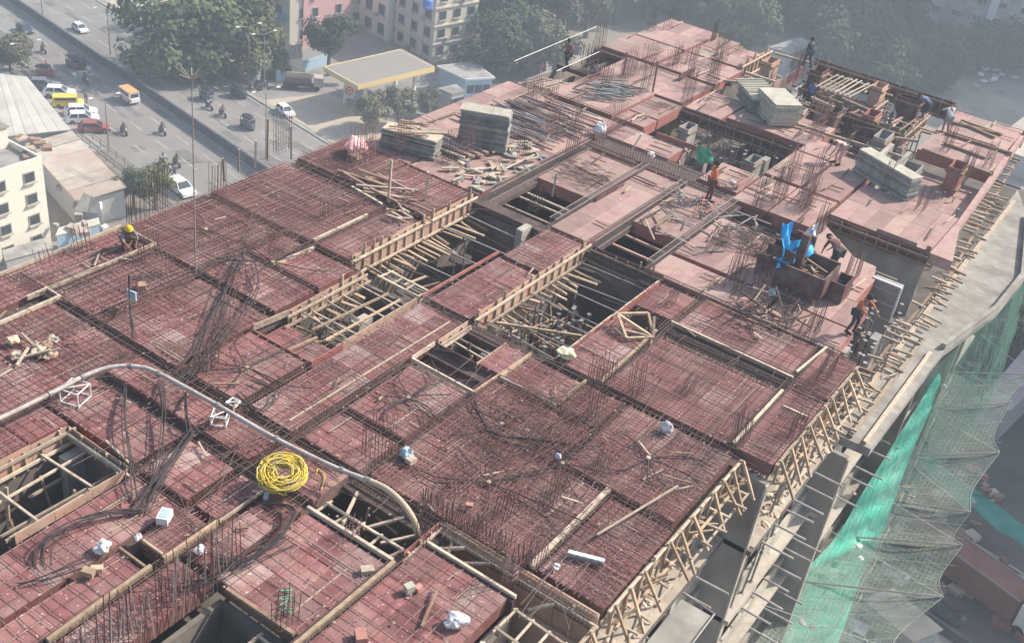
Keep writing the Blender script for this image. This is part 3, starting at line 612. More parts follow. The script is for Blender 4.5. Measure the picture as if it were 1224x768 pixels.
# needles (short scaffold pipes) poking out of the lower storeys
for k, x, y0, y1, n in [(1, -7.1, 16, 26, 9), (1, -6.2, 28, 33.5, 6), (2, -7.1, 18, 26, 7), (2, -6.1, 28, 33.5, 6), (3, -6.1, 28, 34, 5), (2, -5.8, 36, 42, 5)]:
    for i in range(n):
        y = y0 + (y1 - y0) * (i + U(.35, .65)) / n; z = FL * k - .55 + U(-.06, .06)
        tag(rod("scaffold_pipe", M_PUMP, (x - .4, y, z), (x + U(.95, 1.2), y + U(-.06, .06), z + U(-.04, .05)), .042), "short grey scaffold pipe sticking out of the side wall below the deck", "pipe", "scaffold pipes along the side wall")
# frame of the hanging platform low on the side
t = thing("hanging_platform", "grey sheet platform framed by pipes hanging on the side wall below the edge braces", "platform", (-6.3, 22, -3.6))
for a, b_ in [((-7.0, 20.0), (-5.9, 20.2)), ((-5.9, 20.2), (-5.9, 24.2)), ((-7.0, 24.3), (-5.9, 24.2))]: rod("frame_pipe", M_STEEL, (*a, FL - .35), (*b_, FL - .35), .035, t)
piece("sheet", M_CONC, (-6.45, 22.2, FL - .4), (1.0, 3.8, .02), t)

# ------------------------------------------------------------------ props under the deck
def props(x0, x1, y0, y1, n, label, group):
    for i in range(n):
        o = link("steel_prop", PRM, None, (U(x0, x1), U(y0, y1), FL)); o.rotation_euler = (U(-.03, .03), U(-.03, .03), U(0, 6)); tag(o, label, "prop", group)
props(-17.3, -14.6, 27.6, 31.5, 30, "thin steel prop standing in the deep pit left of the triangular frame", "props in the deep pit")
props(-21.8, -15.6, 47.2, 51.3, 48, "steel prop in the shaded pit below the slatted stack", "props below the slatted stack")
props(-19.6, -12.4, 53.8, 63.6, 120, "steel prop in the open formwork area at the far edge", "props in the far open area")
props(-10.8, -7.4, 50.4, 56, 14, "steel prop below the shaded decks behind the long plate stack", "props behind the plate stack")
props(-7.6, -6.2, 34.9, 41.2, 26, "steel prop crowded under the deck near the grey column box", "props near the grey column box")
props(-22, -20, 23.3, 26.7, 8, "steel prop inside the small pit with a white column", "props in the small pit")
props(-22.5, -20, 27.5, 34, 4, "steel prop standing low in the wide grey-walled pit", "props in the grey-walled pit")
for i in range(34):
    x, y = U(-7.9, -5.7), U(35, 41.2); z = U(-2.4, -.9)
    tag(plank("timber_batten", M_WOODPALE if R() < .6 else M_WOODDARK, (x, y, z), (x + U(-.7, .7), y + U(-.9, .9), z + U(-.5, .5)), .06, .06), "jumbled batten among the props near the grey column box", "batten", "jumbled battens near the grey column box")
for i in range(40):
    x, y = U(-21.5, -15.8), U(47.3, 50.8); z = U(-2.6, -.9)
    tag(plank("loose_timber", M_WOODPALE if R() < .6 else M_STEEL, (x, y, z), (x + U(-.9, .9), y + U(-.9, .9), z + U(-.3, .3)), .06, .06), "pale batten thrown across the props below the slatted stack", "batten", "battens below the slatted stack")
for i in range(150):
    x, y = U(-19.5, -12.4), U(54, 63.5); z = U(-1.6, .05)
    L_ = U(.8, 2.6); ax = R() < .5
    tag(plank("loose_timber", random.choice([M_WOODPALE, M_WOODDARK, M_WOODDARK, M_MAROON, M_PLYRAW]), (x, y, z), (x + (L_ if ax else U(-.2, .2)), y + (U(-.2, .2) if ax else L_), z + U(-.15, .15)), .08, .08), "timber in the tangle of the open formwork area at the far edge", "batten", "timbers in the far open area")
for x, y, sx, sy, sz, rz in [(-15.2, 60.5, 1.6, .06, 1.3, .2), (-13.9, 58.3, 1.4, .05, 1.2, -.1), (-17, 57.8, 1.5, .05, 1.4, 0), (-18.6, 60, .06, 1.4, 1.2, .1), (-14.9, 55.6, 1.5, .05, 1.4, .05), (-13, 60.6, .06, 1.6, 1.4, .1), (-16.2, 62.4, 1.8, .05, 1.4, 0), (-18.9, 57.2, 1.6, .05, 1.3, .1), (-17.6, 62.6, 1.4, .05, 1.3, .1), (-13.5, 56, .06, 1.4, 1.4, .1)]:
    tag(piece("shutter_board", random.choice([M_CONC, M_PLYRAW, M_CYAN]), (x, y, FL + 1.5), (sx, sy, sz * 1.6), None, rz), "upright shuttering panel among the props of the far open area", "panel", "panels in the far open area")
# long timbers over the open area
for p, q in [((-18.4, 53.9), (-15.2, 54.2)), ((-15.2, 54.1), (-11.2, 54.5)), ((-13.2, 56.2), (-11.3, 57.3)), ((-19.9, 59.0), (-21.9, 58.9)), ((-17.7, 58.5), (-15.9, 58.0)), ((-22.2, 63.7), (-19.9, 63.9)), ((-22.2, 56.6), (-20.3, 57.8))]:
    tag(plank("timber_beam", M_WOODPALE, (*p, .1), (*q, .12), .12, .14), "long pale timber beam laid over the open formwork area", "beam", "beams over the far open area")
for p, q in [((-10.6, 59.9), (-7.3, 60.05)), ((-10.8, 56.5), (-7.2, 56.3)), ((-10.9, 61.8), (-8.6, 62.3)), ((-10.5, 62.6), (-8.2, 62.4)), ((-10.4, 62.2), (-8.4, 61.6)), ((-10.2, 58.4), (-8, 58.2))]:
    tag(plank("timber_beam", M_WOODDARK, (*p, .09), (*q, .09), .14, .13), "dark stained timber lying on the pale deck at the far right corner", "beam", "dark timbers on the far right deck")
for x, y in [(-7.35, 56.4), (-7.3, 59.9), (-7.45, 63.8), (-7.2, 45.6)]:
    tag(plank("edge_plank", M_WOODDARK, (x + .1, y - .05, -.75), (x + .1, y + .05, .2), .2, .1), "dark upright plank closing a beam end on the sunny right edge", "plank", "upright planks on the right edge")

for (x0, x1, y0, y1, n, lb, g) in [(-22, -20, 23.3, 26.7, 30, "timber jumbled inside the small pit with a white column", "timbers in the small pit"), (-23, -20, 27.3, 30.2, 26, "timber jumbled at the near end of the wide grey-walled pit", "timbers in the grey-walled pit"), (-17.4, -14.4, 27.4, 31.5, 60, "timber or bar jumbled in the near half of the deep prop-filled pit", "timbers in the deep pit"), (-17.4, -16.1, 25.3, 26.8, 10, "timber scrap in the little square pit", "scraps in the little square pit"), (-15.2, -12.5, 16.9, 18.2, 12, "timber jumbled in the opening by the curved pipe", "timbers by the curved pipe"), (-22.3, -20, 11.2, 14.3, 14, "dim batten low inside the square pit at the lower left", "low battens in the lower left pit")]:
    for i in range(n):
        x, y, z = U(x0, x1), U(y0, y1), U(-2.4, -.55); L_ = U(.5, 1.6); k = R()
        d = Vector((L_ / 2, U(-.15, .15), U(-.1, .1))) if k < .4 else Vector((U(-.15, .15), L_ / 2, U(-.1, .1))) if k < .75 else Vector((U(-.1, .1), U(-.1, .1), L_ / 2))
        c = Vector((min(max(x, x0 + .2), x1 - .2), min(max(y, y0 + .2), y1 - .2), z))
        tag(plank("pit_timber", random.choice([M_WOODDARK, M_WOODPALE, M_WOODDARK, M_DARKBAR, M_WOOD]), c - d, c + d, U(.04, .09), .06), lb, "timber", g)
t = thing("column_rebar", "tall thick column cage standing in the near half of the deep pit", "rebar", (-16, 29.2, FL))
for i in range(40): x, y = U(-17, -15), U(27.6, 31); plank("vertical_bar", M_DARKBAR, (x, y, FL), (x + U(-.06, .06), y + U(-.06, .06), U(-1.0, .1)), .03, .03, t)

def shutter_box(x, y, sx, sy, z0, z1, m, label, rz=0.0):
    t = thing("shutter_box", label, "column box", (x, y, z0)); t.rotation_euler = (0, 0, rz)
    for ax, s_ in ((0, -1), (0, 1), (1, -1), (1, 1)):
        o = piece("side_panel", m, (x + (sx / 2 * s_ if ax == 0 else 0), y + (sy / 2 * s_ if ax else 0), (z0 + z1) / 2), (.04, sy - .042, z1 - z0) if ax == 0 else (sx + .04, .04, z1 - z0), t)
        for f in (.2, .55, .9):
            z = z0 + (z1 - z0) * f; piece("yoke", M_WOODDARK, (x + ((sx / 2 + .06) * s_ if ax == 0 else 0), y + ((sy / 2 + .06) * s_ if ax else 0), z + (.05 if ax else 0)), (.07, sy + .3, .08) if ax == 0 else (sx + .3, .07, .08), t)
    return t
for x, y, sx, sy, z0, z1, m, lb in [(-18.6, 61.6, .7, 1.2, -2, .75, M_MAROON, "tall maroon column box at the left end of the far open formwork area"), (-15.3, 62.6, .6, 1.1, -2, .6, M_PLYRAW, "tan column box behind the slatted platform at the far edge"), (-13.3, 61.8, 1.2, .6, -2, .7, M_MAROON, "wide maroon column box beside the person in the blue shirt"), (-14.1, 58.0, .6, 1.2, -2, .55, M_PINKSIDE, "reddish column box in the middle of the far open formwork area"), (-17.6, 55.6, 1.3, .6, -2, .4, M_CONC, "grey column box just behind the slatted double stack"), (-12.6, 55.4, .6, 1.4, -2.4, .6, M_CONC, "grey tall column box behind the long plate stack"), (-15.6, 56.4, .5, 1.0, -2, .65, M_MAROON, "narrow maroon column box behind the bending person in pink"), (-10.4, 53.2, .8, 1.4, -2.4, .3, M_CONC, "low grey column box on the sunken deck behind the long plate stack"), (-8.6, 55.0, .6, 1.2, -2.0, .5, M_PINKSIDE, "reddish column box near the far right deck's front edge"), (-21.3, 60.9, .6, 1.2, -2, .6, M_PLYRAW, "tan column box beside the orange form wall at the far corner"), (-20.7, 49.6, .5, 1.0, -2.6, -.1, M_CONC, "grey column box deep in the shaded pit with many props"), (-16.6, 48.6, .5, 1.0, -2.6, -.1, M_CONC, "second grey column box deep in the shaded pit with many props")]:
    shutter_box(x, y, sx, sy, z0, z1, m, lb)
# ------------------------------------------------------------------ starter bars of columns and walls
def column_bars(x, y, lx, ly, n, h, label, group=None, z=-.1, m=M_RUST, lean=.04, w=.02, ties=3):
    t = thing("column_rebar", label, "rebar", (x, y, z), group)
    per = []
    nx = max(2, round(n * lx / (lx + ly) / 2) + 1); ny = max(2, n // 2 - nx + 2)
    for i in range(nx): per += [(x - lx / 2 + lx * i / (nx - 1), y - ly / 2), (x - lx / 2 + lx * i / (nx - 1), y + ly / 2)]
    for j in range(1, ny - 1): per += [(x - lx / 2, y - ly / 2 + ly * j / (ny - 1)), (x + lx / 2, y - ly / 2 + ly * j / (ny - 1))]
    gx, gy = U(-lean, lean), U(-lean, lean)
    for a, b_ in per:
        hh = h * U(.82, 1.08)
        plank("vertical_bar", m, (a, b_, z), (a + (gx + U(-.02, .02)) * hh, b_ + (gy + U(-.02, .02)) * hh, z + hh), w, w, t)
    mb = MB()
    for k in range(ties):
        zz = z + .2 + k * (h * .5 / max(1, ties)); dx, dy = gx * (zz - z), gy * (zz - z)
        c = [(x - lx / 2 + dx, y - ly / 2 + dy, zz), (x + lx / 2 + dx, y - ly / 2 + dy, zz), (x + lx / 2 + dx, y + ly / 2 + dy, zz), (x - lx / 2 + dx, y + ly / 2 + dy, zz)]
        for i in range(4): mb.tri_bar(c[i], c[(i + 1) % 4], .012)
    s = build(mb, "tie_hoop", m, t); s["kind"] = "stuff"
    return t
LG = "rusty column starter bars rising from the dark red near deck"
GR = "column starter bars on the near deck"
for px, py, lx, ly, n, h in [(452, 540, .5, .9, 18, 1.5), (345, 300, .3, .6, 10, 1.0), (200, 330, .3, .5, 8, 1.1), (716, 470, .5, 1.0, 16, 1.5), (760, 470, .3, .5, 10, 1.2), (640, 250, .3, .7, 8, 1.2), (850, 300, .3, .8, 10, 1.3), (712, 500, .3, .6, 8, 1.1), (884, 530, .3, .8, 16, 1.2), (820, 470, .25, .5, 8, .9), (600, 620, .3, .6, 8, 1.0), (660, 600, .3, 1.0, 14, 1.0), (718, 560, .3, .5, 10, .8), (950, 520, .3, .6, 10, 1.0), (985, 450, .3, .8, 10, 1.1), (610, 690, .3, .3, 8, 1.3), (340, 745, .3, .6, 10, 1.2), (420, 640, .25, .3, 6, .8), (505, 650, .25, .25, 8, 1.3), (180, 310, .3, .7, 10, 1.2), (60, 330, .3, .5, 8, 1.2), (100, 300, .25, .5, 8, 1.2), (260, 235, .3, .6, 12, 1.5), (190, 250, .3, .6, 14, 1.8), (165, 262, .3, .8, 12, 1.6), (390, 260, .25, .4, 8, .9), (800, 365, .2, .4, 6, 1.0), (640, 670, .25, .6, 12, 1.1), (560, 580, .3, 1.2, 16, .9), (250, 440, .3, .5, 8, 1.2)]:
    p = at(px, py, 0); column_bars(p.x, p.y, lx, ly, n, h, LG, GR, w=.016, m=random.choice([M_RUST, M_DUSTBAR, M_DARKBAR]), lean=.12)
LG2 = "thin column starter bars standing on the dusty pink far deck"
GR2 = "column starter bars on the far deck"
for px, py, lx, ly, n, h in [(338, 178, .3, .8, 12, 1.8), (425, 200, .3, .8, 10, 2.0), (440, 190, .3, .6, 10, 1.9), (480, 185, .3, .6, 8, 2.0), (555, 190, .3, .8, 12, 1.9), (585, 180, .3, .6, 10, 2.0), (625, 190, .3, .5, 8, 1.9), (640, 110, .3, .9, 12, 1.5), (715, 70, .3, .8, 12, 2.2), (722, 112, .3, .5, 8, 1.6), (750, 90, .3, 1.2, 14, 1.6), (775, 80, .3, 1.2, 14, 1.5), (770, 110, .3, .6, 10, 1.8), (820, 125, .3, .9, 16, 2.0), (850, 105, .3, 1.0, 18, 2.1), (860, 75, .4, 1.2, 18, 1.9), (690, 150, .3, .6, 8, 1.6), (660, 160, .3, .5, 8, 1.7), (535, 195, .3, .4, 6, 1.6), (930, 240, .35, 1.0, 20, 1.9), (905, 250, .3, .6, 10, 1.7), (960, 245, .4, 1.2, 24, 2.2), (945, 215, .3, 1.0, 16, 1.9), (975, 165, .4, 1.2, 24, 2.3), (950, 95, .3, 1.5, 24, 2.0), (980, 275, .3, .6, 10, 1.4), (1018, 330, .4, .7, 18, 1.3), (1060, 225, .3, .8, 12, 1.6), (1150, 215, .3, 1.4, 20, 1.8), (1180, 200, .3, .8, 12, 1.5), (1130, 180, .3, 1.0, 14, 1.5), (1100, 250, .3, .8, 10, 1.2), (880, 355, .3, .6, 12, 1.6), (905, 365, .3, .8, 14, 1.4), (940, 385, .3, .9, 12, 1.3), (970, 400, .3, .8, 12, 1.4), (835, 260, .3, .6, 8, 1.0), (860, 180, .3, 1.0, 12, 1.3)]:
    p = at(px, py, 0); column_bars(p.x, p.y, lx, ly, n, h, LG2, GR2, m=random.choice([M_DARKBAR, M_RUST, M_DUSTBAR]), w=.015)
for i in range(30):
    y = U(36, 63); x = U(-29.3, -22.6) if i % 3 else U(-15.2, -7.6)
    if x > -11 and not 45.8 < y < 50: y = U(57, 63.5)
    column_bars(x, y, random.choice([.02, .3]), U(.6, 1.6), random.choice([8, 10, 14]), U(1.0, 1.7), LG2, GR2, m=random.choice([M_DARKBAR, M_DUSTBAR]), w=.014)
# the tall splayed row of wall bars at the lower left
t = thing("wall_rebar", "long dense row of tall leaning wall bars at the lower left edge", "rebar", (-15.6, 11, 0))
for i in range(86):
    y = 8.2 + (14.0 - 8.2) * i / 85 + U(-.03, .03); s = i % 2; x = -15.05 if s else -15.35; hh = U(1.1, 1.75)
    plank("vertical_bar", M_RUST if R() < .5 else M_PALEBAR, (x, y, -.3), (x - U(.1, .3), y + U(.05, .35), hh - .3), .022, .022, t)
for z in (.15, .5, .9): plank("horizontal_bar", M_RUST, (-15.28 - z * .1, 8, z), (-15.28 - z * .1, 14.1, z), .016, .016, t)
# rows of thin mesh verticals along the line behind the deep trough
t = thing("wall_rebar", "low dense row of wall bars along the beam above the deep trough", "rebar", (-10.5, 18.8, 0))
for i in range(90):
    x = -13.2 + 3.7 * i / 89; plank("vertical_bar", M_DARKBAR, (x, 18.9 + U(-.12, .12), -.2), (x + U(-.05, .05), 18.9 + U(-.1, .1), U(.35, .75)), .016, .016, t)
# rebar end brushes along the beams at the sunny edge and the far left edge
BR = MB()
for x, y0, y1 in [(-7.3, 18.9, 26.9), (-6.36, 27.4, 34.7)]:
    y = y0
    while y < y1: BR.tri_bar((x - .9, y, .08), (x + .02, y + U(-.06, .06), U(.1, .22)), .016); y += .11
for y, x0, x1 in [(22.9, -30.4, -28.8), (27, -30.4, -26)]:
    x = x0
    while x < x1: BR.tri_bar((x, y - .3, .12), (x + U(-.05, .05), y + .5, .16), .014); x += .12
mats_rb.v += []; nb = len(mats_rb.v)
mats_rb.f += [tuple(i + nb for i in f) for f in BR.f]; mats_rb.v += BR.v
# extra tangled loose bars over the wide mesh bays
for i in range(150):
    c = Vector((U(-14.5, -8), U(19.2, 26.5), U(.12, .2))); a = U(-.5, .5) + (pi / 2 if R() < .35 else 0); L_ = U(.8, 3.2)
    d = Vector((cos(a), sin(a), 0)) * L_ / 2
    mats_rb.tri_bar(c - d, c + d, .016)
for i in range(90):
    c = Vector((U(-30, -20.5), U(15, 31), U(.1, .18))); a = U(-.4, .4) + (pi / 2 if R() < .4 else 0); L_ = U(1, 3.6)
    d = Vector((cos(a), sin(a), 0)) * L_ / 2
    mats_rb.tri_bar(c - d, c + d, .016)
for i in range(60):
    c = Vector((U(-13.8, -11.2), U(21.5, 25.5), U(.14, .3))); a = U(-.25, .25) + (pi / 2 if R() < .5 else 0)
    d = Vector((cos(a), sin(a), 0)) * U(1, 2); mats_rb.tri_bar(c - d, c + d, .02)
ld = MB()
OPEN = [(-23.4, -19.5, 21.4, 35), (-17.8, -14, 23.8, 35), (-22.6, -19.7, 10.5, 14.6)]
for i in range(420):
    c = Vector((U(-30, -7.8), U(14, 34.5), U(.1, .2)))
    if any(a < c.x < b_ and e < c.y < f for a, b_, e, f in OPEN) or (c.x > -15.4 and c.y < 18.8): continue
    k = R(); a = U(-.12, .12) + (pi / 2 if k < .45 else 0) if k < .8 else U(0, pi)
    d = Vector((cos(a), sin(a), 0)) * U(.6, 2.2); n = Vector((-d.y, d.x, 0)) * U(-.12, .12)
    ld.tube(curve([c - d, c + n, c + d], 3), .011, 3, False)
o = build(ld, "loose_bars", M_DARKBAR); tag(o, "loose dark bars and wires lying every which way over the red deck", "rebar", None, "stuff")
o = build(mats_up, "rebar_mat", M_DUSTBAR); tag(o, "dust covered crossing bars tied over the fine rusty grid on the red deck", "rebar mat", None, "stuff")
rb = mats_rb.mesh("rebar_mat", M_RUST); ro = link("rebar_mat", rb); tag(ro, "fine grid of rusty reinforcing bars tied over the red deck", "rebar mat", None, "stuff")

# ------------------------------------------------------------------ conduits: fans and bundles
def fan(px, py, rads, label, r=.019):
    c = at(px, py, .14)
    t = thing("conduit_fan", label, "conduits", tuple(c))
    mb = MB(); mb.lathe([(.06, -.05), (.075, -.04), (.075, .03), (.05, .045)], (0, 0, 0), 10); mb.v = [(a + c.x, b_ + c.y, e + c.z) for a, b_, e in mb.v]
    build(mb, "junction_box", M_WOOD, t)
    for ang, L_ in rads:
        a = radians(ang + U(-14, 14)); L_ *= U(.75, 1.35); d = Vector((cos(a), sin(a), 0)); n = Vector((-d.y, d.x, 0)); bend = U(-.2, .2) * L_
        mb = MB(); mb.tube(curve([c, c + d * L_ * .35 + n * bend * .6 + Vector((0, 0, U(.0, .05))), c + d * L_ * .7 + n * bend, c + d * L_ + n * U(-.1, .1) - Vector((0, 0, .05))], 4), r, 5)
        build(mb, "conduit", M_PVC, t)
FANS = [((488, 475), "black conduits radiating from a round box in the bay beside the central strip", [(10, 1.3), (50, 1.2), (75, 1.3), (105, 1.3), (125, 1.2), (160, 1.1), (200, 1.0), (255, 1.3), (270, 1.4), (285, 1.4), (330, 1.2), (350, 1.4)]),
        ((584, 576), "black conduits radiating from a pale centre in the wide mesh bay", [(15, 3), (60, 3), (78, 2.2), (110, 3), (150, 2), (195, 2.2), (220, 2.4), (300, 1.6), (350, 3)]),
        ((775, 547), "black conduits radiating across the bay by the sunny edge", [(5, 1.6), (40, 1.5), (70, 1.9), (100, 1.8), (150, 1.6), (185, 1.7), (230, 1.8), (300, 1.6), (335, 1.5)]),
        ((295, 439), "black conduits radiating from a white cap in the bay below the dark conduit bundle", [(0, 1.6), (30, 1.7), (60, 1.8), (100, 1.7), (150, 1.6), (190, 1.5), (230, 1.4), (300, 1.4)]),
        ((326, 313), "black conduits radiating from the beam crossing above the dark conduit bundle", [(100, 1.5), (130, 2), (160, 2.2), (200, 2), (230, 2.2), (300, 1.5), (20, 1.8), (60, 1.7)]),
        ((246, 274), "black conduits radiating in the bay left of the tall thin pole's top deck line", [(20, 1.4), (90, 1.6), (150, 1.5), (210, 1.6), (270, 1.5), (330, 1.6)]),
        ((600, 506), "black conduits radiating in the dense bay beside the sunken red square", [(10, 1.6), (50, 1.3), (110, 1.5), (170, 1.3), (230, 1.6), (290, 1.4)]),
        ((672, 553), "black conduits radiating near the white cap in the dense mesh", [(20, 1.4), (70, 1.4), (130, 1.7), (190, 1.4), (250, 1.6), (310, 1.5)])]
for (px, py), lb, rr in FANS: fan(px, py, rr, lb)
def bundle(pxs, n, spread, label, zs=None, r=.018):
    pts = [at(px, py, z) for px, py, z in pxs]
    t = thing("conduit_bundle", label, "conduits", tuple(pts[0]))
    for k in range(max(3, round(n * .8))):
        o = U(-1, 1) * spread; o2 = U(-1, 1) * spread; q = []
        for i, p in enumerate(pts):
            d = (pts[min(i + 1, len(pts) - 1)] - pts[max(i - 1, 0)]); d.z = 0; d.normalize(); nn = Vector((-d.y, d.x, 0))
            f = i / (len(pts) - 1); tight = .3 + .7 * f + U(-.22, .22)
            q.append(p + nn * (o * (1 - f) + o2 * f) * tight + Vector((0, 0, U(-.05, .06))))
        mb = MB(); mb.tube(curve(q, 5), r, 5); build(mb, "conduit", M_PVC, t)
bundle([(291, 302, .25), (278, 325, .3), (264, 355, .2), (247, 395, .14), (230, 432, .12), (205, 455, .1)], 8, .7, "thick sweep of black conduits running down the left half of the deck")
bundle([(294, 300, .25), (286, 335, .3), (272, 370, .2), (260, 400, .15), (240, 440, .12)], 4, .6, "second sweep of black conduits beside the thick one")
bundle([(300, 308, .3), (305, 345, .3), (270, 400, .25), (232, 445, .1)], 3, .25, "pair of pale-edged conduits looping right of the black sweep")
bundle([(229, 515, .1), (216, 530, .2), (198, 560, .25), (184, 585, .2), (170, 612, .1)], 9, .38, "short thick bunch of black conduits above the white carton")
bundle([(222, 470, .1), (222, 490, .4), (224, 505, .35), (230, 520, .1)], 6, .25, "small upright bunch of black conduits by the pump pipe")
bundle([(192, 455, .1), (195, 480, .35), (196, 505, .3), (190, 560, .25), (172, 598, .1)], 5, .25, "loose bunch of conduits left of the pump pipe's bend")
bundle([(170, 610, .1), (130, 612, .25), (85, 625, .3), (55, 650, .25), (48, 675, .1)], 7, .35, "arc of conduits curving around the bay with the crumpled bags")
bundle([(150, 460, .1), (148, 500, .35), (155, 560, .25), (160, 600, .1)], 5, .2, "thin line of conduits dropping left past the square pit")
bundle([(320, 600, .1), (350, 610, .3), (330, 645, .3), (290, 670, .2), (255, 668, .1)], 9, .35, "fan of conduits curving below the yellow hose coil")
bundle([(155, 330, 1.3), (155, 350, .8), (157, 380, .5), (160, 405, .1)], 5, .1, "few upright conduits tied at a pale blue sheet")
bundle([(300, 455, .1), (330, 470, .15), (310, 490, .2), (285, 470, .1)], 3, .2, "small loop of conduits by the crossing beams")
bundle([(560, 480, .1), (585, 520, .2), (630, 530, .25), (690, 540, .1)], 6, .6, "loose conduits crossing the dense mesh bay")
bundle([(215, 700, .12), (260, 690, .2), (300, 660, .2), (345, 640, .1)], 6, .4, "conduits lying across the red bay by the green cord")
bundle([(20, 700, .1), (60, 690, .2), (110, 670, .25)], 4, .2, "short conduits in the lower left bay")

# ------------------------------------------------------------------ concrete pump pipeline
pts = [at(-60, 523, .55), at(3, 498, .55), at(60, 470, .6), at(105, 447, .65), at(135, 438, .7), at(165, 438, .72), at(190, 446, .72), at(260, 484, .7), at(330, 524, .68), at(400, 558, .66), at(436, 572, .7), at(462, 584, .75), at(482, 602, .72), at(495, 622, .4), at(500, 642, -.3), at(502, 655, -1.2)]
t = thing("pump_pipeline", "long grey concrete pump pipe bending across the lower left deck and down into an opening", "pipe", tuple(pts[7]))
C_ = curve(pts, 6)
mb = MB(); mb.tube(C_[:62], .066, 10); build(mb, "steel_pipe", M_PUMP, t, smooth=True)
mb = MB(); mb.tube(C_[60:], .085, 10); build(mb, "rubber_end_hose", mat("beige_pump_hose", (.4, .31, .22), (.5, .4, .3), 6, .8), t, smooth=True)
for i in (12, 17, 28, 36, 42, 48, 55, 61):
    d = (C_[i + 1] - C_[i - 1]).normalized() * .05
    mb = MB(); mb.tube([C_[i] - d, C_[i] + d], .095, 10); build(mb, "clamp_coupling", M_STEEL, t)
M_FRAME = mat("white_painted_frame", (.62, .6, .58), (.72, .7, .68), 6, .6)
def stand(px, py, label, w=.42, h=.5, rz=.3):
    c = at(px, py, 0)
    t = thing("pipe_stand", label, "pipe stand", tuple(c))
    q = [Vector((w * cos(rz + a), w * sin(rz + a), 0)) + c for a in (pi / 4, 3 * pi / 4, 5 * pi / 4, 7 * pi / 4)]
    for i in range(4):
        rod("post", M_FRAME, q[i] + Vector((0, 0, .02)), q[i] + Vector((0, 0, h)), .025, t)
        for z in (.06, h): rod("cross_tube", M_FRAME, q[i] + Vector((0, 0, z)), q[(i + 1) % 4] + Vector((0, 0, z)), .022, t)
    rod("cross_tube", M_FRAME, q[0] + Vector((0, 0, h)), q[2] + Vector((0, 0, h)), .022, t)
stand(91, 478, "white cube-shaped tube stand carrying the pump pipe near its bend", .42, .5)
stand(263, 505, "white tube stand under the middle of the pump pipe", .3, .35, .6)
stand(279, 484, "low white bracket frame behind the pump pipe", .22, .12, .1)

# ------------------------------------------------------------------ yellow hose coil
c = at(338, 577, .25); nrm = (EYE - c).normalized(); nrm = (nrm * .55 + Vector((0, 0, .85))).normalized()
e1 = nrm.cross(Vector((0, 0, 1))).normalized(); e2 = nrm.cross(e1); c = c + Vector((0, 0, .28))
t = thing("hose_coil", "big coil of yellow hose propped beside the pump pipe", "hose", tuple(c))
for k in range(10):
    q = []; n = 75
    for i in range(n):
        a = 2 * pi * i / 30 + k; f = i / n; rr = .2 + .47 * ((k * .37 + f * .9 + U(0, .06)) % 1.0) + .04 * sin(a * 2 + k)
        q.append(c + e1 * (rr + U(-.01, .01)) * 1.02 * cos(a) + e2 * rr * .95 * sin(a) + nrm * (U(-.025, .025) + .16 * sin(k * 2.4 + f * 5 + a * .6) + (.1 if rr < .7 else 0)))
    mb = MB(); mb.tube(q, .022, 5); build(mb, "hose_loop", M_YELLOW, t, smooth=True)
mb = MB(); q0 = at(375, 575, .06); mb.tube(curve([c + e1 * -.9, at(380, 560, .1), at(388, 568, .06), at(384, 585, .05)], 6), .017, 5); build(mb, "hose_tail", M_YELLOW, t)

# ------------------------------------------------------------------ stacks of plates, panels and blocks
def plate_stack(p0, p1, wid, n, th, labels, group, m, jit=.04, cols=1, z0=.03, top_m=None, name="shutter_plate", gap=.008):
    a, b_ = Vector(p0), Vector(p1); d = (b_ - a); L_ = d.length; d.normalize(); nn = Vector((-d.y, d.x, 0))
    for k in range(n):
        for cidx in range(cols):
            l = L_ / cols; ctr = a + d * (l * (cidx + .5)) + nn * (wid / 2) + d * U(-jit, jit) + nn * U(-jit, jit)
            mm = top_m if (top_m and k == n - 1) else m
            o = piece(name, mm, (ctr.x, ctr.y, z0 + th * (k + .5)), (l - .02, wid, th - gap), None, math.atan2(d.y, d.x) + U(-.012, .012))
            tag(o, labels[1] if k == n - 1 else labels[0], "plate", group)
plate_stack((-26.75, 38.2, 0), (-24.75, 39.2, 0), .9, 22, .082, ("grey shuttering plate inside the tall square stack at the top of the red deck", "topmost cream-edged plate of the tall square stack at the top of the red deck"), "plates of the tall square stack", M_STACKG, top_m=M_STACKY)
plate_stack((-29.0, 35.5, 0), (-26.5, 36.2, 0), .85, 11, .08, ("grey shuttering plate in the low stack beside the pink bundle", "topmost cream plate of the low stack beside the pink bundle"), "plates of the low stack", M_STACKG, top_m=M_WOODPALE, cols=1, jit=.09)
plate_stack((-12.5, 51.0, 0), (-9.45, 49.6, 0), .75, 9, .125, ("dark grey plate in the long stack on the sunny right part of the deck", "pale topmost plate of the long stack on the sunny right part of the deck"), "plates of the long stack", M_STACKG, top_m=M_STACKY, jit=.06)
plate_stack((-20.7, 55.2, 0), (-19.2, 53.7, 0), 1.1, 9, .085, ("pale plate in the left half of the slatted double stack", "topmost pale plate in the left half of the slatted double stack"), "plates of the slatted stack, left half", M_STACKG, top_m=M_STACKY)
plate_stack((-19.3, 54.4, 0), (-17.6, 52.8, 0), 1.5, 10, .115, ("pale plate in the right half of the slatted double stack", "topmost pale plate in the right half of the slatted double stack"), "plates of the slatted stack, right half", M_STACKY, jit=.08)
for i in range(14):
    c = Vector((U(-28.6, -26.6), U(35.8, 37.0), .96 + U(0, .08))); a_ = U(-.3, .9); d = Vector((cos(a_), sin(a_), 0)) * U(.2, .7)
    tag(plank("loose_lath", random.choice([M_WOODPALE, M_STACKY, M_WOODDARK]), c - d, c + d, .09, .05), "lath thrown on top of the low plate stack by the pink bundle", "batten", "laths on the low plate stack")
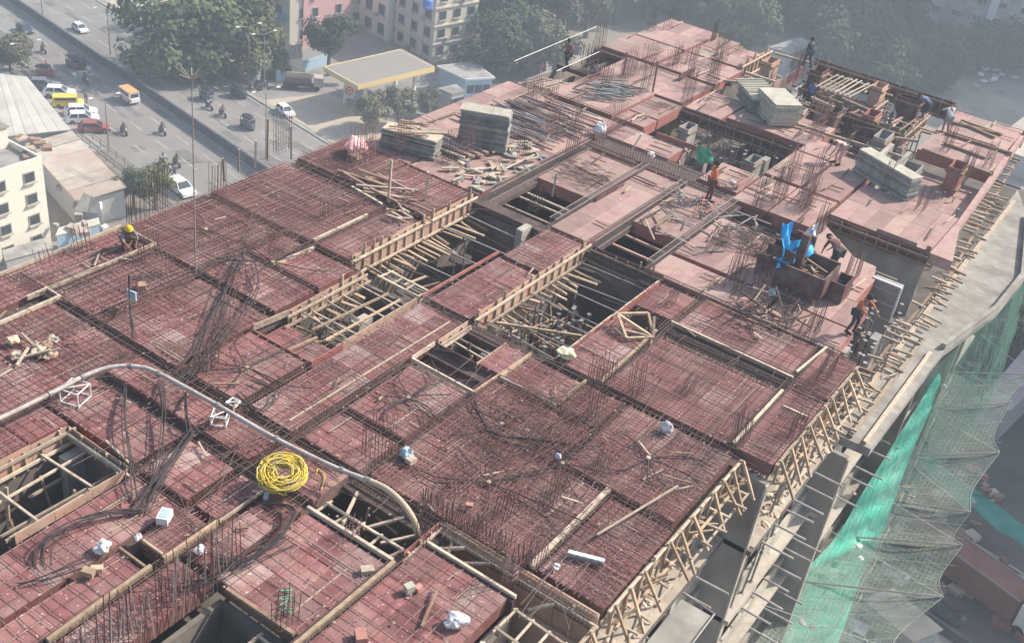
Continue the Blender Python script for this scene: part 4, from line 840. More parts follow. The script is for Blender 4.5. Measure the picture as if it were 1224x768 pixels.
for i in range(8):
    f = i / 8
    o = plank("thin_timber", M_STACKY, (-21.1 + 1.5 * f, 55.4 - 1.3 * f, .83), (-20.0 + 1.5 * f, 56.7 - 1.3 * f, .85), .1, .06); tag(o, "pale slat laid across the top of the slatted double stack", "slat", "slats on the double stack")
for i in range(5):
    f = i / 5
    o = plank("thin_timber", M_WOODPALE, (-28.2 + .9 * f, 36.3 + .7 * f * .3, .1 + .84), (-27.3 + .9 * f, 37.3, .96), .08, .05); tag(o, "loose slat on the low plate stack by the pink bundle", "slat", "slats on the low stack")
# long timbers leaning behind the low stack
for i in range(6):
    tag(plank("timber_beam", M_PINK if i % 2 else M_WOODPALE, (-29.4 + i * .12, 37.0 + i * .25, .15 + .1 * (i % 3)), (-25.6 + i * .1, 37.3 + i * .2, .15 + .1 * (i % 2)), .16, .08), "long dusty beam lying behind the low plate stack", "beam", "beams behind the low stack")
# heap of long pipes
for i in range(46):
    y = U(40.6, 46.2); x = -28.8 + U(0, 1.2) + (y - 41) * .12; L_ = U(2.2, 4.6)
    tag(plank("steel_pipe", M_STEEL if R() < .6 else M_DARKBAR, (x, y, .05 + U(0, .35)), (x + L_, y + U(-.35, .2), .05 + U(0, .35)), .06, .05), "long grey pipe in the spread heap at the left of the pink deck", "pipe", "pipes of the spread heap")
for i in range(34):
    c = Vector((U(-26.2, -24.6), U(48.2, 51.2), U(.05, .4))); a = U(.2, .9)
    d = Vector((cos(a), sin(a), 0)) * U(.5, .9)
    tag(plank("steel_pipe", M_STACKG, c - d, c + d, .07, .06), "short greenish pipe in the compact heap before the stepped pink blocks", "pipe", "pipes of the compact heap")
for i in range(70):
    c = Vector((U(-25.5, -23.2), U(35.4, 40.8), U(.03, .2))); a = U(0, 3.2); L_ = U(.25, .8)
    d = Vector((cos(a), sin(a), 0)) * L_ / 2
    tag(plank("timber_offcut", random.choice([M_WOODPALE, M_WOODPALE, M_STACKG, M_STACKY]), c - d, c + d, U(.06, .22), .05), "pale scrap of timber in the rubbish heap beside the tall square stack", "offcut", "scraps beside the tall stack")
for i in range(60):
    c = Vector((U(-17.2, -11.8), U(37.5, 42.8), U(.03, .14))); a = U(0, 3.2); L_ = U(.4, 1.9)
    if -14.2 < c.x < -10 and c.y > 38.2 and R() < .5: continue
    d = Vector((cos(a), sin(a), 0)) * L_ / 2
    tag(plank("steel_pipe", M_STEEL if R() < .6 else M_WOODPALE, c - d, c + d, .06, .04), "grey pipe or bar strewn around the man with the green cloth", "pipe", "pipes strewn around the man")
mb2 = MB()
for i in range(230):
    c = Vector((U(-14.2, -11.6), U(39, 41.4), U(.05, .25))); a = U(-.3, .6); d = Vector((cos(a), sin(a), U(-.1, .1))) * U(.1, .35); mb2.tri_bar(c - d, c + d, .025)
for i in range(160):
    c = Vector((U(-22.3, -20), U(39, 41.2), U(.05, .25))); a = U(-.3, .6); d = Vector((cos(a), sin(a), U(-.1, .1))) * U(.1, .3); mb2.tri_bar(c - d, c + d, .02)
o = build(mb2, "loose_stirrups", M_DARKBAR); tag(o, "dark heap of loose wire stirrups on the pink deck", "rebar", None, "stuff")

# ------------------------------------------------------------------ maroon container with blue sheets
c0 = at(958, 345, 0)
t = thing("formwork_container", "big maroon open box frame with a tall post on the deck's right side", "container", tuple(c0))
x0, y0 = -11.7, 37.3
def bxp(name, m, a, b_, c, d, e, f, par): piece(name, m, ((a + b_) / 2, (c + d) / 2, (e + f) / 2), (b_ - a, d - c, f - e), par)
for (a, b_, c, d, e, f) in [(-11.6, -8.9, 37.25, 37.33, .35, 1.25), (-11.6, -8.9, 38.9, 38.98, .5, 1.3), (-11.62, -11.54, 37.33, 38.9, .35, 1.25), (-8.95, -8.87, 37.33, 38.9, .4, 1.25), (-11.6, -8.9, 37.3, 38.9, .34, .4), (-10.9, -10.1, 39.0, 39.1, .4, 1.9), (-11.4, -10.3, 37.5, 37.58, 1.25, 1.7)]: bxp("panel", M_MAROON, a, b_, c, d, e, f, t)
for x in (-11.4, -10.2, -9.1):
    for y in (37.4, 38.8): plank("leg", M_WOODDARK, (x, y, 0), (x, y, .4), .1, .1, t)
plank("post", M_MAROON, (-10.3, 38.2, .3), (-10.25, 38.2, 2.3), .3, .3, t)
for i in range(7):
    y = 37.4 + i * .22; plank("rib", M_WOODDARK, (-11.5, y, .8), (-9, y, .82), .06, .06, t)
for i in range(34):
    c = Vector((U(-11.4, -9.1), U(37.5, 38.8), U(.45, 1.2))); a = U(0, 3.1); d = Vector((cos(a), sin(a), U(-.3, .3))) * U(.2, .6)
    c.x = min(max(c.x, -10.9), -9.6); c.y = min(max(c.y, 37.9), 38.4)
    tag(plank("loose_lath", random.choice([M_WOODDARK, M_MAROON, M_DARKBAR, M_WOODPALE]), c - d, c + d, .07, .05), "lath or bar thrown into the maroon container", "batten", "laths in the maroon container")
# two open side bins and stains on rims
for (a, b_, c, d) in [(-8.86, -8.3, 38.2, 39.2), (-11.0, -10.2, 39.15, 40.0)]:
    for q in [(a, b_, c, c + .05, .05, .85), (a, b_, d - .05, d, .05, .85), (a, a + .05, c + .05, d - .05, .05, .85), (b_ - .05, b_, c + .05, d - .05, .05, .85), (a + .05, b_ - .05, c + .05, d - .05, .3, .34)]: bxp("bin_side", M_MAROON, *q, t)
def sheet(name, m, corners, label, cat, n=10, fold=.06):
    mb = MB(); A, B, C2, D = [Vector(q) for q in corners]
    nn = (B - A).cross(D - A).normalized()
    g = [[(A * (1 - u) + B * u) * (1 - v) + (D * (1 - u) + C2 * u) * v + nn * fold * (sin(u * 9 + v * 5) + .6 * sin(u * 17 - v * 6 + 1)) + (B - A) * .06 * sin(v * 7) + (D - A) * .05 * sin(u * 6 + 2) for u in [j / n for j in range(n + 1)]] for i, v in enumerate([k / n for k in range(n + 1)])]
    mb.grid(g); mb.grid([[p - nn * .012 for p in r] for r in reversed(g)])   # two skins give the sheet a thickness
    return tag(build(mb, name, m, None, corners[0], True), label, cat)
sheet("tarpaulin", M_BLUE, [at(934, 318, 1.0), at(972, 304, 1.3), at(970, 276, 2.0), at(946, 290, 1.8)], "bright blue tarpaulin hung over the back of the maroon container", "tarpaulin", fold=.09)
sheet("tarpaulin", M_BLUE, [at(934, 308, 1.4), at(943, 306, 1.4), at(947, 266, 2.5), at(936, 268, 2.5)], "narrow upright strip of blue tarpaulin beside the maroon container", "tarpaulin", fold=.07)
sheet("tarpaulin", M_BLUE, [at(926, 322, 1.0), at(950, 314, 1.2), at(952, 300, 1.5), at(930, 304, 1.4)], "small crumpled piece of blue tarpaulin low on the maroon container", "tarpaulin", fold=.08)
sheet("plastic_sheet", M_PLASTIC, [at(962, 290, 1.4), at(974, 286, 1.4), at(978, 266, 2.0), at(966, 274, 1.9)], "white plastic sheet flapping behind the blue tarpaulin", "plastic sheet", fold=.06)
mb = MB(); mb.lathe([(.0, 0), (.14, 0), (.14, .05), (.0, .05)], (0, 0, 0), 14)
o = link("yellow_disc", mb.mesh("yellow_disc", M_WOOD), None, at(932, 331, .55)); o.rotation_euler = (1.1, 0, .3); tag(o, "round yellowish disc hanging on the left end of the maroon container", "disc")
tag(plank("blue_bar", M_BLUE, at(1002, 335, .5), at(1012, 336, .5), .12, .08), "short blue bar sticking out of the right end of the maroon container", "bar")
tag(sheet("cloth", M_CYAN, [at(918, 352, .5), at(926, 353, .5), at(928, 345, .8), at(920, 344, .8)], "x", "cloth", fold=.03), "small pale blue rag caught beneath the maroon container")
# tangle of timber and bars at its left foot
for i in range(40):
    c = at(U(878, 955), U(345, 392), U(.05, .7)); a = U(0, 3.2); d = Vector((cos(a), sin(a), U(-.5, .5))) * U(.25, .8)
    tag(plank("timber_offcut", random.choice([M_WOODDARK, M_DARKBAR, M_WOODPALE, M_MAROON]), c - d, c + d, .05, .05), "dark bar or batten in the tangle below the maroon container", "offcut", "tangle below the maroon container")

# grey column box with white rim where the person in the orange shirt stands
t = thing("column_form", "grey column box with white rim behind the person in the brick orange shirt", "column form", (-7.4, 41.4, -1))
bxp("panel", M_CONC, -8.05, -6.92, 41.36, 41.5, -3.1, .0, t)
for z in (-.3, -.85, -1.5): plank("clamp", M_WOODPALE, (-8.08, 41.33, z), (-6.9, 41.33, z), .05, .06, t)
plank("rim", M_WHITE, (-8.08, 41.4, .03), (-6.88, 41.4, .03), .1, .06, t)
plank("rim", M_WHITE, (-6.88, 41.34, -3), (-6.88, 41.34, .05), .08, .06, t, (0, 1, 0))

# ------------------------------------------------------------------ poles on the deck
p = at(234, 328, 0)
t = thing("light_pole", "tall thin pole with a splayed head standing on the red deck's left part", "pole", tuple(p))
q = p + Vector((.05, .1, 7.3))
mb = MB(); mb.tube([p, p + (q - p) * .33, p + (q - p) * .66, q], [.032, .027, .022, .018], 8); build(mb, "shaft", M_PALEBAR, t)
for k in range(9):
    a = 2 * pi * k / 9 + .3; d = Vector((cos(a), sin(a), U(.05, .5)))
    plank("spike", M_PALEBAR if k % 3 else M_WOODPALE, q - Vector((0, 0, .15)), q + d * U(.25, .6), .022, .016, t)
for px, py, h, lb in [(464, 243, 1.9, "bare upright batten beside the plank pile at the top of the red deck"), (508, 240, 1.3, "short upright batten above the grey-walled pit's form wall"), (348, 190, 1.5, "upright batten at the upper left corner of the red deck"), (305, 200, 1.2, "short post on the outer left edge below the road median"), (285, 205, 1.0, "lone stub post on the outer left edge near the white car"), (268, 216, 1.0, "small pale post on the outer left edge"), (320, 192, 1.9, "taller post on the outer left edge below the road median"), (660, 235, 1.1, "upright rusty bar on the beam above the dark pit"), (780, 110, 1.7, "dark upright post at the corner of the stepped pink blocks"), (745, 90, 1.3, "dark upright post on the shaded face of the stepped pink blocks")]:
    p = at(px, py, 0); tag(plank("upright_batten", M_WOODPALE if px < 700 else M_WOODDARK, p, p + Vector((U(-.04, .04), U(-.04, .04), h)), .09, .08), lb, "post")
# white pole leaning on the pink platform
tag(rod("white_pole", M_WHITE, at(755, 180, .1), at(767, 160, 1.0), .05), "short white pole leaning on the pink platform behind the stirrup row", "pole")
# guard line at the far left edge
for a, b_ in [((615, 73), (713, 32)), ((665, 85), (716, 62))]:
    tag(rod("guard_rope", M_WHITE, at(*a, 1.1), at(*b_, 1.1), .018), "thin pale guard line strung along the far left edge behind the standing man", "rope", "guard lines at the far left edge")

# ------------------------------------------------------------------ litter: bags, cartons, bricks, cans, rags
def crumple(px, py, r, m, label, cat, name, z=.12, k=3, sq=.7):
    bm = bmesh.new(); bmesh.ops.create_icosphere(bm, subdivisions=k, radius=r)
    sd = Vector((px, py, 0)) * .37; st = U(.8, 1.35)
    for v in bm.verts:
        q = v.co / r
        v.co *= 1 + .55 * noise.noise(q * 1.3 + sd) + .3 * abs(noise.noise(q * 3.1 + sd)) + U(-.05, .05); v.co.z *= sq; v.co.x *= st
    me = bpy.data.meshes.new(name); bm.to_mesh(me); bm.free(); me.materials.append(m)
    o = link(name, me, None, at(px, py, z) + Vector((0, 0, r * sq * .7))); o.rotation_euler[2] = U(0, 6); return tag(o, label, cat)
crumple(123, 656, 0.185, M_PLASTIC, "crumpled white plastic bag on the lower left red bay above the wooden block", "plastic bag", "plastic_bag")
crumple(240, 660, 0.148, M_PLASTIC, "crumpled white bag among the tall wall bars", "plastic bag", "plastic_bag")
crumple(545, 744, 0.222, M_PLASTIC, "large crumpled white plastic bag on the red bay at the lower edge", "plastic bag", "plastic_bag")
crumple(796, 515, 0.192, M_PLASTIC, "blue-white plastic bag on the bay by the sunny edge", "plastic bag", "plastic_bag", sq=1.0)
crumple(667, 548, 0.089, M_PLASTIC, "small white bag tied on the beam in the dense mesh", "plastic bag", "plastic_bag", sq=1.2)
crumple(165, 643, 0.096, M_PLASTIC, "small white scrap at the end of the narrow dark slot", "plastic bag", "plastic_bag")
crumple(664, 678, 0.104, M_PLASTIC, "white scrap of plastic beside the grey channel", "plastic bag", "plastic_bag")
crumple(716, 158, .22, M_WHITE, "white sack beside the row of tall stirrups on the pink deck", "sack", "white_sack", sq=1.2)
crumple(778, 187, .2, M_WHITE, "round white bundle lying on the row of tall stirrups", "sack", "white_sack", sq=.6)
crumple(876, 220, 0.163, M_PLASTIC, "white bag beside the man with the green cloth", "plastic bag", "plastic_bag", sq=.6)
crumple(675, 425, .24, mat("pale_yellow_cloth", (.6, .55, .35), (.7, .65, .46), 7, .9), "pale yellow rag on the red bay below the triangular frame", "rag", "cloth_rag")
crumple(425, 182, .42, M_PINKCL, "pink bundle on the far edge of the red deck beside the low plate stack", "bundle", "pink_bundle", sq=.95)
crumple(424, 190, .3, M_WOODDARK, "dark sack tucked under the pink bundle", "sack", "dark_sack", sq=.5)
crumple(485, 545, .15, M_CYAN, "grey-blue bucket-like rag tied to the starter bars beside the curved pipe", "rag", "cloth_rag", sq=1.2)
t = thing("white_carton", "white open carton standing on the dark mat at the lower left", "carton", tuple(at(197, 621, .12)))
c = at(197, 621, .12)
piece("box_body", M_WHITE, c + Vector((0, 0, .12)), (.3, .42, .22), t, .5); piece("inner_lining", M_CYAN, c + Vector((0, 0, .234)), (.23, .3, .01), t, .5)
def block(px, py, sz, m, label, cat, name, z=.1, rz=None):
    return tag(piece(name, m, at(px, py, z) + Vector((0, 0, sz[2] / 2)), sz, None, U(0, 3) if rz is None else rz), label, cat)
block(106, 686, (.3, .2, .16), M_WOOD, "brown wooden block on the lower left red bay, left of a pair", "block", "wooden_block", rz=.4)
block(116, 682, (.28, .16, .14), M_WOOD, "brown wooden block on the lower left red bay, right of a pair", "block", "wooden_block", rz=.8)
block(489, 706, (.24, .2, .22), M_STACKY, "pale cream block beside the pink brick on the lower red bay", "block", "cream_block", .05)
block(500, 704, (.2, .14, .12), M_BRICK, "pinkish red brick beside the cream block on the lower red bay", "brick", "loose_brick", .05)
block(431, 763, (.36, .26, .2), M_BRICK, "red brick-like box at the lower edge of the picture", "box", "red_box", .05)
block(491, 552, (.26, .24, .16), M_WOODPALE, "tan little box at the corner of the wide mesh bay", "box", "small_box", .1)
block(561, 605, (.2, .14, .1), M_BRICK, "orange brick on the mesh of the wide bay", "brick", "loose_brick", .14)
block(439, 683, (.34, .22, .14), M_WOODPALE, "pale open carton near the corner below the ladder-like frame", "carton", "cardboard_box", .05, .9)
block(404, 547, (.14, .1, .1), M_BRICK, "small red scrap by the pump pipe", "scrap", "red_scrap", .08)
block(318, 594, (.22, .12, .1), M_CYAN, "small greenish tin below the yellow hose coil", "tin", "paint_tin", .08)
block(158, 358, (.34, .06, .34), M_CYAN, "pale blue square sheet tied to the upright conduits at the left", "sheet", "blue_board", .45, .2)
block(170, 345, (.3, .25, .2), M_WOODDARK, "dark little box beside the pale blue square sheet", "box", "dark_box", .1)
t = thing("steel_channel", "grey notched steel channel lying on the bay at the sunny edge", "channel", tuple(at(698, 668, .16)))
a, b_ = at(679, 661, .16), at(722, 672, .16)
plank("channel_body", M_STACKG, a, b_, .2, .08, t)
for i in range(5):
    q = a + (b_ - a) * (i + .5) / 5; piece("notch_tab", M_WHITE, q + Vector((0, 0, .07)), (.2, .12, .05), t, .3)
# pile of cloth and sacks at the far left bay
for i in range(16):
    px, py = 40 + U(-26, 26), 414 + U(-11, 12)
    crumple(px, py, U(.09, .19), random.choice([M_WOODPALE, M_WOODDARK, M_WOODDARK, M_CONC, M_WOODPALE, M_WOOD]), "tan and brown scrap in the low heap near the left border", "scrap", "scrap_lump", .1)["group"] = "low heap of scraps near the left border"
for a, b_ in [((20, 436), (34, 415)), ((14, 430), (60, 418)), ((26, 398), (40, 412)), ((44, 426), (72, 416))]:
    tag(plank("timber_batten", M_WOODPALE, at(*a, .12), at(*b_, .35), .07, .06), "batten lying on the low heap of scraps near the left border", "batten", "battens on the heap of sacks")
# plank pile left of the bare upright batten
for i in range(14):
    c = at(U(430, 475), U(208, 236), .08 + U(0, .2)); a = U(-.2, .7); d = Vector((cos(a), sin(a), 0)) * U(.4, 1.3)
    tag(plank("timber_batten", random.choice([M_WOODPALE, M_WOODDARK, M_PINK]), c - d, c + d, .1, .06), "batten in the loose pile around the bare upright batten", "batten", "pile around the upright batten")
for i in range(10):
    c = at(U(468, 510), U(246, 262), .1 + U(0, .2)); a = U(-.8, 1.2); d = Vector((cos(a), sin(a), 0)) * U(.2, .6)
    tag(plank("timber_batten", random.choice([M_WOODPALE, M_WOODDARK]), c - d, c + d, .07, .06), "batten around the small box form above the grey-walled pit", "batten", "battens above the grey-walled pit")
# green cord on the lower red bay
q = [at(342 + 7 * sin(i * 1.3), 700 + i * 1.6 + U(-2, 2), .1 + U(0, .06)) for i in range(22)]
mb = MB(); mb.tube(curve(q, 4), .018, 5)
tag(build(mb, "green_string", mat("green_cord", (.12, .3, .2), (.2, .42, .3), 5, .8)), "tangled green cord on the lower red bay beside the wall bars", "cord")
tag(plank("timber_batten", M_WOODDARK, at(504, 748, .1), at(526, 698, .2), .06, .05), "thin dark batten leaning diagonally on the lower red bay", "batten")
lit = MB()
for i in range(900):
    x, y = (U(-30.3, -18), U(14, 34)) if R() < .55 else (U(-18, -7.6), U(13, 34.5))
    if (-23.3 < x < -19.7 and 27 < y < 35) or (-17.7 < x < -14 and 27 < y < 35) or (-22.4 < x < -19.8 and 11 < y < 14.5) or (-22.3 < x < -19.8 and 21.5 < y < 27) or (-17.7 < x < -15 and 23.8 < y < 27): continue
    s = U(.02, .055); a = U(0, 3); z = U(.07, .13)
    c1, s1 = cos(a) * s, sin(a) * s
    n = len(lit.v); h = U(.01, .04)
    lit.v += [(x + c1, y + s1, z), (x - s1, y + c1, z), (x - c1, y - s1, z), (x + s1, y - c1, z), (x, y, z + h)]
    lit.f += [(n, n + 1, n + 4), (n + 1, n + 2, n + 4), (n + 2, n + 3, n + 4), (n + 3, n, n + 4), (n + 3, n + 2, n + 1, n)]
o = build(lit, "scattered_debris", M_WOODPALE); tag(o, "tiny pale scraps scattered over the red deck", "debris", None, "stuff")
for i in range(60):
    x, y = U(-30, -7.8), U(14, 34); a = U(0, 3); L_ = U(.25, .9)
    if (-23.3 < x < -19.7 and 21.4 < y < 35) or (-17.7 < x < -14 and 23.8 < y < 35) or (-22.4 < x < -19.8 and 11 < y < 14.5) or (x > -15.3 and y < 18.6): continue
    tag(plank("timber_offcut", random.choice([M_WOODPALE, M_WOODPALE, M_WOODDARK]), (x, y, .12), (x + cos(a) * L_, y + sin(a) * L_, .13), .05, .035), "small batten offcut lying on the rebar of the red deck", "offcut", "offcuts strewn on the red deck")
# ------------------------------------------------------------------ people
M_SKIN = mat("brown_skin", (.2, .11, .07), (.26, .15, .1), 9, .6)
M_HAIR = mat("black_hair", (.015, .013, .012))
CL = {k: mat(k + "_cloth", tuple(x * .85 for x in c), tuple(min(1, x * 1.15) for x in c), 9, .9) for k, c in dict(dark=(.05, .05, .065), blue=(.1, .16, .3), pink=(.55, .38, .36), white=(.6, .62, .66), maroon=(.14, .06, .06), orange=(.8, .2, .06), brick=(.5, .17, .09), purple=(.16, .12, .17), grey=(.2, .2, .22), brown=(.2, .12, .09), tan=(.42, .33, .24), red=(.5, .06, .06), navy=(.03, .05, .1), green=(.08, .2, .1)).items()}
POSES = {
    'stand': dict(pel=(0, 0, .93), spi=(0, .0, 1.13), che=(0, .01, 1.34), nec=(0, .02, 1.5), hea=(0, .04, 1.62), sL=(-.19, 0, 1.43), eL=(-.25, .02, 1.15), wL=(-.24, .12, .93), sR=(.19, 0, 1.43), eR=(.26, .02, 1.15), wR=(.25, .14, .92), hL=(-.1, 0, .9), kL=(-.12, .03, .5), aL=(-.13, -.03, .09), tL=(-.15, .14, .04), hR=(.1, 0, .9), kR=(.13, .05, .5), aR=(.14, .0, .09), tR=(.17, .17, .04)),
    'walk': dict(pel=(0, 0, .92), spi=(0, .03, 1.12), che=(0, .06, 1.33), nec=(0, .09, 1.48), hea=(0, .12, 1.6), sL=(-.19, .06, 1.42), eL=(-.26, .0, 1.15), wL=(-.22, .2, .98), sR=(.19, .06, 1.42), eR=(.26, .18, 1.17), wR=(.22, .42, 1.1), hL=(-.1, 0, .9), kL=(-.11, .2, .52), aL=(-.11, .18, .09), tL=(-.12, .36, .05), hR=(.1, 0, .9), kR=(.11, .0, .48), aR=(.12, -.26, .12), tR=(.13, -.1, .04)),
    'bend': dict(pel=(0, -.1, .9), spi=(0, .08, 1.02), che=(0, .28, 1.12), nec=(0, .42, 1.14), hea=(0, .55, 1.12), sL=(-.19, .33, 1.12), eL=(-.23, .42, .85), wL=(-.18, .52, .62), sR=(.19, .33, 1.12), eR=(.24, .4, .85), wR=(.17, .56, .64), hL=(-.1, -.1, .88), kL=(-.14, .02, .48), aL=(-.15, -.04, .09), tL=(-.17, .13, .04), hR=(.1, -.1, .88), kR=(.13, .06, .48), aR=(.14, .02, .09), tR=(.16, .19, .04)),
    'reach': dict(pel=(0, -.02, .92), spi=(0, .04, 1.12), che=(0, .12, 1.31), nec=(0, .18, 1.46), hea=(0, .24, 1.57), sL=(-.19, .12, 1.4), eL=(-.27, .34, 1.24), wL=(-.2, .58, 1.12), sR=(.19, .12, 1.4), eR=(.27, .32, 1.2), wR=(.2, .56, 1.05), hL=(-.1, 0, .9), kL=(-.13, .06, .5), aL=(-.14, .0, .09), tL=(-.16, .17, .04), hR=(.1, 0, .9), kR=(.12, .02, .49), aR=(.13, -.12, .09), tR=(.15, .05, .04)),
    'crouch': dict(pel=(0, -.12, .34), spi=(0, .0, .53), che=(0, .14, .7), nec=(0, .24, .82), hea=(0, .32, .92), sL=(-.19, .16, .76), eL=(-.27, .34, .56), wL=(-.16, .52, .4), sR=(.19, .16, .76), eR=(.27, .36, .56), wR=(.15, .54, .36), hL=(-.1, -.1, .32), kL=(-.22, .3, .48), aL=(-.18, .06, .09), tL=(-.2, .24, .04), hR=(.1, -.1, .32), kR=(.22, .3, .48), aR=(.18, .04, .09), tR=(.2, .22, .04)),
    'ride': dict(pel=(0, -.1, .8), spi=(0, -.06, 1.0), che=(0, .0, 1.2), nec=(0, .04, 1.35), hea=(0, .08, 1.47), sL=(-.19, .0, 1.29), eL=(-.3, .22, 1.08), wL=(-.3, .48, 1.0), sR=(.19, .0, 1.29), eR=(.3, .22, 1.08), wR=(.3, .48, 1.0), hL=(-.1, -.1, .78), kL=(-.2, .28, .7), aL=(-.2, .1, .32), tL=(-.2, .27, .27), hR=(.1, -.1, .78), kR=(.2, .28, .7), aR=(.2, .1, .32), tR=(.2, .27, .27)),
}
RAD = dict(pel=.135, spi=.125, che=.15, nec=.055, hea=.1, sL=.062, eL=.045, wL=.03, hL=.09, kL=.062, aL=.042, tL=.035)
def rad(k): return RAD.get(k, RAD.get(k[0] + 'L'))
def skin(name, J, names, edges, m, parent, scale=1.0, extra=None):
    v = [Vector(J[n]) for n in names]; rs = [rad(n) * scale for n in names]; e = [(names.index(a), names.index(b)) for a, b in edges]
    if extra:
        for src, pts, rr in extra:
            prev = names.index(src)
            for p, r in zip(pts, rr): v.append(Vector(p)); rs.append(r); e.append((prev, len(v) - 1)); prev = len(v) - 1
    me = bpy.data.meshes.new(name); me.from_pydata([tuple(p) for p in v], e, [])
    o = bpy.data.objects.new(name, me); col.objects.link(o); o.parent = parent
    o.modifiers.new("Skin", 'SKIN')
    for i, r in enumerate(rs): me.skin_vertices[0].data[i].radius = (r, r)
    me.skin_vertices[0].data[0].use_root = True
    sb = o.modifiers.new("Subsurf", 'SUBSURF'); sb.levels = 1; sb.render_levels = 1
    me.materials.append(m); return o
def person(pose, loc, yaw, label, shirt='dark', legs='dark', hat=None, group=None, hs=1.0, vest=None):
    J = {k: Vector(q) for k, q in POSES[pose].items()}
    t = tag(link("person", None, None, loc), label, "person", group)
    t.rotation_euler = (0, 0, yaw); t.scale = (hs,) * 3
    N = list(J.keys())
    E_ = [('pel', 'spi'), ('spi', 'che'), ('che', 'nec'), ('nec', 'hea'), ('che', 'sL'), ('sL', 'eL'), ('eL', 'wL'), ('che', 'sR'), ('sR', 'eR'), ('eR', 'wR'), ('pel', 'hL'), ('hL', 'kL'), ('kL', 'aL'), ('aL', 'tL'), ('pel', 'hR'), ('hR', 'kR'), ('kR', 'aR'), ('aR', 'tR')]
    extra = []; f = (J['hea'] - J['nec']).normalized(); fw = Vector((0, 1, 0)) if abs(f.y) < .8 else Vector((0, .3, -1)).normalized()
    extra.append(('hea', [J['hea'] + f * .07], [.085])); extra.append(('hea', [J['hea'] + fw * .1 - f * .01], [.016]))
    for s in (-1, 1): extra.append(('hea', [J['hea'] + Vector((s * .1, 0, 0))], [.016]))
    for side, sx in (('L', -1), ('R', 1)):
        d = (J['w' + side] - J['e' + side]).normalized(); w = J['w' + side]; lat = Vector((sx, 0, 0))
        palm = w + d * .07; extra.append(('w' + side, [palm], [.032]))
        for i in range(4):
            o_ = lat * (.028 - .019 * i); L_ = (.06, .075, .07, .05)[i]
            extra.append(('w' + side, [palm + o_ * .8 + d * .03, palm + o_ + d * (.03 + L_ * .6) + fw * .012, palm + o_ + d * (.02 + L_) + fw * .035], [.012, .0095, .008]))
        extra.append(('w' + side, [w + d * .03 + fw * .025 - lat * .015, w + d * .07 + fw * .05 - lat * .02], [.013, .01]))
    skin("body", J, N, E_, M_SKIN, t, .97, extra)
    K = dict(J)
    for s in 'LR': K['w' + s] = J['e' + s].lerp(J['w' + s], .45)
    skin("shirt", K, ['che', 'spi', 'pel', 'sL', 'eL', 'wL', 'sR', 'eR', 'wR'], [('che', 'spi'), ('spi', 'pel'), ('che', 'sL'), ('sL', 'eL'), ('eL', 'wL'), ('che', 'sR'), ('sR', 'eR'), ('eR', 'wR')], CL[shirt], t, 1.16)
    skin("trousers", J, ['pel', 'hL', 'kL', 'aL', 'hR', 'kR', 'aR'], [('pel', 'hL'), ('hL', 'kL'), ('kL', 'aL'), ('pel', 'hR'), ('hR', 'kR'), ('kR', 'aR')], CL[legs], t, 1.2)
    for s in 'LR':
        mb = MB(); a, b_ = J['a' + s] - Vector((0, .05, .03)), J['t' + s] + Vector((0, .06, 0)); mb.tube([a, (a + b_) / 2, b_], [.055, .06, .04], 8)
        o = bpy.data.objects.new("shoe", mb.mesh("shoe", M_HAIR, True)); col.objects.link(o); o.parent = t
    mb = MB(); rr = .128 if hat else .118
    mb.lathe([(rr * 1.25 if hat else rr, -.01), (rr, .0), (rr * .93, .06), (rr * .6, .115), (rr * .15, .135)], (0, 0, 0), 12)
    o = bpy.data.objects.new("helmet" if hat else "hair", mb.mesh("helmet" if hat else "hair", hat or M_HAIR, True)); col.objects.link(o); o.parent = t
    o.location = J['hea'] + f * .035 - fw * .012; o.rotation_euler = Vector((0, 0, 1)).rotation_difference((f - fw * .25).normalized()).to_euler()
    return t
def yaw_to(p, q): return math.atan2(-(q[0] - p[0]), q[1] - p[1])
a = at(152, 296, .06); person('crouch', a, -1.9, "person in a yellow helmet crouching at the left edge of the red deck", 'grey', 'brown', M_YHAT)
person('walk', at(677, 84, .02), 2.9, "bare-headed person in dark brown clothes standing at the far left edge of the pink deck", 'brown', 'dark', hs=1.02)
person('crouch', at(711, 97, -.4), .6, "person in dull purple crouching beside the standing one at the far left edge", 'purple', 'purple')
p4 = at(846, 240, .05); person('stand', p4, -.8, "person in a bright orange vest and dark trousers standing mid-deck with a green cloth", 'orange', 'maroon', None, hs=1.08)
person('walk', at(964, 80, .3), 1.0, "slim person in dark blue-black clothes standing on the far edge wall", 'navy', 'navy', None, hs=.98)
person('reach', at(1017, 398, .03), -1.9, "person in a brick orange shirt working at the grey column box", 'brick', 'dark', hs=1.06)
person('bend', at(993, 325, .35), 1.0, "person in dark maroon clothes bending over the back of the maroon container", 'maroon', 'dark', hs=1.1)
person('bend', at(1000, 196, .0), 2.4, "person in dusty pink clothes bending down beside the open formwork area", 'pink', 'pink', hs=1.05)
person('bend', at(1103, 142, -.2), 1.2, "person in a blue shirt bending over the far right form wall", 'blue', 'dark')
person('reach', at(1128, 160, -.1), .8, "dark-haired person in a whitish shirt at the inner corner of the far right deck", 'white', 'grey')
person('walk', at(965, 131, -1.0), .2, "person in a blue shirt half hidden among the bars by the slatted double stack", 'blue', 'navy')
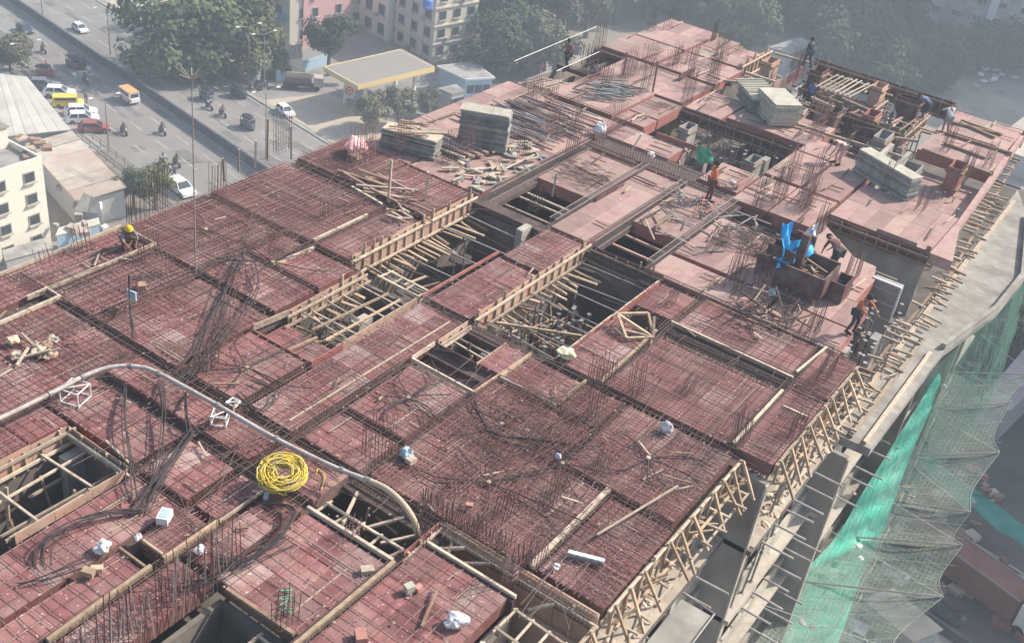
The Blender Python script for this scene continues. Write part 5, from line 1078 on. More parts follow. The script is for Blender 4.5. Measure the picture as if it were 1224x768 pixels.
# green cloth held up beside the man with the vest
sheet("green_cloth", M_GREEN, [at(832, 193, .7), at(850, 196, .9), at(851, 178, 1.5), at(834, 173, 1.4)], "green mesh cloth bunched up in front of the man in the orange vest", "cloth", fold=.09)
for i, (px, py) in enumerate([(1057, 160), (1068, 165), (1082, 162), (1042, 158)]):
    sheet("green_cloth", M_GREEN, [at(px - 6, py + 3, -.6), at(px + 6, py + 6, -.6), at(px + 6, py - 7, -.1), at(px - 6, py - 8, -.1)], "strip of green mesh hanging among the props of the far open area", "cloth", fold=.05)["group"] = "green mesh strips in the far open area"
sheet("blue_sheet", M_CYAN, [at(953, 112, -.9), at(962, 113, -.9), at(964, 100, -.2), at(955, 100, -.2)], "pale blue sheet among the bars next to the slatted double stack", "sheet", fold=.04)
sheet("white_sheet", M_WHITE, [at(1067, 141, -.5), at(1071, 141, -.5), at(1074, 122, .2), at(1070, 124, .2)], "narrow white sheet standing in the far open area", "sheet", fold=.02)
# ------------------------------------------------------------------ the street far below
G = -42.0
M_GROUND = mat("dusty_ground", (.23, .205, .17), (.37, .33, .275), .12, .95, contrast=.3, c3=(.13, .12, .11), s3=.03)
M_ROAD = mat("worn_asphalt", (.19, .178, .165), (.28, .262, .24), .25, .9, contrast=.4, c3=(.21, .19, .17), s3=.06)
M_MARK = mat("faded_road_paint", (.27, .26, .24), (.46, .44, .4), 1.8, .9)
M_KERB = mat("dusty_kerb", (.26, .25, .23), (.38, .36, .33), 1.2, .9)
M_GRASS = mat("dry_verge", (.08, .085, .04), (.18, .15, .09), .8, .95)
M_DARKWALL = mat("dark_divider_wall", (.07, .075, .08), (.12, .125, .13), .8, .8)
M_FORE = mat("forecourt_slab", (.2, .19, .18), (.29, .275, .26), .2, .9)
M_GLASS = mat("dark_window_glass", (.03, .04, .05), (.06, .075, .09), .3, .15, spec=.6)
M_TYRE = mat("tyre_rubber", (.02, .02, .02))
def plain(c, n, **k): return MATS.get(n) or mat(n, tuple(x * .93 for x in c), c, 2, k.get('rough', .6), rand=k.get('rand', 0))
O2, RD, RN = Vector((-94.2, 90.3, 0)), Vector((.9824, -.1868, 0)).normalized(), Vector((.1868, .9824, 0)).normalized()
ROADYAW = math.atan2(RD.y, RD.x)
def rp(s, t, z=G): return O2 + RD * s + RN * t + Vector((0, 0, z))
def strip(name, m, s0, s1, t0, t1, z0, z1, kind='structure', label=None, cat=None):
    mb = MB(); n = max(1, int((s1 - s0) / 40)) if kind == 'structure' else 1
    for i in range(n):
        a, b_ = s0 + (s1 - s0) * i / n, s0 + (s1 - s0) * (i + 1) / n
        mb.prism([tuple(rp(a, t0))[:2], tuple(rp(b_, t0))[:2], tuple(rp(b_, t1))[:2], tuple(rp(a, t1))[:2]], z0, z1)
    return tag(build(mb, name, m), label, cat, None, kind)
mb = MB(); N_ = 12
for i in range(N_):
    for j in range(N_): x, y = -620 + 1080 * i / N_, -50 + 790 * j / N_; mb.quad((x, y, G), (x + 1080 / N_, y, G), (x + 1080 / N_, y + 790 / N_, G), (x, y + 790 / N_, G))
tag(build(mb, "ground", M_GROUND), None, None, None, "structure")
strip("road", M_ROAD, -420, 300, -12.6, -.9, G, G + .005)
strip("road", M_ROAD, -420, 300, .9, 11.6, G, G + .005)
strip("service_lane", M_FORE, -420, 300, 12.6, 18, G, G + .006)
strip("forecourt", M_FORE, -30, 26, 18.2, 42, G, G + .01)
strip("median_kerb", M_KERB, -420, 300, -.85, .85, G, G + .22)
strip("median_verge", M_GRASS, -420, 300, .05, .7, G + .22, G + .3)
for i in range(-30, 20):
    strip("divider_wall", M_DARKWALL, i * 10 + .05, i * 10 + 9.95, -.75, -.45, G + .22, G + 1.5, 'thing', "dark concrete divider segment along the road median", "divider")["group"] = "divider segments along the road median"
strip("road_kerb", M_KERB, -420, -12, -13.0, -12.65, G, G + .14); strip("road_kerb", M_KERB, -420, 300, 11.65, 12.0, G, G + .14)
strip("pavement", M_KERB, -420, -12, -15.5, -13.0, G, G + .1)
mk = MB()
for t in (-9.6, -6.6, -3.7, 3.6, 6.4, 9.1):
    s = -200
    while s < 200:
        q = [rp(s, t - .09), rp(s + 3.2, t - .09), rp(s + 3.2, t + .09), rp(s, t + .09)]; mk.prism([tuple(p)[:2] for p in q], G + .009, G + .012); s += 6.5 if t < 0 else 5.5
for t in (-12.2, -1.2, 1.2, 11.3): mk.prism([tuple(rp(a, b_))[:2] for a, b_ in ((-300, t - .07), (250, t - .07), (250, t + .07), (-300, t + .07))], G + .009, G + .012)
tag(build(mk, "road_markings", M_MARK), None, None, None, "structure")
pm = MB()
for i in range(60):
    s, t, w, l = U(-70, 12), random.choice([U(-12, -1.5), U(1.5, 11)]), U(.4, 1.6), U(1, 9)
    pm.prism([tuple(rp(s, t))[:2], tuple(rp(s + l, t + U(-.1, .1)))[:2], tuple(rp(s + l, t + w))[:2], tuple(rp(s + U(-.3, .3), t + w))[:2]], G + .0055 + i * .00003, G + .0062 + i * .00003)
tag(build(pm, "road_patches", mat("patched_asphalt", (.13, .125, .12), (.2, .19, .175), 1, .9)), None, None, None, "structure")
mb = MB()   # beige bare lot beyond the road at the upper left
mb.prism([tuple(p)[:2] for p in (rp(-70, 13), rp(-31, 13), rp(-30, 17.5), rp(-40, 26), rp(-70, 30))], G + .012, G + .02)
tag(build(mb, "bare_lot", mat("beige_bare_earth", (.4, .34, .26), (.5, .43, .34), .4, .95)), None, None, None, "structure")
mb = MB(); mb.prism([tuple(p)[:2] for p in (rp(-16, 12.5), rp(24, 12.5), rp(20, 21), rp(-5, 24), rp(-14, 22))], G + .016, G + .024)
tag(build(mb, "bare_lot", M_FORE if False else MATS["beige_bare_earth"]), None, None, None, "structure")

# ------------------------------------------------------------------ trees
M_TRUNK = mat("bark", (.1, .075, .05), (.17, .13, .09), 3, .95)
LEAF = [mat("leaf_olive", (.06, .075, .025), (.15, .155, .06), .5, .8, rand=.2, contrast=.5), mat("leaf_deep_green", (.025, .05, .02), (.075, .105, .04), .5, .8, rand=.2, contrast=.5), mat("leaf_fresh_green", (.045, .068, .028), (.11, .135, .062), .5, .8, rand=.2, contrast=.5), mat("leaf_dusty", (.1, .1, .06), (.2, .19, .12), .5, .9, rand=.2, contrast=.5)]
def crown_mesh(seed, n, m, spread=1.0, leaf=.075):
    rs = random.Random(seed); mb = MB(); blobs = []
    for i in range(22):
        a = rs.uniform(0, 2 * pi); r = rs.uniform(.1, .85) * spread; z = rs.uniform(-.6, .62)
        blobs.append((cos(a) * r, sin(a) * r, z * (1.1 - r * .5), rs.uniform(.22, .42)))
    for i in range(n):
        bx, by, bz, br = blobs[rs.randrange(22)]
        d = Vector((rs.gauss(0, 1), rs.gauss(0, 1), rs.gauss(0, 1))); d.normalize(); rr = br * rs.uniform(.55, 1.1)
        c = Vector((bx, by, bz)) + d * rr
        nn = (d + Vector((rs.uniform(-.7, .7), rs.uniform(-.7, .7), rs.uniform(-.2, .8)))).normalized()
        u = nn.cross(Vector((rs.uniform(-1, 1), rs.uniform(-1, 1), .3))).normalized(); v = nn.cross(u); s = leaf * rs.uniform(.6, 1.4)
        mb.quad(c - u * s, c - v * s * .7, c + u * s, c + v * s * .7)
    return mb.mesh("crown", m)
CROWNS = [crown_mesh(11 + i, 5200, LEAF[i], 1.0, .05) for i in range(4)]
CROWNS2 = [crown_mesh(31 + i, 4200, LEAF[i], .9, .055) for i in range(4)]
def trunk_mesh(seed):
    rs = random.Random(seed); mb = MB(); mb.tube(curve([(0, 0, 0), (.02, .01, .3), (rs.uniform(-.05, .05), .02, .6), (0, 0, .85)], 3), [.045, .042, .04, .037, .034, .031, .028, .024, .02, .015], 7)
    for i in range(7):
        a = rs.uniform(0, 2 * pi); z = rs.uniform(.35, .7); r = rs.uniform(.2, .42)
        mb.tube([(0, 0, z), (cos(a) * r * .5, sin(a) * r * .5, z + .12), (cos(a) * r, sin(a) * r, z + .2)], [.02, .014, .006], 5)
    return mb.mesh("trunk", M_TRUNK)
TRUNKS = [trunk_mesh(i) for i in range(3)]
TI = [0]
def tree(loc, h, r, kind, label, group=None, tall=1.0):
    TI[0] += 1; i = TI[0]
    t = thing("broadleaf_tree", label, "tree", loc, group)
    k = link("trunk", TRUNKS[i % 3], t, loc); k.scale = (h * .8, h * .8, h * .9); k.rotation_euler[2] = U(0, 6)
    c = link("crown", (CROWNS if i % 2 else CROWNS2)[kind], t, Vector(loc) + Vector((0, 0, max(h - r * .72, r * .62)))); c.scale = (r, r * U(.9, 1.1), r * .92); c.rotation_euler[2] = U(0, 6)
    return t
def G_at(px, py): return at(px, py, G)
tree(G_at(226, 88), 13, 9, 2, "largest bright green roadside tree casting its shade over the road at the upper left")
tree(G_at(285, 84), 12, 7.5, 0, "olive roadside tree right of the largest one")
tree(G_at(262, 40), 12, 7, 0, "olive tree behind the largest roadside tree")
tree(G_at(393, 90), 9.5, 4.0, 1, "dark tree in front of the white block with three windows")
tree(G_at(335, 92), 4, 2.2, 0, "low olive tree behind the forecourt wall")
for i, (px, py, h, r, k) in enumerate([(588, 92, 10, 6.2, 1), (622, 84, 11, 6.8, 1), (606, 55, 12, 6.8, 1), (650, 88, 9, 6, 3), (668, 60, 15, 6.5, 3), (700, 45, 14, 6.5, 0), (735, 30, 14, 6.5, 3), (655, 30, 15, 7, 3), (768, 25, 13, 6, 0), (800, 10, 13, 6, 3)]):
    tree(G_at(px, py), h, r, k, ["dark tree", "dark tree", "dark tree", "dusty grey-green tree", "dusty grey-green tree", "olive tree", "dusty grey-green tree", "dusty grey-green tree", "olive tree", "dusty grey-green tree"][i] + " in the belt behind the building's far left edge", "tree belt behind the far left edge")
for i, (px, py, h, r, k) in enumerate([(1000, 95, 12, 7.5, 1), (1045, 115, 11, 7, 1), (886, 60, 10, 6, 0), (870, 38, 12, 6, 1), (935, 30, 10, 6, 1), (990, 44, 10, 6.5, 1), (1015, 62, 13, 7, 1), (1010, 40, 10, 6, 1), (1050, 50, 14, 7.5, 1), (1085, 70, 14, 7, 1), (1060, 34, 9, 5, 1), (1100, 50, 9, 5.5, 1), (1132, 84, 8, 5.5, 2), (1158, 70, 6, 4, 2), (1130, 105, 12, 6, 1), (1215, 68, 8, 4.5, 1), (1060, 92, 12, 6, 1), (1095, 108, 12, 6.5, 1), (1030, 92, 12, 6, 1), (1000, 78, 8, 5.5, 1), (850, 15, 12, 6, 1)]):
    if px > 1050: h, r = h * .62, r * .8
    tree(G_at(px, py), h, r, k, ["olive", "dark", "fresh green", "dusty"][k] + " tree in the shaded grove behind the building's far right edge", "trees of the shaded grove")
rf = random.Random(5); kf = 0
while kf < 34:
    px, py = rf.uniform(842, 1222), rf.uniform(8, 118)
    if (px > 1105 and py > 92) or (905 < px < 985 and 40 < py < 95) or (px > 1060 and py < 72) or py > 60 + (px - 840) * .16: continue
    kf += 1; tree(G_at(px, py), rf.uniform(6.5, 9.5), rf.uniform(4, 6), rf.choice([1, 1, 1, 0]), "tree of the dark grove", "trees of the shaded grove")
for i in range(12):
    tree(G_at(rf.uniform(560, 830), rf.uniform(2, 26)), rf.uniform(8, 11), rf.uniform(4.5, 6.5), rf.choice([1, 3, 0]), "belt tree", "tree belt behind the far left edge")
tree(G_at(446, 158), 5.6, 3.0, 3, "olive-grey tree standing close behind the top corner of the red deck")
tree(G_at(476, 150), 5.5, 2.8, 3, "smaller dusty tree right of the one behind the top corner of the red deck")
tree(G_at(512, 140), 4.0, 2.2, 3, "dusty bush-like tree before the station office")
tree(G_at(186, 250), 5.5, 2.6, 0, "olive tree poking up behind the left edge of the red deck")
tree(G_at(160, 250), 5.0, 2.4, 2, "green tree left of the olive one behind the left edge of the red deck")
tree(G_at(12, 85), 5, 3, 3, "small dusty tree by the pale metal roof at the left border")
tree(G_at(22, 72), 4, 2.4, 3, "smaller dusty bush near the left border beside the road")

# ------------------------------------------------------------------ buildings
WIN = {}
def window(t, c, yaw, w, h, parent_wall=None):
    fr = link("window", cube_mesh(M_CONCPALE, "window"), t, c); fr.rotation_euler[2] = yaw; fr.scale = (w + .24, .12, h + .24)
    g = link("pane", cube_mesh(M_GLASS, "pane"), t, Vector(c) + Vector((sin(yaw), -cos(yaw), 0)) * .035); g.rotation_euler[2] = yaw; g.scale = (w, .12, h)
    s = link("sill", cube_mesh(M_CONCPALE, "sill"), t, Vector(c) + Vector((sin(yaw) * .12, -cos(yaw) * .12, -h / 2 - .15))); s.rotation_euler[2] = yaw; s.scale = (w + .4, .35, .1)
def block_building(label, corner, wx, wy, h, m, yaw=ROADYAW, floors=4, nx=3, ny=3, roofm=None, parapet=.7, ww=1.2, wh=1.3, skip=(), bands=False, m2=None):
    """corner = ground corner nearest the camera; the front runs back along -x (length wx), the sunny side along +y (length wy)"""
    c = Vector(corner); ex = Vector((cos(yaw), sin(yaw), 0)); ey = Vector((-sin(yaw), cos(yaw), 0))
    t = thing("building", label, "building", tuple(c))
    def P(a, b_): q = c - ex * a + ey * b_; return (q.x, q.y)
    mb = MB(); mb.prism([P(0, 0), P(0, wy), P(wx, wy), P(wx, 0)], c.z, c.z + h); build(mb, "wall", m, t)
    for a0, a1, b0, b1 in ((0, wx, 0, .2), (0, wx, wy - .2, wy), (0, .2, .2, wy - .2), (wx - .2, wx, .2, wy - .2)):
        mb = MB(); mb.prism([P(a0, b0), P(a0, b1), P(a1, b1), P(a1, b0)], c.z + h + .004, c.z + h + parapet); build(mb, "parapet", m, t)
    mb = MB(); mb.prism([P(.2, .2), P(.2, wy - .2), P(wx - .2, wy - .2), P(wx - .2, .2)], c.z + h + .004, c.z + h + .06); build(mb, "roof", roofm or M_CONC, t)
    fh = h / floors
    for f in range(floors):
        z = c.z + fh * (f + .55)
        for i in range(nx):
            q = c - ex * (wx * (i + .5) / nx) - ey * .02; window(t, (q.x, q.y, z), yaw, ww, wh)
        for j in range(ny):
            q = c + ex * .02 + ey * (wy * (j + .5) / ny); window(t, (q.x, q.y, z), yaw + pi / 2, ww, wh)
        if bands and f:
            mb = MB(); mb.prism([P(-.25, -.25), P(-.25, wy), P(wx, wy), P(wx, -.25)], c.z + fh * f - .15, c.z + fh * f + .1); build(mb, "floor_band", m2 or M_CONCPALE, t)
    rb_ = random.Random(int(abs(c.x) * 10))
    for k in range(int(floors * (nx + ny) * .3)):
        f = rb_.randrange(floors); z = c.z + fh * (f + .2)
        if rb_.random() < .5: q = c - ex * wx * ((rb_.randrange(nx) + .5) / nx + .5 / nx * .75) - ey * .25
        else: q = c + ex * .25 + ey * wy * ((rb_.randrange(ny) + .5) / ny + .5 / ny * .7)
        piece("ac_unit", M_CONCPALE, (q.x, q.y, z), (.7, .45, .5), t, yaw)
    for k in range(4):
        q = c - ex * wx * rb_.uniform(.15, .85) + ey * wy * rb_.uniform(.2, .8); piece("roof_box", M_CONC if k % 2 else M_CONCPALE, (q.x, q.y, c.z + h + .5), (rb_.uniform(.6, 1.8), rb_.uniform(.6, 1.6), .9), t, yaw)
    for k in range(2):
        q = c - ex * wx * rb_.uniform(.05, .95) - ey * .06; piece("drain_pipe", M_CONC, (q.x, q.y, c.z + h / 2), (.12, .12, h), t, yaw)
    return t
M_CREAM = plain((.6, .55, .45), "cream_wall"); M_PINKW = plain((.66, .38, .38), "pink_wall"); M_WHITEW = plain((.78, .73, .63), "white_wall"); M_GREYW = plain((.42, .42, .42), "grey_wall"); M_BLUEW = plain((.35, .48, .58), "blue_wall"); M_PALEROOF = plain((.27, .245, .21), "pale_roof")
# white house with square windows at the left border: its long side faces the sun
corner = at(50, 190, -32); 
c = Vector((corner.x, 38.0, G))
wb = block_building("white house with rows of square windows at the left border", tuple(c), 13, corner.y - 38, 9.6, M_WHITEW, 0.0, 4, 2, 7, ww=1.05, wh=.95)
t = thing("roof_cabin", "small white stair cabin on the roof of the white house at the left border", "cabin", (-98, 59, -32.3))
piece("wall", M_WHITEW, (-99.5, 59.2, -31.2), (2.6, 2.8, 2.2), t); piece("roof", M_PALEROOF, (-99.5, 59.2, -30.02), (3, 3.2, .12), t)
def pitched(label, pts, z0, z1, m, ridge=0.0, ribs=0, wallm=None, name="shed", cat="shed", rm=None):
    """pts: four plan corners; the roof sheet rises from z0 (edge 0-1) to z1 (edge 3-2)"""
    P = [Vector((p[0], p[1], 0)) for p in pts]
    t = thing(name, label, cat, (P[0].x, P[0].y, G))
    mb = MB(); mb.prism([tuple((p - (p - sum(P, Vector()) / 4) * .06))[:2] for p in P], G, min(z0, z1) - .15); build(mb, "wall", wallm or M_GREYW, t)
    n = max(1, ribs)
    for i in range(n):
        a, b_ = i / n, (i + 1) / n - .004
        q = [P[0].lerp(P[1], a) + Vector((0, 0, z0)), P[0].lerp(P[1], b_) + Vector((0, 0, z0)), P[3].lerp(P[2], b_) + Vector((0, 0, z1)), P[3].lerp(P[2], a) + Vector((0, 0, z1))]
        mb = MB(); mb.quad(*[v + Vector((0, 0, U(0, .05))) for v in q]); mb.quad(*[v - Vector((0, 0, .08)) for v in reversed(q)])
        for k in range(4): mb.quad(q[k] - Vector((0, 0, .08)), q[(k + 1) % 4] - Vector((0, 0, .08)), q[(k + 1) % 4], q[k])
        build(mb, "roof_sheet", m, t)
    return t
M_METAL = mat("pale_metal_roof", (.44, .42, .37), (.55, .53, .47), .35, .7, rand=.08, c3=(.36, .33, .28), s3=.12)
M_TINB = mat("dusty_tin_roof", (.38, .33, .27), (.54, .48, .4), .7, .9, rand=.16, c3=(.4, .3, .25), s3=.2)
def gp(px, py, z): q = at(px, py, z); return (q.x, q.y)
pitched("long pale metal roof beside the parked cars at the left border", [gp(-10, 165, -38), gp(85, 155, -38), gp(33, 97, -38), gp(-14, 92, -38)], -38, -37.4, M_METAL, ribs=7)
pitched("brownish tin roof of patched sheets beside the kerb railing", [gp(30, 172, -38.6), gp(92, 242, -38.6), gp(152, 226, -38.4), gp(86, 158, -38.4)], -38.6, -38.2, M_TINB, ribs=6)
pitched("rusty tin roof strip below the patched roof, near the white house", [gp(66, 215, -39), gp(98, 232, -39), gp(112, 222, -39), gp(82, 205, -39)], -39, -38.2, M_TINB, ribs=3)
pitched("grey pitched hut roof between the white house and the deck's left edge", [gp(88, 252, -39), gp(122, 256, -39), gp(118, 240, -38), gp(100, 232, -38)], -39, -37.8, M_CONC, ribs=2)
pitched("low tin lean-to behind the sacks at the deck's left edge", [gp(66, 282, -39.5), gp(120, 268, -39.5), gp(118, 258, -39), gp(70, 270, -39)], -39.5, -39.2, M_METAL, ribs=3, wallm=M_BLUEW)
pitched("small grey yard roof under the white house at the left border", [gp(6, 312, -40), gp(64, 296, -40), gp(50, 282, -39.5), gp(2, 296, -39.5)], -40, -39.8, M_CONC, ribs=2)
for i in range(14):
    q = at(U(62, 135), U(215, 285), -39.4); tag(piece("roof_scrap", random.choice([M_WOODDARK, M_TINB, M_WHITE, M_CONC, M_PINKCL]), q, (U(.3, 1.2), U(.3, 1.0), U(.2, .8)), None, U(0, 3)), "junk box piled among the huts beside the white house", "junk", "junk among the huts")
# kerb railing beside the road
t = thing("railing", "double grey railing along the kerb beside the patched tin roof", "railing", tuple(rp(-12, -13)))
for tt in (-13.2, -14.6):
    for s in range(0, 26, 2): rod("post", M_STEEL, rp(-17 + s, tt, G), rp(-17 + s, tt, G + 1.0), .05, t)
    for z in (.5, 1.0): rod("rail", M_STEEL, rp(-17, tt, G + z), rp(9, tt, G + z), .05, t)
# far buildings along the top
block_building("cream block with a teal band left of the pink strip at the top edge", tuple(at(346, 58, G)), 5.5, 10, 17, M_CREAM, ROADYAW, 5, 1, 2)
block_building("narrow pink block between the cream ones at the top edge", tuple(at(362, 56, G)), 2.4, 9, 17, M_PINKW, ROADYAW, 5, 1, 2, ww=.9)
block_building("pale cream block right of the pink strip, mostly behind trees", tuple(at(384, 40, G)), 3.4, 9, 17, M_CREAM, ROADYAW, 5, 1, 2, ww=.9)
block_building("white flat-roofed block showing three dark windows at the top edge", tuple(at(462, 50, G)), 13, 9, 9.4, M_WHITEW, ROADYAW, 3, 4, 2, roofm=M_PALEROOF, ww=1.5, wh=1.6)
gb = block_building("grey-sided cream block with shaded balconies behind the fuel station", tuple(at(516, 74, G)), 9.5, 9, 11.5, M_CREAM, ROADYAW, 4, 3, 3, ww=1.3, bands=True, m2=M_CREAM)
block_building("pinkish block whose edge shows at the top behind the cream one", tuple(at(425, 22, G)), 7, 8, 10, M_PINKW, ROADYAW, 3, 3, 2, roofm=M_PALEROOF)
t = thing("water_tank", "round blue water tank on the roof of the grey-sided cream block", "tank", tuple(at(513, 10, -30.5)))
mb = MB(); mb.lathe([(.75, 0), (.78, .2), (.75, 1.2), (.5, 1.45), (.15, 1.55)], tuple(at(511, 10, -30.6)), 12); build(mb, "barrel", plain((.1, .2, .6), "blue_tank"), t)
mb = MB(); mb.lathe([(.2, 0), (.2, .12)], tuple(at(511, 10, -29.1)), 10); build(mb, "lid", plain((.1, .2, .6), "blue_tank"), t)
M_TEAL = plain((.12, .42, .5), "teal_band")
q = at(346, 58, G); o = piece("wall_band", M_TEAL, (q.x - 2.75, q.y + .35, G + 4.4), (4.6, .2, 1.0), None, ROADYAW); tag(o, "teal signboard across the front of the cream block at the top edge", "signboard")
pitched("tan gabled hut in front of the pink block", [gp(326, 62, -39), gp(345, 70, -39), gp(352, 58, -38), gp(334, 52, -38)], -39, -37.6, M_WOODPALE, ribs=2, wallm=M_CREAM)
pitched("second tan hut roof in front of the pink block", [gp(346, 70, -39), gp(362, 68, -39), gp(360, 56, -38), gp(348, 58, -38)], -39, -37.6, M_WOODPALE, ribs=2, wallm=M_CREAM)
# station office: white edged roof, blue wall
def flat_house(label, pts, h, wallm, roofm, door=True):
    P = [Vector((*p, 0)) for p in pts]; c = sum(P, Vector()) / 4
    t = thing("kiosk", label, "kiosk", (P[0].x, P[0].y, G))
    mb = MB(); mb.prism([tuple(c + (p - c) * .9)[:2] for p in P], G, G + h); build(mb, "wall", wallm, t)
    mb = MB(); mb.prism([tuple(p)[:2] for p in P], G + h + .004, G + h + .3); build(mb, "roof", roofm, t)
    mb = MB(); mb.prism([tuple(c + (p - c) * .93)[:2] for p in P], G + h + .304, G + h + .34); build(mb, "roof_top", M_CONC, t)
    a, b_ = c + (P[0] - c) * .905, c + (P[1] - c) * .905
    for f in (.2, .5, .8):
        q = a.lerp(b_, f); o = piece("window", M_GLASS, (q.x, q.y, G + h * .55), (1.1, .1, 1.2), t, math.atan2((b_ - a).y, (b_ - a).x))
    return t
flat_house("blue-walled station office with a white roof edge right of the fuel canopy", [gp(557, 96, -38.6), gp(592, 94, -38.6), gp(566, 75, -38.6), gp(522, 80, -38.6)], 3.3, M_BLUEW, M_WHITE)
flat_house("small pale annex in front of the station office", [gp(540, 114, -39.2), gp(556, 110, -39.2), gp(545, 102, -39.2), gp(522, 107, -39.2)], 2.7, M_GREYW, M_PALEROOF)
flat_house("flat pale roofed hall beyond the far edge wall of the building", [gp(942, 67, -38), gp(980, 59, -38), gp(957, 46, -38), gp(917, 58, -38)], 4.0, M_GREYW, M_PALEROOF)
# fuel canopy
t = thing("fuel_canopy", "flat fuel station canopy with a cream and orange fascia", "canopy", (-97, 117, G))
cz = -36.5; cp = [(-101.5, 111.2), (-94.2, 109.8), (-92.0, 123.8), (-99.5, 125.4)]
mb = MB(); mb.prism(cp, cz - .55, cz - .02); build(mb, "slab", M_WHITEW, t)
mb = MB(); cc = Vector((-96.8, 117.5)); mb.prism([tuple(cc + (Vector(p) - cc) * .97) for p in cp], cz - .016, cz + .02); build(mb, "roof", M_PALEROOF, t)
M_FASC = plain((.72, .5, .24), "orange_fascia"); M_FASC2 = plain((.72, .56, .27), "cream_fascia")
for i in range(4):
    a, b_ = Vector((*cp[i], cz - .2)), Vector((*cp[(i + 1) % 4], cz - .2)); nn = (b_ - a).cross(Vector((0, 0, 1))).normalized() * .06
    plank("fascia", M_FASC2, a + nn, b_ + nn, .08, .5, t, (0, 0, 1)); plank("fascia_stripe", M_FASC, a + nn * 1.5 - Vector((0, 0, .34)), b_ + nn * 1.5 - Vector((0, 0, .34)), .08, .28, t)
for p in ((-99.5, 113.5), (-95.2, 112.7), (-98, 122.8), (-93.8, 121.8)): piece("column", M_WHITEW, (*p, (G + cz - .55) / 2), (.4, .4, cz - .55 - G), t)
for p in ((-98.2, 114.5), (-96.2, 114.1), (-97, 121.5), (-95, 121)):
    u = thing("fuel_pump", "fuel pump standing under the station canopy", "fuel pump", (*p, G), "fuel pumps under the canopy")
    piece("cabinet", M_BLUEW, (*p, G + .85), (.7, .5, 1.5), u, ROADYAW); piece("plinth", M_KERB, (*p, G + .06), (1.4, .9, .12), u, ROADYAW); piece("display", M_GLASS, (p[0], p[1] - .26, G + 1.3), (.5, .04, .3), u, ROADYAW)
# round emblem sign
q = at(417, 126, G)
t = thing("emblem_sign", "white station sign panel with a round orange-red emblem", "sign", tuple(q))
rod("post", M_STEEL, q, q + Vector((0, 0, 1.1)), .07, t); pc = q + Vector((0, 0, 2.1)); yw = .75
piece("panel", M_WHITE, pc, (1.6, .16, 2.0), t, yw)
fn = Vector((sin(yw), -cos(yw), 0)); fr_ = Vector((cos(yw), sin(yw), 0))
def disc(name, m, c, r0, r1, par, off):
    mb = MB(); n = 28
    for i in range(n):
        a, b_ = 2 * pi * i / n, 2 * pi * (i + 1) / n
        f = lambda r, w: c + fn * off + fr_ * (r * cos(w)) + Vector((0, 0, r * sin(w)))
        mb.quad(f(r0, a), f(r1, a), f(r1, b_), f(r0, b_))
    build(mb, name, m, par)
M_EMB = plain((.75, .16, .06), "emblem_red"); M_EMB2 = plain((.1, .12, .35), "emblem_blue")
disc("emblem_ring", M_EMB, pc + Vector((0, 0, .15)), .4, .6, t, .1); disc("emblem_disc", M_EMB, pc + Vector((0, 0, .15)), .0, .22, t, .1)
piece("emblem_bar", M_EMB, pc + Vector((0, 0, .15)) + fn * .1, (.8, .02, .14), t, yw)
# yard wall behind the forecourt
for i in range(9):
    a, b_ = at(330 + i * 7, 98 - i * 2.4, G), at(330 + (i + 1) * 7, 98 - (i + 1) * 2.4, G)
    tag(plank("yard_wall", M_BLUEW, a + Vector((0, 0, .9)), b_ + Vector((0, 0, .9)), .2, 1.8), "pale blue boundary wall panel behind the fuel forecourt", "wall", "boundary wall panels behind the forecourt")
for i, (px, py, h, r) in enumerate([(1150, 405, 5, 3), (1182, 392, 6, 3.4), (1205, 425, 4.5, 2.8), (1170, 440, 4, 2.6), (1215, 380, 6, 3.6), (1140, 440, 4, 2.4), (1200, 350, 6, 3.6), (1222, 330, 6, 3.6)]):
    tree(G_at(px, py), h, r, 1, ["bush", "small tree", "low bush", "squat bush", "spreading tree", "narrow bush", "rounded tree", "shaded tree"][i] + " behind the teal net sheet at the right border")
strip("back_yard", mat("dark_yard", (.07, .068, .06), (.13, .12, .1), .3, .95), 60, 150, -2, 60, G + .02, G + .03)  # dark ground sheet laid over road and soil at the right
for i, (x, y, w, l, lb) in enumerate([(-24, 172, 9, 14, "long dusty shed roof far behind the teal net sheet at the right border"), (-8, 150, 7, 10, "rusty tin shed roof behind the bushes at the right border"), (6, 132, 6, 9, "pale tin shed roof beyond the pink panelled stall")]):
    pitched(lb, [(x, y), (x + w, y - 1), (x + w + 1.5, y + l), (x + 1.5, y + l + 1)], G + 3.4, G + 4.2, [M_TINB, M_TINB, M_METAL, M_CONC][i], ribs=5)
for i in range(60):
    q = G_at(U(1000, 1224), U(560, 768)) + Vector((0, 0, .25)); k = R()
    tag(piece("yard_junk", random.choice([M_WOODPALE, M_CONC, M_WOODDARK, M_TINB, M_PINKSIDE]), q, (U(.3, 1.6), U(.3, 1.2), U(.3, .9)), None, U(0, 3)), "box or sheet of junk in the yard below the catch nets", "junk", "junk in the yard below the nets")
pitched("brown patched roof in the yard below the nearest catch nets", [gp(1030, 715, -39), gp(1092, 768, -39), gp(1128, 752, -38.4), gp(1068, 702, -38.4)], -39, -38.4, M_TINB, ribs=6)
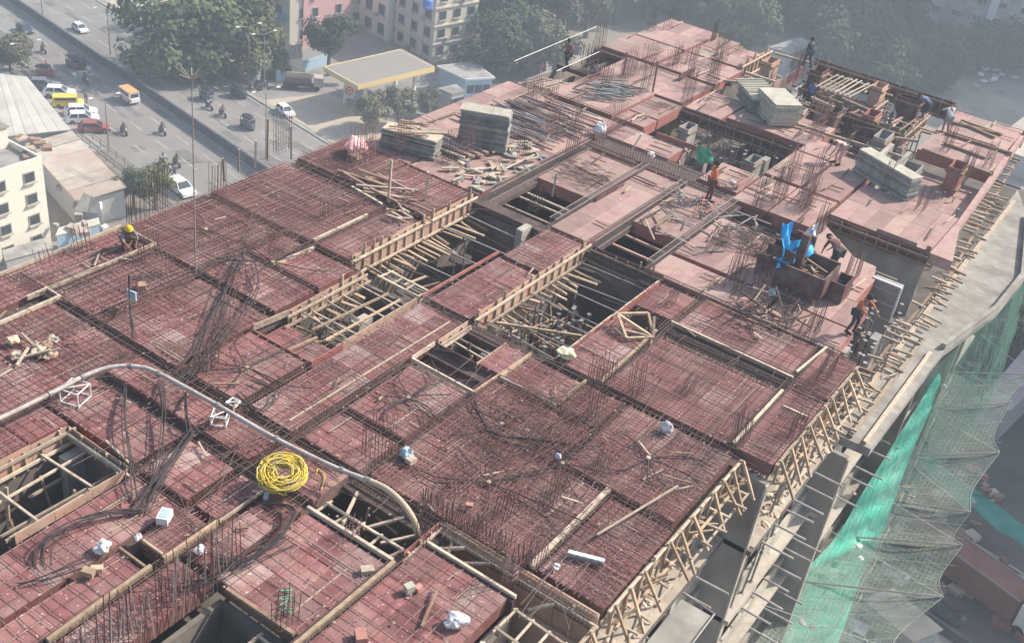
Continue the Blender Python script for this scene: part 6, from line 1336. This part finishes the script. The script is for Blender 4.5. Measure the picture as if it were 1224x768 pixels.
# towers at the upper right
def tower(label, corner, wx, wy, h, floors, nx, ny, yaw=.15, pier=True):
    t = block_building(label, corner, wx, wy, h, M_GREYW, yaw, floors, nx, ny, bands=True, ww=1.6, wh=1.5)
    c = Vector(corner); ex = Vector((cos(yaw), sin(yaw), 0)); ey = Vector((-sin(yaw), cos(yaw), 0))
    if pier:
        for b_ in (0.2, wy - .2):
            q = c + ex * .35 + ey * b_; piece("pier", M_WHITE, (q.x, q.y, c.z + h / 2), (1.5, 1.5, h), t, yaw)
        for f in range(1, floors):
            for a in range(nx):
                q = c - ex * (wx * (a + .5) / nx) - ey * .7; piece("balcony", M_CONCPALE, (q.x, q.y, c.z + h * f / floors - .4), (2.6, 1.3, 1.0), t, yaw)
    return t
tower("grey residential tower with two white sunlit piers at the upper right", tuple(at(1170, 52, G)), 28, 6, 54, 17, 7, 1)
tower("hazy residential tower at the top right corner", tuple(at(1250, 70, G)), 22, 9, 54, 17, 5, 2)
tower("distant hazy tower left of the one with the sunlit piers", tuple(at(1066, 24, G)), 20, 9, 50, 12, 6, 2)
tower("distant low tower behind the dark grove", tuple(at(985, 2, G)), 18, 9, 46, 14, 5, 2)
for i in range(22):
    q = at(U(1170, 1224), U(78, 98), G) if i < 14 else at(U(1165, 1215), U(96, 116), G)
    tag(piece("market_table", random.choice([M_WHITE, M_PALEROOF, M_METAL]), q + Vector((0, 0, .8)), (U(.8, 1.8), U(.7, 1.2), .1), None, U(0, 3)), "pale sheet roof in the cluster of small stalls near the right border", "stall", "small stalls near the right border")
block_building("low pale block peeping over the trees at the top edge, right of the cream one", tuple(at(690, 14, G)), 16, 9, 12, M_WHITEW, ROADYAW, 4, 5, 2)
block_building("pale hazy block at the top edge behind the pink deck's far corner", tuple(at(930, 12, G)), 20, 10, 16, M_CREAM, .1, 5, 6, 3)
# unseen tower just beyond the right border, placed to shade the street
tower("unseen residential tower beyond the right border, placed to shade the street", (35, 116, G), 33, 16, 56, 17, 8, 4)

tower("unseen long tower added far beyond the right border to shade open ground", (24, 250, G), 46, 14, 66, 20, 9, 3)  # unseen tower added so its shadow covers the far right ground
# ------------------------------------------------------------------ vehicles
def car_meshes():
    b = MB(); L_, W = 4.1, .84
    prof = [(-2.05, .32), (-2.08, .62), (-1.95, .86), (-1.2, .92), (1.0, .9), (1.75, .78), (2.05, .6), (2.06, .32)]
    k = len(prof); n = len(b.v)
    for y, s in ((-W, .93), (-W * 1.0, 1), (W * 1.0, 1), (W, .93)): pass
    for y in (-W, W): b.v += [(x, y, z) for x, z in prof]
    b.f += [tuple(range(k - 1, -1, -1)), tuple(range(k, 2 * k))] + [(i, (i + 1) % k, k + (i + 1) % k, k + i) for i in range(k)]
    g = MB(); lo = [(-1.75, -.8), (1.05, -.8), (1.05, .8), (-1.75, .8)]; hi = [(-1.35, -.62), (.35, -.62), (.35, .62), (-1.35, .62)]
    n = 0; g.v = [(x, y, .9) for x, y in lo] + [(x, y, 1.38) for x, y in hi]; g.f = [(0, 1, 5, 4), (1, 2, 6, 5), (2, 3, 7, 6), (3, 0, 4, 7)]
    r = MB(); r.prism([(-1.4, -.64), (.4, -.64), (.4, .64), (-1.4, .64)], 1.375, 1.45)
    for x0, x1 in ((-.5, -.42),): 
        for s in (-1, 1): r.bar((x0, s * .81, .9), (x0, s * .635, 1.4), .09)
    for (xa, xb) in ((1.05, .38), (-1.75, -1.37)):
        for s in (-1, 1): r.bar((xa, s * .8, .9), (xb, s * .63, 1.4), .08)
    return b, g, r
CB, CG, CRF = car_meshes()
WH = MB(); WH.tube([(0, -.1, 0), (0, .1, 0)], .31, 14); WHM = WH.mesh("wheel", M_TYRE)
RIM = MB(); RIM.tube([(0, -.11, 0), (0, .11, 0)], .17, 10); RIMM = RIM.mesh("rim", M_STEEL)
def loc_link(name, data, par, loc, rot=None, sc=None):
    o = bpy.data.objects.new(name, data); col.objects.link(o); o.parent = par; o.location = loc
    if rot: o.rotation_euler = rot
    if sc: o.scale = sc
    return o
def lp(name, m, par, c, s): return loc_link(name, cube_mesh(m, name), par, c, None, s)
CARM = {}
def car(px, py, paint, label, yaw=ROADYAW, sc=1.0, van=False):
    q = at(px, py, G + .012)
    t = tag(link("van" if van else "car", None, None, q), label, "van" if van else "car"); t.rotation_euler = (0, 0, yaw); t.scale = (sc,) * 3
    key = paint.name
    if key not in CARM: CARM[key] = (CB.mesh("body", paint), CRF.mesh("roof", paint))
    loc_link("body", CARM[key][0], t, (0, 0, 0)); 
    if 'g' not in CARM: CARM['g'] = CG.mesh("windows", M_GLASS)
    loc_link("window_glass", CARM['g'], t, (0, 0, 0)); loc_link("roof", CARM[key][1], t, (0, 0, 0))
    if van:
        lp("cabin", paint, t, (-.35, 0, 1.25), (3.2, 1.56, .72))
        for s in (-1, 1): lp("window_strip", M_GLASS, t, (-.35, s * .785, 1.32), (2.7, .02, .36))
        lp("windscreen", M_GLASS, t, (1.26, 0, 1.3), (.03, 1.3, .42)); lp("rear_window", M_GLASS, t, (-1.96, 0, 1.32), (.03, 1.2, .36))
    for x in (-1.25, 1.3):
        for y in (-.78, .78): w = loc_link("wheel", WHM, t, (x, y, .31)); loc_link("rim", RIMM, w, (0, 0, 0))
    for s in (-.6, .6): lp("headlight", M_WHITE, t, (2.03, s, .66), (.08, .3, .14)); lp("tail_light", plain((.5, .03, .03), "tail_red"), t, (-2.04, s, .72), (.06, .28, .14))
    return t
PW = plain((.78, .78, .78), "white_car_paint", rough=.3); PY = plain((.75, .55, .08), "yellow_car_paint", rough=.4); PR_ = plain((.3, .09, .07), "dull_red_car_paint", rough=.4); PD = plain((.05, .07, .09), "dark_car_paint", rough=.3); PO = plain((.75, .38, .16), "orange_van_paint", rough=.5); PG = plain((.16, .17, .18), "grey_car_paint", rough=.4)
car(30, 38, PD, "dark car driving on the far left carriageway near the top left corner", ROADYAW, .8)
car(96, 37, PW, "white car driving on the carriageway beyond the median at the upper left", ROADYAW, .78)
car(71, 115, PW, "white car parked nearest the red figures beside the pale metal roof", ROADYAW + 1.0)
car(82, 127, PY, "yellow van parked between two white cars beside the pale metal roof", ROADYAW + 1.1, .95, True)
car(97, 138, PW, "white car parked behind the yellow van", ROADYAW + 1.1)
car(99, 146, PW, "second white car in front of the dull red one, half behind the roof", ROADYAW + 1.15)
car(113, 157, PR_, "dull red car parked at the end of the row beside the tin roof", ROADYAW + 1.1, .95)
car(52, 106, PG, "grey-green car parked at the far end of the row by the pale metal roof", ROADYAW + 1.0)
car(216, 229, PW, "white car with a dark windscreen driving close behind the left edge of the deck", ROADYAW, 1.05)
car(341, 136, PW, "white car leaving the fuel forecourt", ROADYAW - .1, .82)
# school van
q = at(155, 121, G + .012); t = tag(link("minibus", None, None, q), "white minibus with an orange roof driving on the left carriageway", "minibus"); t.rotation_euler = (0, 0, ROADYAW); t.scale = (.66, .8, .85)
lp("body", PW, t, (0, 0, 1.15), (4.4, 1.75, 1.7)); lp("roof", PO, t, (0, 0, 2.06), (4.5, 1.8, .12)); lp("side_stripe", PO, t, (0, 0, .75), (4.42, 1.77, .3))
for s in (-1, 1): lp("window_strip", M_GLASS, t, (-.2, s * .87, 1.55), (3.6, .03, .5))
lp("windscreen", M_GLASS, t, (2.2, 0, 1.5), (.04, 1.45, .65)); lp("bumper", PO, t, (2.22, 0, .5), (.1, 1.6, .22)); lp("bonnet", PW, t, (2.4, 0, .85), (.5, 1.6, .6))
for x in (-1.4, 1.5):
    for y in (-.8, .8): w = loc_link("wheel", WHM, t, (x, y, .32)); loc_link("rim", RIMM, w, (0, 0, 0))
# three-wheelers
def three_wheeler(px, py, m, label, yaw=ROADYAW):
    q = at(px, py, G + .012); t = tag(link("auto_rickshaw", None, None, q), label, "rickshaw"); t.rotation_euler = (0, 0, yaw)
    mb = MB(); mb.prism([(-1.1, -.62), (.7, -.62), (1.25, -.25), (1.25, .25), (.7, .62), (-1.1, .62)], .35, .95); loc_link("body", mb.mesh("body", m), t, (0, 0, 0))
    mb = MB(); mb.lathe([(.9, 0), (.92, .08), (.8, .2), (.4, .27)], (0, 0, 0), 14); loc_link("hood", mb.mesh("hood", plain((.03, .03, .035), "black_hood")), t, (-.15, 0, 1.5), None, (1.15, .72, 1))
    for x, y in ((-1, -.58), (-1, .58), (.75, -.5), (.75, .5)): lp("pillar", M_DARKBAR, t, (x, y, 1.25), (.06, .06, .6))
    lp("windscreen", M_GLASS, t, (.95, 0, 1.2), (.03, .9, .5))
    for x, y in ((-.8, -.55), (-.8, .55), (1.0, 0)): loc_link("wheel", WHM, t, (x, y, .22), None, (.7, .7, .7))
three_wheeler(248, 119, PG, "dark rickshaw beside two motorbikes beyond the median")
three_wheeler(297, 153, PG, "grey hooded rickshaw near the forecourt, right of the motorbikes")
three_wheeler(286, 116, PD, "dark rickshaw parked at the edge of the bare lot", .1)
three_wheeler(88, 80, PR_, "red rickshaw in the tree shade, right of its twin")
three_wheeler(97, 81, PD, "dark rickshaw in the tree shade beside the red one")
three_wheeler(54, 92, PR_, "red rickshaw stopped left of the parked row", 1.0)
# tank lorry
q = at(363, 106, G + .02); t = tag(link("tank_lorry", None, None, q), "brown fuel lorry parked beside the forecourt wall", "lorry"); t.rotation_euler = (0, 0, .75); t.scale = (.8,) * 3
mb = MB(); mb.tube([(-3.3, 0, 1.9), (-3.2, 0, 1.9), (1.3, 0, 1.9), (1.4, 0, 1.9)], [.6, 1.0, 1.0, .6], 14); loc_link("tank", mb.mesh("tank", plain((.15, .11, .09), "brown_tank")), t, (0, 0, 0))
lp("chassis", PD, t, (-.2, 0, .75), (7, 1.4, .3)); lp("cab", plain((.5, .42, .36), "tan_cab"), t, (2.6, 0, 1.65), (1.7, 2.1, 1.7)); lp("windscreen", M_GLASS, t, (3.46, 0, 2.0), (.04, 1.8, .7)); lp("catwalk", M_PALEROOF, t, (-1, 0, 2.93), (4, .5, .08))
for x in (-2.6, -1.4, 2.4):
    for y in (-.9, .9): loc_link("wheel", WHM, t, (x, y, .48), None, (1.5, 1.5, 1.5))
# motorbikes and their riders
def bike(px, py, i, label, rl, yaw=ROADYAW, shirt='dark', rider=True):
    q = at(px, py, G + .012); t = tag(link("motorbike", None, None, q), label, "motorbike"); t.rotation_euler = (0, 0, yaw - pi / 2)
    mb = MB(); mb.tube(curve([(0, -.75, .75), (0, -.3, .78), (0, .1, .82), (0, .5, .85), (0, .6, .55)], 3), [.08] * 3 + [.12] * 4 + [.15] * 3 + [.1] * 3, 8) if False else mb.tube([(0, -.75, .75), (0, -.3, .74), (0, .15, .82), (0, .45, .78)], [.09, .13, .15, .07], 8)
    loc_link("frame_body", mb.mesh("frame_body", PD), t, (0, 0, 0))
    for y in (-.6, .68):
        w = loc_link("wheel", WHM, t, (0, y, .3), (0, 0, pi / 2), (1, .45, 1)); loc_link("rim", RIMM, w, (0, 0, 0))
    lp("engine", M_STEEL, t, (0, .05, .45), (.28, .4, .34)); lp("handlebar", M_DARKBAR, t, (0, .45, 1.02), (.66, .05, .05)); lp("fork", M_STEEL, t, (0, .58, .65), (.1, .06, .75)); lp("headlight", M_WHITE, t, (0, .64, .88), (.16, .1, .16))
    if rider: person('ride', q + Vector((0, 0, .04)), yaw - pi / 2, rl, shirt, 'dark')
bike(148, 160, 0, "motorbike on the left carriageway nearest the kerb railing", "rider in dark clothes on the motorbike nearest the kerb railing")
bike(194, 160, 1, "motorbike in the middle of the left carriageway", "rider in dark clothes on the motorbike in the middle of the left carriageway", shirt='navy')
bike(52, 63, 2, "motorbike riding in the sun at the upper left", "rider in grey on the motorbike in the sun at the upper left", shirt='grey')
bike(250, 130, 3, "motorbike beyond the median, farther of two", "rider in a pale shirt on the farther motorbike beyond the median", shirt='white')
bike(266, 139, 4, "motorbike beyond the median, nearer of two", "rider in brown on the nearer motorbike beyond the median", shirt='brown')
bike(102, 100, 5, "motorbike in the tree shade behind the minibus", "rider in navy on the motorbike in the tree shade", shirt='navy')
bike(195, 197, 6, "motorbike of a pair riding close behind the white car", "rider in a whitish shirt on the bike of the pair behind the white car", shirt='white')
bike(211, 198, 7, "darker motorbike of the pair riding close behind the white car", "rider in dark clothes on the darker bike of the pair", shirt='dark')
person('walk', at(103, 122, G + .012), 1.0, "pedestrian in grey standing on the road beside the parked row", 'grey', 'dark')
person('walk', at(204, 211, G + .012), 2.2, "pedestrian in a pale shirt crossing ahead of the white car", 'white', 'dark')
person('walk', at(209, 212, G + .012), 2.0, "pedestrian in dark clothes crossing ahead of the white car", 'dark', 'dark')
person('walk', at(57, 87, G + .012), 2.0, "pedestrian in red beside the stopped red rickshaw", 'red', 'dark')
for i, (px, py) in enumerate([(300, 105), (306, 108), (312, 103), (304, 98), (316, 108)]):
    bike(px, py, 9 + i, ["parked motorbike leftmost in the cluster beside the white cabinet", "parked motorbike in the middle of the cluster beside the white cabinet", "parked motorbike at the back of the cluster, next to the forecourt pole", "parked motorbike closest to the white cabinet", "parked motorbike rightmost in the cluster beside the white cabinet"][i], "", U(0, 3), rider=False)
# street lamps
def lamp(px, py, h, label):
    q = at(px, py, G); t = thing("street_lamp", label, "street lamp", tuple(q))
    mb = MB(); mb.tube([q, q + Vector((0, 0, h * .6)), q + Vector((0, 0, h))], [.11, .08, .05], 8); build(mb, "pole", M_STEEL, t)
    for s in (-1, 1):
        a = q + Vector((0, 0, h)); b_ = a + RN * s * 1.5 + Vector((0, 0, .3)); rod("arm", M_STEEL, a, b_, .035, t); plank("lamp_head", M_WHITE, b_, b_ + RN * s * .55, .22, .12, t)
for px, py, h, lb in [(51, 18, 6, "street lamp on the median nearest the top left corner"), (132, 66, 7, "street lamp in the tree shade beyond the median"), (37, 104, 6, "pinkish-lit lamp pole beside the pale metal roof"), (130, 176, 6.5, "lamp pole by the kerb railing and the dull red car"), (318, 190, 9, "lamp pole beyond the median just above the deck's left edge"), (298, 106, 9, "pole beside the forecourt at the cluster of parked motorbikes"), (316, 106, 8, "second pole beside the forecourt cluster")]: lamp(px, py, h, lb)
tag(piece("service_cabinet", M_WHITE, at(306, 98, G) + Vector((0, 0, 1.2)), (1.0, .8, 2.4), None, .2), "white upright cabinet beside the forecourt poles", "cabinet")

for k, (s0, t0, s1, t1, zz) in enumerate([(-75, 12.5, -20, 12.8, 8), (-20, 12.8, 6, 12.2, 8.3), (-75, 12.7, -20, 13.1, 7.3), (-62, -13.4, -14, -13.2, 6.5)]):
    mb = MB(); mb.tube(curve([rp(s0, t0, G + zz), rp((s0 + s1) / 2, (t0 + t1) / 2, G + zz - .9), rp(s1, t1, G + zz)], 8), .03, 5)
    tag(build(mb, "overhead_wire", M_DARKWALL), "thin dark overhead wire sagging along the road", "wire", "overhead wires along the road")
for i in range(12):
    q = at(U(20, 58), U(158, 188), -32.2); tag(piece("roof_clutter", random.choice([M_CONC, M_WOODDARK, M_PALEROOF, M_TINB]), q, (U(.4, 1.2), U(.4, 1.2), U(.2, .7)), None, U(0, 3)), "odd box or tank on the terrace of the white house at the left border", "box", "clutter on the white house roof")
# ------------------------------------------------------------------ nets and things low on the right
M_NET = mat("green_safety_net", (.06, .15, .125), (.1, .22, .18), 1.5, .85, alpha=.5)
M_NETB = mat("sunlit_mint_net", (.06, .42, .3), (.14, .6, .45), .9, .85, alpha=.85, c3=(.25, .58, .46), s3=.8)  # brighter than the other nets, sunlight on it put into the colour
M_NETG = mat("grey_green_net", (.16, .2, .17), (.24, .28, .24), 1.2, .9, alpha=.45)
def weave(m, lo, hi, sc):
    nt = m.node_tree; N, L = nt.nodes, nt.links; b = N["Principled BSDF"]
    geo = N.new("ShaderNodeNewGeometry"); w = N.new("ShaderNodeTexWave"); w.inputs["Scale"].default_value = sc; w.inputs["Distortion"].default_value = 1.2
    w2 = N.new("ShaderNodeTexWave"); w2.bands_direction = 'Y'; w2.inputs["Scale"].default_value = sc * .8; w2.inputs["Distortion"].default_value = 1.5
    n = N.new("ShaderNodeTexNoise"); n.inputs["Scale"].default_value = .7; n.inputs["Detail"].default_value = 6
    for q in (w, w2, n): L.new(geo.outputs["Position"], q.inputs["Vector"])
    mx = N.new("ShaderNodeMath"); mx.operation = 'MAXIMUM'; L.new(w.outputs["Fac"], mx.inputs[0]); L.new(w2.outputs["Fac"], mx.inputs[1])
    mu = N.new("ShaderNodeMath"); mu.operation = 'MULTIPLY'; L.new(mx.outputs[0], mu.inputs[0]); L.new(n.outputs[0], mu.inputs[1])
    mr = N.new("ShaderNodeMapRange"); mr.inputs[1].default_value = .15; mr.inputs[2].default_value = .65; mr.inputs[3].default_value = lo; mr.inputs[4].default_value = hi
    L.new(mu.outputs[0], mr.inputs[0]); L.new(mr.outputs[0], b.inputs["Alpha"])
weave(M_NET, .15, .5, 1.3); weave(M_NETB, .6, 1.0, 2.0); weave(M_NETG, .3, .7, 1.6)
def net(name, m, rows, label, nx=10, fold=.15, thick=.03, sag=0.0):
    """rows: polylines of world points, all of one length; woven between with folds"""
    mb = MB(); rows = [[Vector(p) for p in r] for r in rows]; C = [curve(r, 5) for r in rows]; g = []
    for i in range(len(C) - 1):
        for k in range(nx + (i == len(C) - 2)):
            f = k / nx; row = []
            for j in range(len(C[0])):
                p = C[i][j].lerp(C[i + 1][j], f); w = fold * sin(j * 1.7 + f * 7 + i) * sin(pi * min(1, max(0, f))) ; row.append(p + Vector((w * .6, w * .3, w - sag * sin(pi * f))))
            g.append(row)
    mb.grid(g)
    o = build(mb, name, m, None, g[0][0], True); return tag(o, label, "net")
L1 = [at(1118, 452, -3.3), at(1092, 492, -5), at(1062, 540, -7), at(1030, 590, -9), at(1000, 640, -11), at(955, 690, -12), at(935, 730, -13), at(905, 785, -15)]
L2 = [at(1123, 446, -3.4), at(1112, 490, -5.5), at(1088, 545, -8), at(1068, 600, -10.5), at(1050, 650, -13), at(1030, 690, -15), at(1012, 740, -16.5), at(990, 800, -18)]
net("safety_net", M_NETB, [L1, L2], "mint safety net brightened as if sunlit, draped down the side of the building", 12, .35)
L3 = [p + Vector((.5, .4, -3)) for p in L2]
net("safety_net", M_NET, [L2, L3], "darker lower fold of the mint safety net", 6, .3)
H1 = [(-4.85, 41.4, FL), (-4.3, 46, FL), (-3.8, 51, FL), (-3.8, 54, FL), (-4.6, 58, FL), (-5.3, 61, FL)]
H2 = [(-4.4, 42.4, -11.5), (-3.6, 47, -11.5), (-3.0, 52, -11.5), (-3.0, 56, -11.5), (-3.6, 61, -11.5), (-4.2, 66, -11.5)]
net("safety_net", M_NET, [H1, H2], "teal net sheet hanging from the kerb of the pale terrace", 10, .4)
NI = [(-5.8, 57.8), (-5.6, 53.5), (-5.6, 48.1), (-5.7, 44), (-5.8, 40.5), (-6.0, 36.7), (-6.0, 31)]
NO = [(-1.9, 60), (-2.1, 56.3), (-1.45, 51.3), (-1.35, 45.6), (-1.0, 43.1), (-.75, 39.3), (-1.6, 35)]
for i in range(6):
    a, b_, c, d = NI[i], NI[i + 1], NO[i + 1], NO[i]
    net("catch_net", M_NETG, [[(*a, -12), ((a[0] + b_[0]) / 2, (a[1] + b_[1]) / 2, -12.1), (*b_, -12)], [(*d, -11.4), ((c[0] + d[0]) / 2 - .35, (c[1] + d[1]) / 2, -12.1), (*c, -11.4)]],
        ["farthest horizontal catch net beside the pink panelled roof", "horizontal catch net whose pole points at the pink panelled roof", "horizontal catch net above the teal ground sheet", "horizontal catch net ending at the tan kerb strip", "horizontal catch net over the brown lorry's tail", "nearest horizontal catch net at the lower edge"][i], 8, .12, sag=.35)
M_NETROPE = mat("pale_net_rope", (.28, .33, .29), (.4, .45, .4), 3, .8)
for i, (a, d) in enumerate(zip(NI, NO)):
    tag(rod("net_pole", M_STEEL, (*a, -12.05), (*d, -11.38), .04), "grey pole holding up the catch nets on the building's side", "pole", "poles of the catch nets")
    tag(rod("net_rope", M_NETROPE, (a[0], a[1], -8.8), (*d, -11.35), .012), "pale stay rope slanting down to the tip of a catch net pole", "rope", "stay ropes of the catch nets")
    if i < 6:
        b2 = NO[i + 1]; mb = MB(); mb.tube(curve([(*d, -11.37), ((b2[0] + d[0]) / 2 - .35, (b2[1] + d[1]) / 2, -12.07), (*b2, -11.37)], 6), .013, 5)
        tag(build(mb, "net_rope", M_NETROPE), "pale rope along the sagging outer rim of the catch nets", "rope", "rim ropes of the catch nets")
    if i < 6:
        for k in range(4):   # seams across each net
            f = (k + 1) / 5; p = Vector((*a, -12)).lerp(Vector((*NI[i + 1], -12)), f); q = Vector((*d, -11.4)).lerp(Vector((*NO[i + 1], -11.4)), f)
            tag(rod("net_seam", M_NETROPE if k % 2 else M_NETG, p, q, .008), "thin seam cord across a catch net", "cord", "seam cords of the catch nets")
for px, py, z in [(1026, 654, -11.5), (1028, 668, -11.6), (1070, 588, -11.6), (1020, 590, -9), (945, 752, -13), (958, 745, -13), (970, 750, -13.5), (1112, 470, -5), (1128, 462, -6)]:
    crumple(px, py, U(.07, .15), random.choice([M_WOODPALE, M_WHITE, M_WOODPALE]), "pale debris caught in the safety nets", "debris", "net_debris", z)["group"] = "debris caught in the nets"
for i in range(16):
    c = at(U(1062, 1088), U(580, 600), -11.5); d = Vector((U(-1, 1), U(-1, 1), U(-.2, .2))) * .35
    tag(plank("timber_offcut", M_WOODPALE, c - d, c + d, .06, .05), "pale stick in the little tangle caught in the catch net", "offcut", "stick tangle in the catch net")
# ground beyond: pink panelled roof, lorry, kerb strip, huts, cars
pitched("pink-grey panelled roof of a long stall at the right border", [gp(1176, 473, -38), gp(1260, 375, -38), gp(1300, 400, -38), gp(1207, 492, -38)], -38, -37.9, mat("pink_grey_panel_roof", (.42, .33, .31), (.52, .42, .4), .5, .8, rand=.08), ribs=9)
strip("kerb_strip", mat("tan_kerb_strip", (.5, .42, .33), (.6, .52, .43), .6, .9), 60, 140, -4.0 + 2, -2.6 + 2, G + .3, G + .5)
q = at(1160, 705, -41.9)
t = tag(link("lorry", None, None, q), "long brown-red covered lorry with a white cab at the lower right", "lorry"); t.rotation_euler = (0, 0, ROADYAW - .12)
M_BRN = mat("brown_red_cover", (.17, .075, .06), (.25, .12, .1), .7, .8)
lp("cargo_body", M_BRN, t, (-1.2, 0, 1.9), (10.4, 2.4, 2.4)); lp("cargo_rim", M_PALEROOF, t, (-1.2, -1.23, 3.12), (10.4, .1, .12)); lp("cargo_rim", M_PALEROOF, t, (-1.2, 1.23, 3.12), (10.4, .1, .12))
lp("cab", PW, t, (5.2, 0, 1.8), (1.9, 2.3, 2.2)); lp("windscreen", M_GLASS, t, (6.17, 0, 2.2), (.04, 2.0, .8)); lp("roof_vent", M_GLASS, t, (5.3, 0, 2.92), (.8, .9, .06))
for s in (-1, 1): lp("side_window", M_GLASS, t, (5.4, s * 1.16, 2.2), (1.0, .03, .6))
for x in (-5.2, -4, 4.8):
    for y in (-1, 1): loc_link("wheel", WHM, t, (x, y, .5), None, (1.6, 1.6, 1.6))
three_wheeler(1066, 690, PW, "pale rickshaw under the catch nets at the lower right")
three_wheeler(1132, 738, PG, "dark rickshaw on the shaded road at the lower edge")
car(1024, 766, PW, "white car under the nets cut by the lower edge", ROADYAW + .2)
sheet("shade_cloth", mat("teal_shade_cloth", (.03, .2, .16), (.07, .3, .23), .6, .8), [at(1160, 606, -38.5), at(1224, 655, -38.5), at(1245, 640, -38), at(1170, 588, -38)], "teal shade cloth stretched low over the ground at the right border", "cloth", fold=.12)
sheet("shade_cloth", MATS["teal_shade_cloth"], [at(1090, 545, -38.5), at(1150, 605, -38.5), at(1175, 590, -38), at(1105, 540, -38)], "second teal shade cloth on the ground beneath the catch net", "cloth", fold=.12)
for i in range(26):
    q = at(U(1120, 1180), U(565, 592), G + .3) if i < 12 else at(U(1110, 1200), U(655, 700), G + .3)
    tag(piece("rubble_block", random.choice([M_WOODPALE, M_CONC, M_PINKSIDE, M_CONCPALE]), q, (U(.3, 1.1), U(.3, .9), U(.2, .5)), None, U(0, 3)), "rubble block in the line of debris on the ground at the lower right", "rubble", "rubble on the ground at the lower right")

# ------------------------------------------------------------------ labels that say which one
def view(p):
    v = Vector(p) - EYE; z = v.dot(CF); return v.dot(CR) / z * FPX + 612, v.dot(CD) / z * FPX + 384
LANDMARKS = [((338, 561), "the yellow hose coil"), ((234, 324), "the tall thin pole"), ((365, 410), "the sunken red bay"), ((545, 300), "the wide grey-walled pit"), ((690, 370), "the deep prop-filled pit"), ((760, 390), "the triangular batten frame"), ((960, 335), "the maroon container"), ((582, 152), "the tall square stack"), ((490, 175), "the low plate stack"), ((1050, 230), "the long plate stack"), ((915, 120), "the slatted double stack"), ((75, 580), "the square pit at the lower left"), ((698, 668), "the grey channel"), ((40, 415), "the scrap heap at the left"), ((490, 610), "the pump pipe's end"), ((846, 215), "the person in the vest"), ((197, 621), "the white carton"), ((796, 515), "the blue-white bag"), ((545, 744), "the largest plastic bag"), ((677, 65), "the standing person at the far left edge"), ((968, 65), "the slim person on the far edge wall"), ((1018, 370), "the grey column box"), ((155, 285), "the yellow helmet"), ((425, 182), "the pink bundle"), ((91, 478), "the cube-shaped pipe stand"), ((465, 215), "the bare upright batten"), ((660, 235), "the dark pit behind the strip"), ((1160, 160), "the far right deck corner"), ((600, 410), "the little square pit"), ((1160, 20), "the tower with sunlit piers"), ((940, 55), "the flat pale hall"), ((270, 300), "the conduit sweep")]
ORD = ["", "second ", "third ", "fourth ", "fifth ", "sixth ", "seventh ", "eighth ", "ninth ", "tenth ", "eleventh ", "twelfth "] + ["farther "] * 60
def relabel(objs, what):
    seen = {}
    for o in sorted(objs, key=lambda o: min((view(WL[o.name])[0] - l[0][0]) ** 2 + (view(WL[o.name])[1] - l[0][1]) ** 2 for l in LANDMARKS)):
        x, y = view(WL[o.name]); l = min(LANDMARKS, key=lambda l: (x - l[0][0]) ** 2 + (y - l[0][1]) ** 2)
        dx, dy = x - l[0][0], y - l[0][1]
        side = ("right of " if dx > 0 else "left of ") if abs(dx) > abs(dy) else ("in front of " if dy > 0 else "behind ")
        k = seen.get((side, l[1]), 0); seen[(side, l[1])] = k + 1
        o["label"] = ((ORD[k] + "closest of " if k else "closest of ") if k < 12 else "one of the outermost ") + what + " " + side + l[1]
for g, w in [("shutter boards along the pink deck joints", "upright shutter boards"), ("column starter bars on the near deck", "rusty starter bars"), ("column starter bars on the far deck", "starter bars"), ("beam cages in the deck troughs", "trough beam cages"), ("tall beam cages by the open pits", "pale beam cages"), ("trees of the shaded grove", "grove trees"), ("tree belt behind the far left edge", "belt trees")]:
    relabel([o for o in col.objects if o.get("group") == g], w)
for o in col.objects:
    l = o.get("label")
    assert not l or len(l.split()) <= 16, l
# ------------------------------------------------------------------ haze
hz = MB(); hz.box(-640, 480, -60, 760, -44, 27)
hm = bpy.data.materials.new("pale_haze"); hm.use_nodes = True
nt = hm.node_tree; nt.nodes.remove(nt.nodes["Principled BSDF"])
pv = nt.nodes.new("ShaderNodeVolumePrincipled")
pv.inputs["Color"].default_value = (.68, .79, .93, 1)
pv.inputs["Density"].default_value = HAZE
pv.inputs["Anisotropy"].default_value = .2
nt.links.new(pv.outputs[0], nt.nodes["Material Output"].inputs["Volume"])
ho = build(hz, "haze", hm); tag(ho, "pale blue dusty haze over the whole site and street", None, None, "stuff")
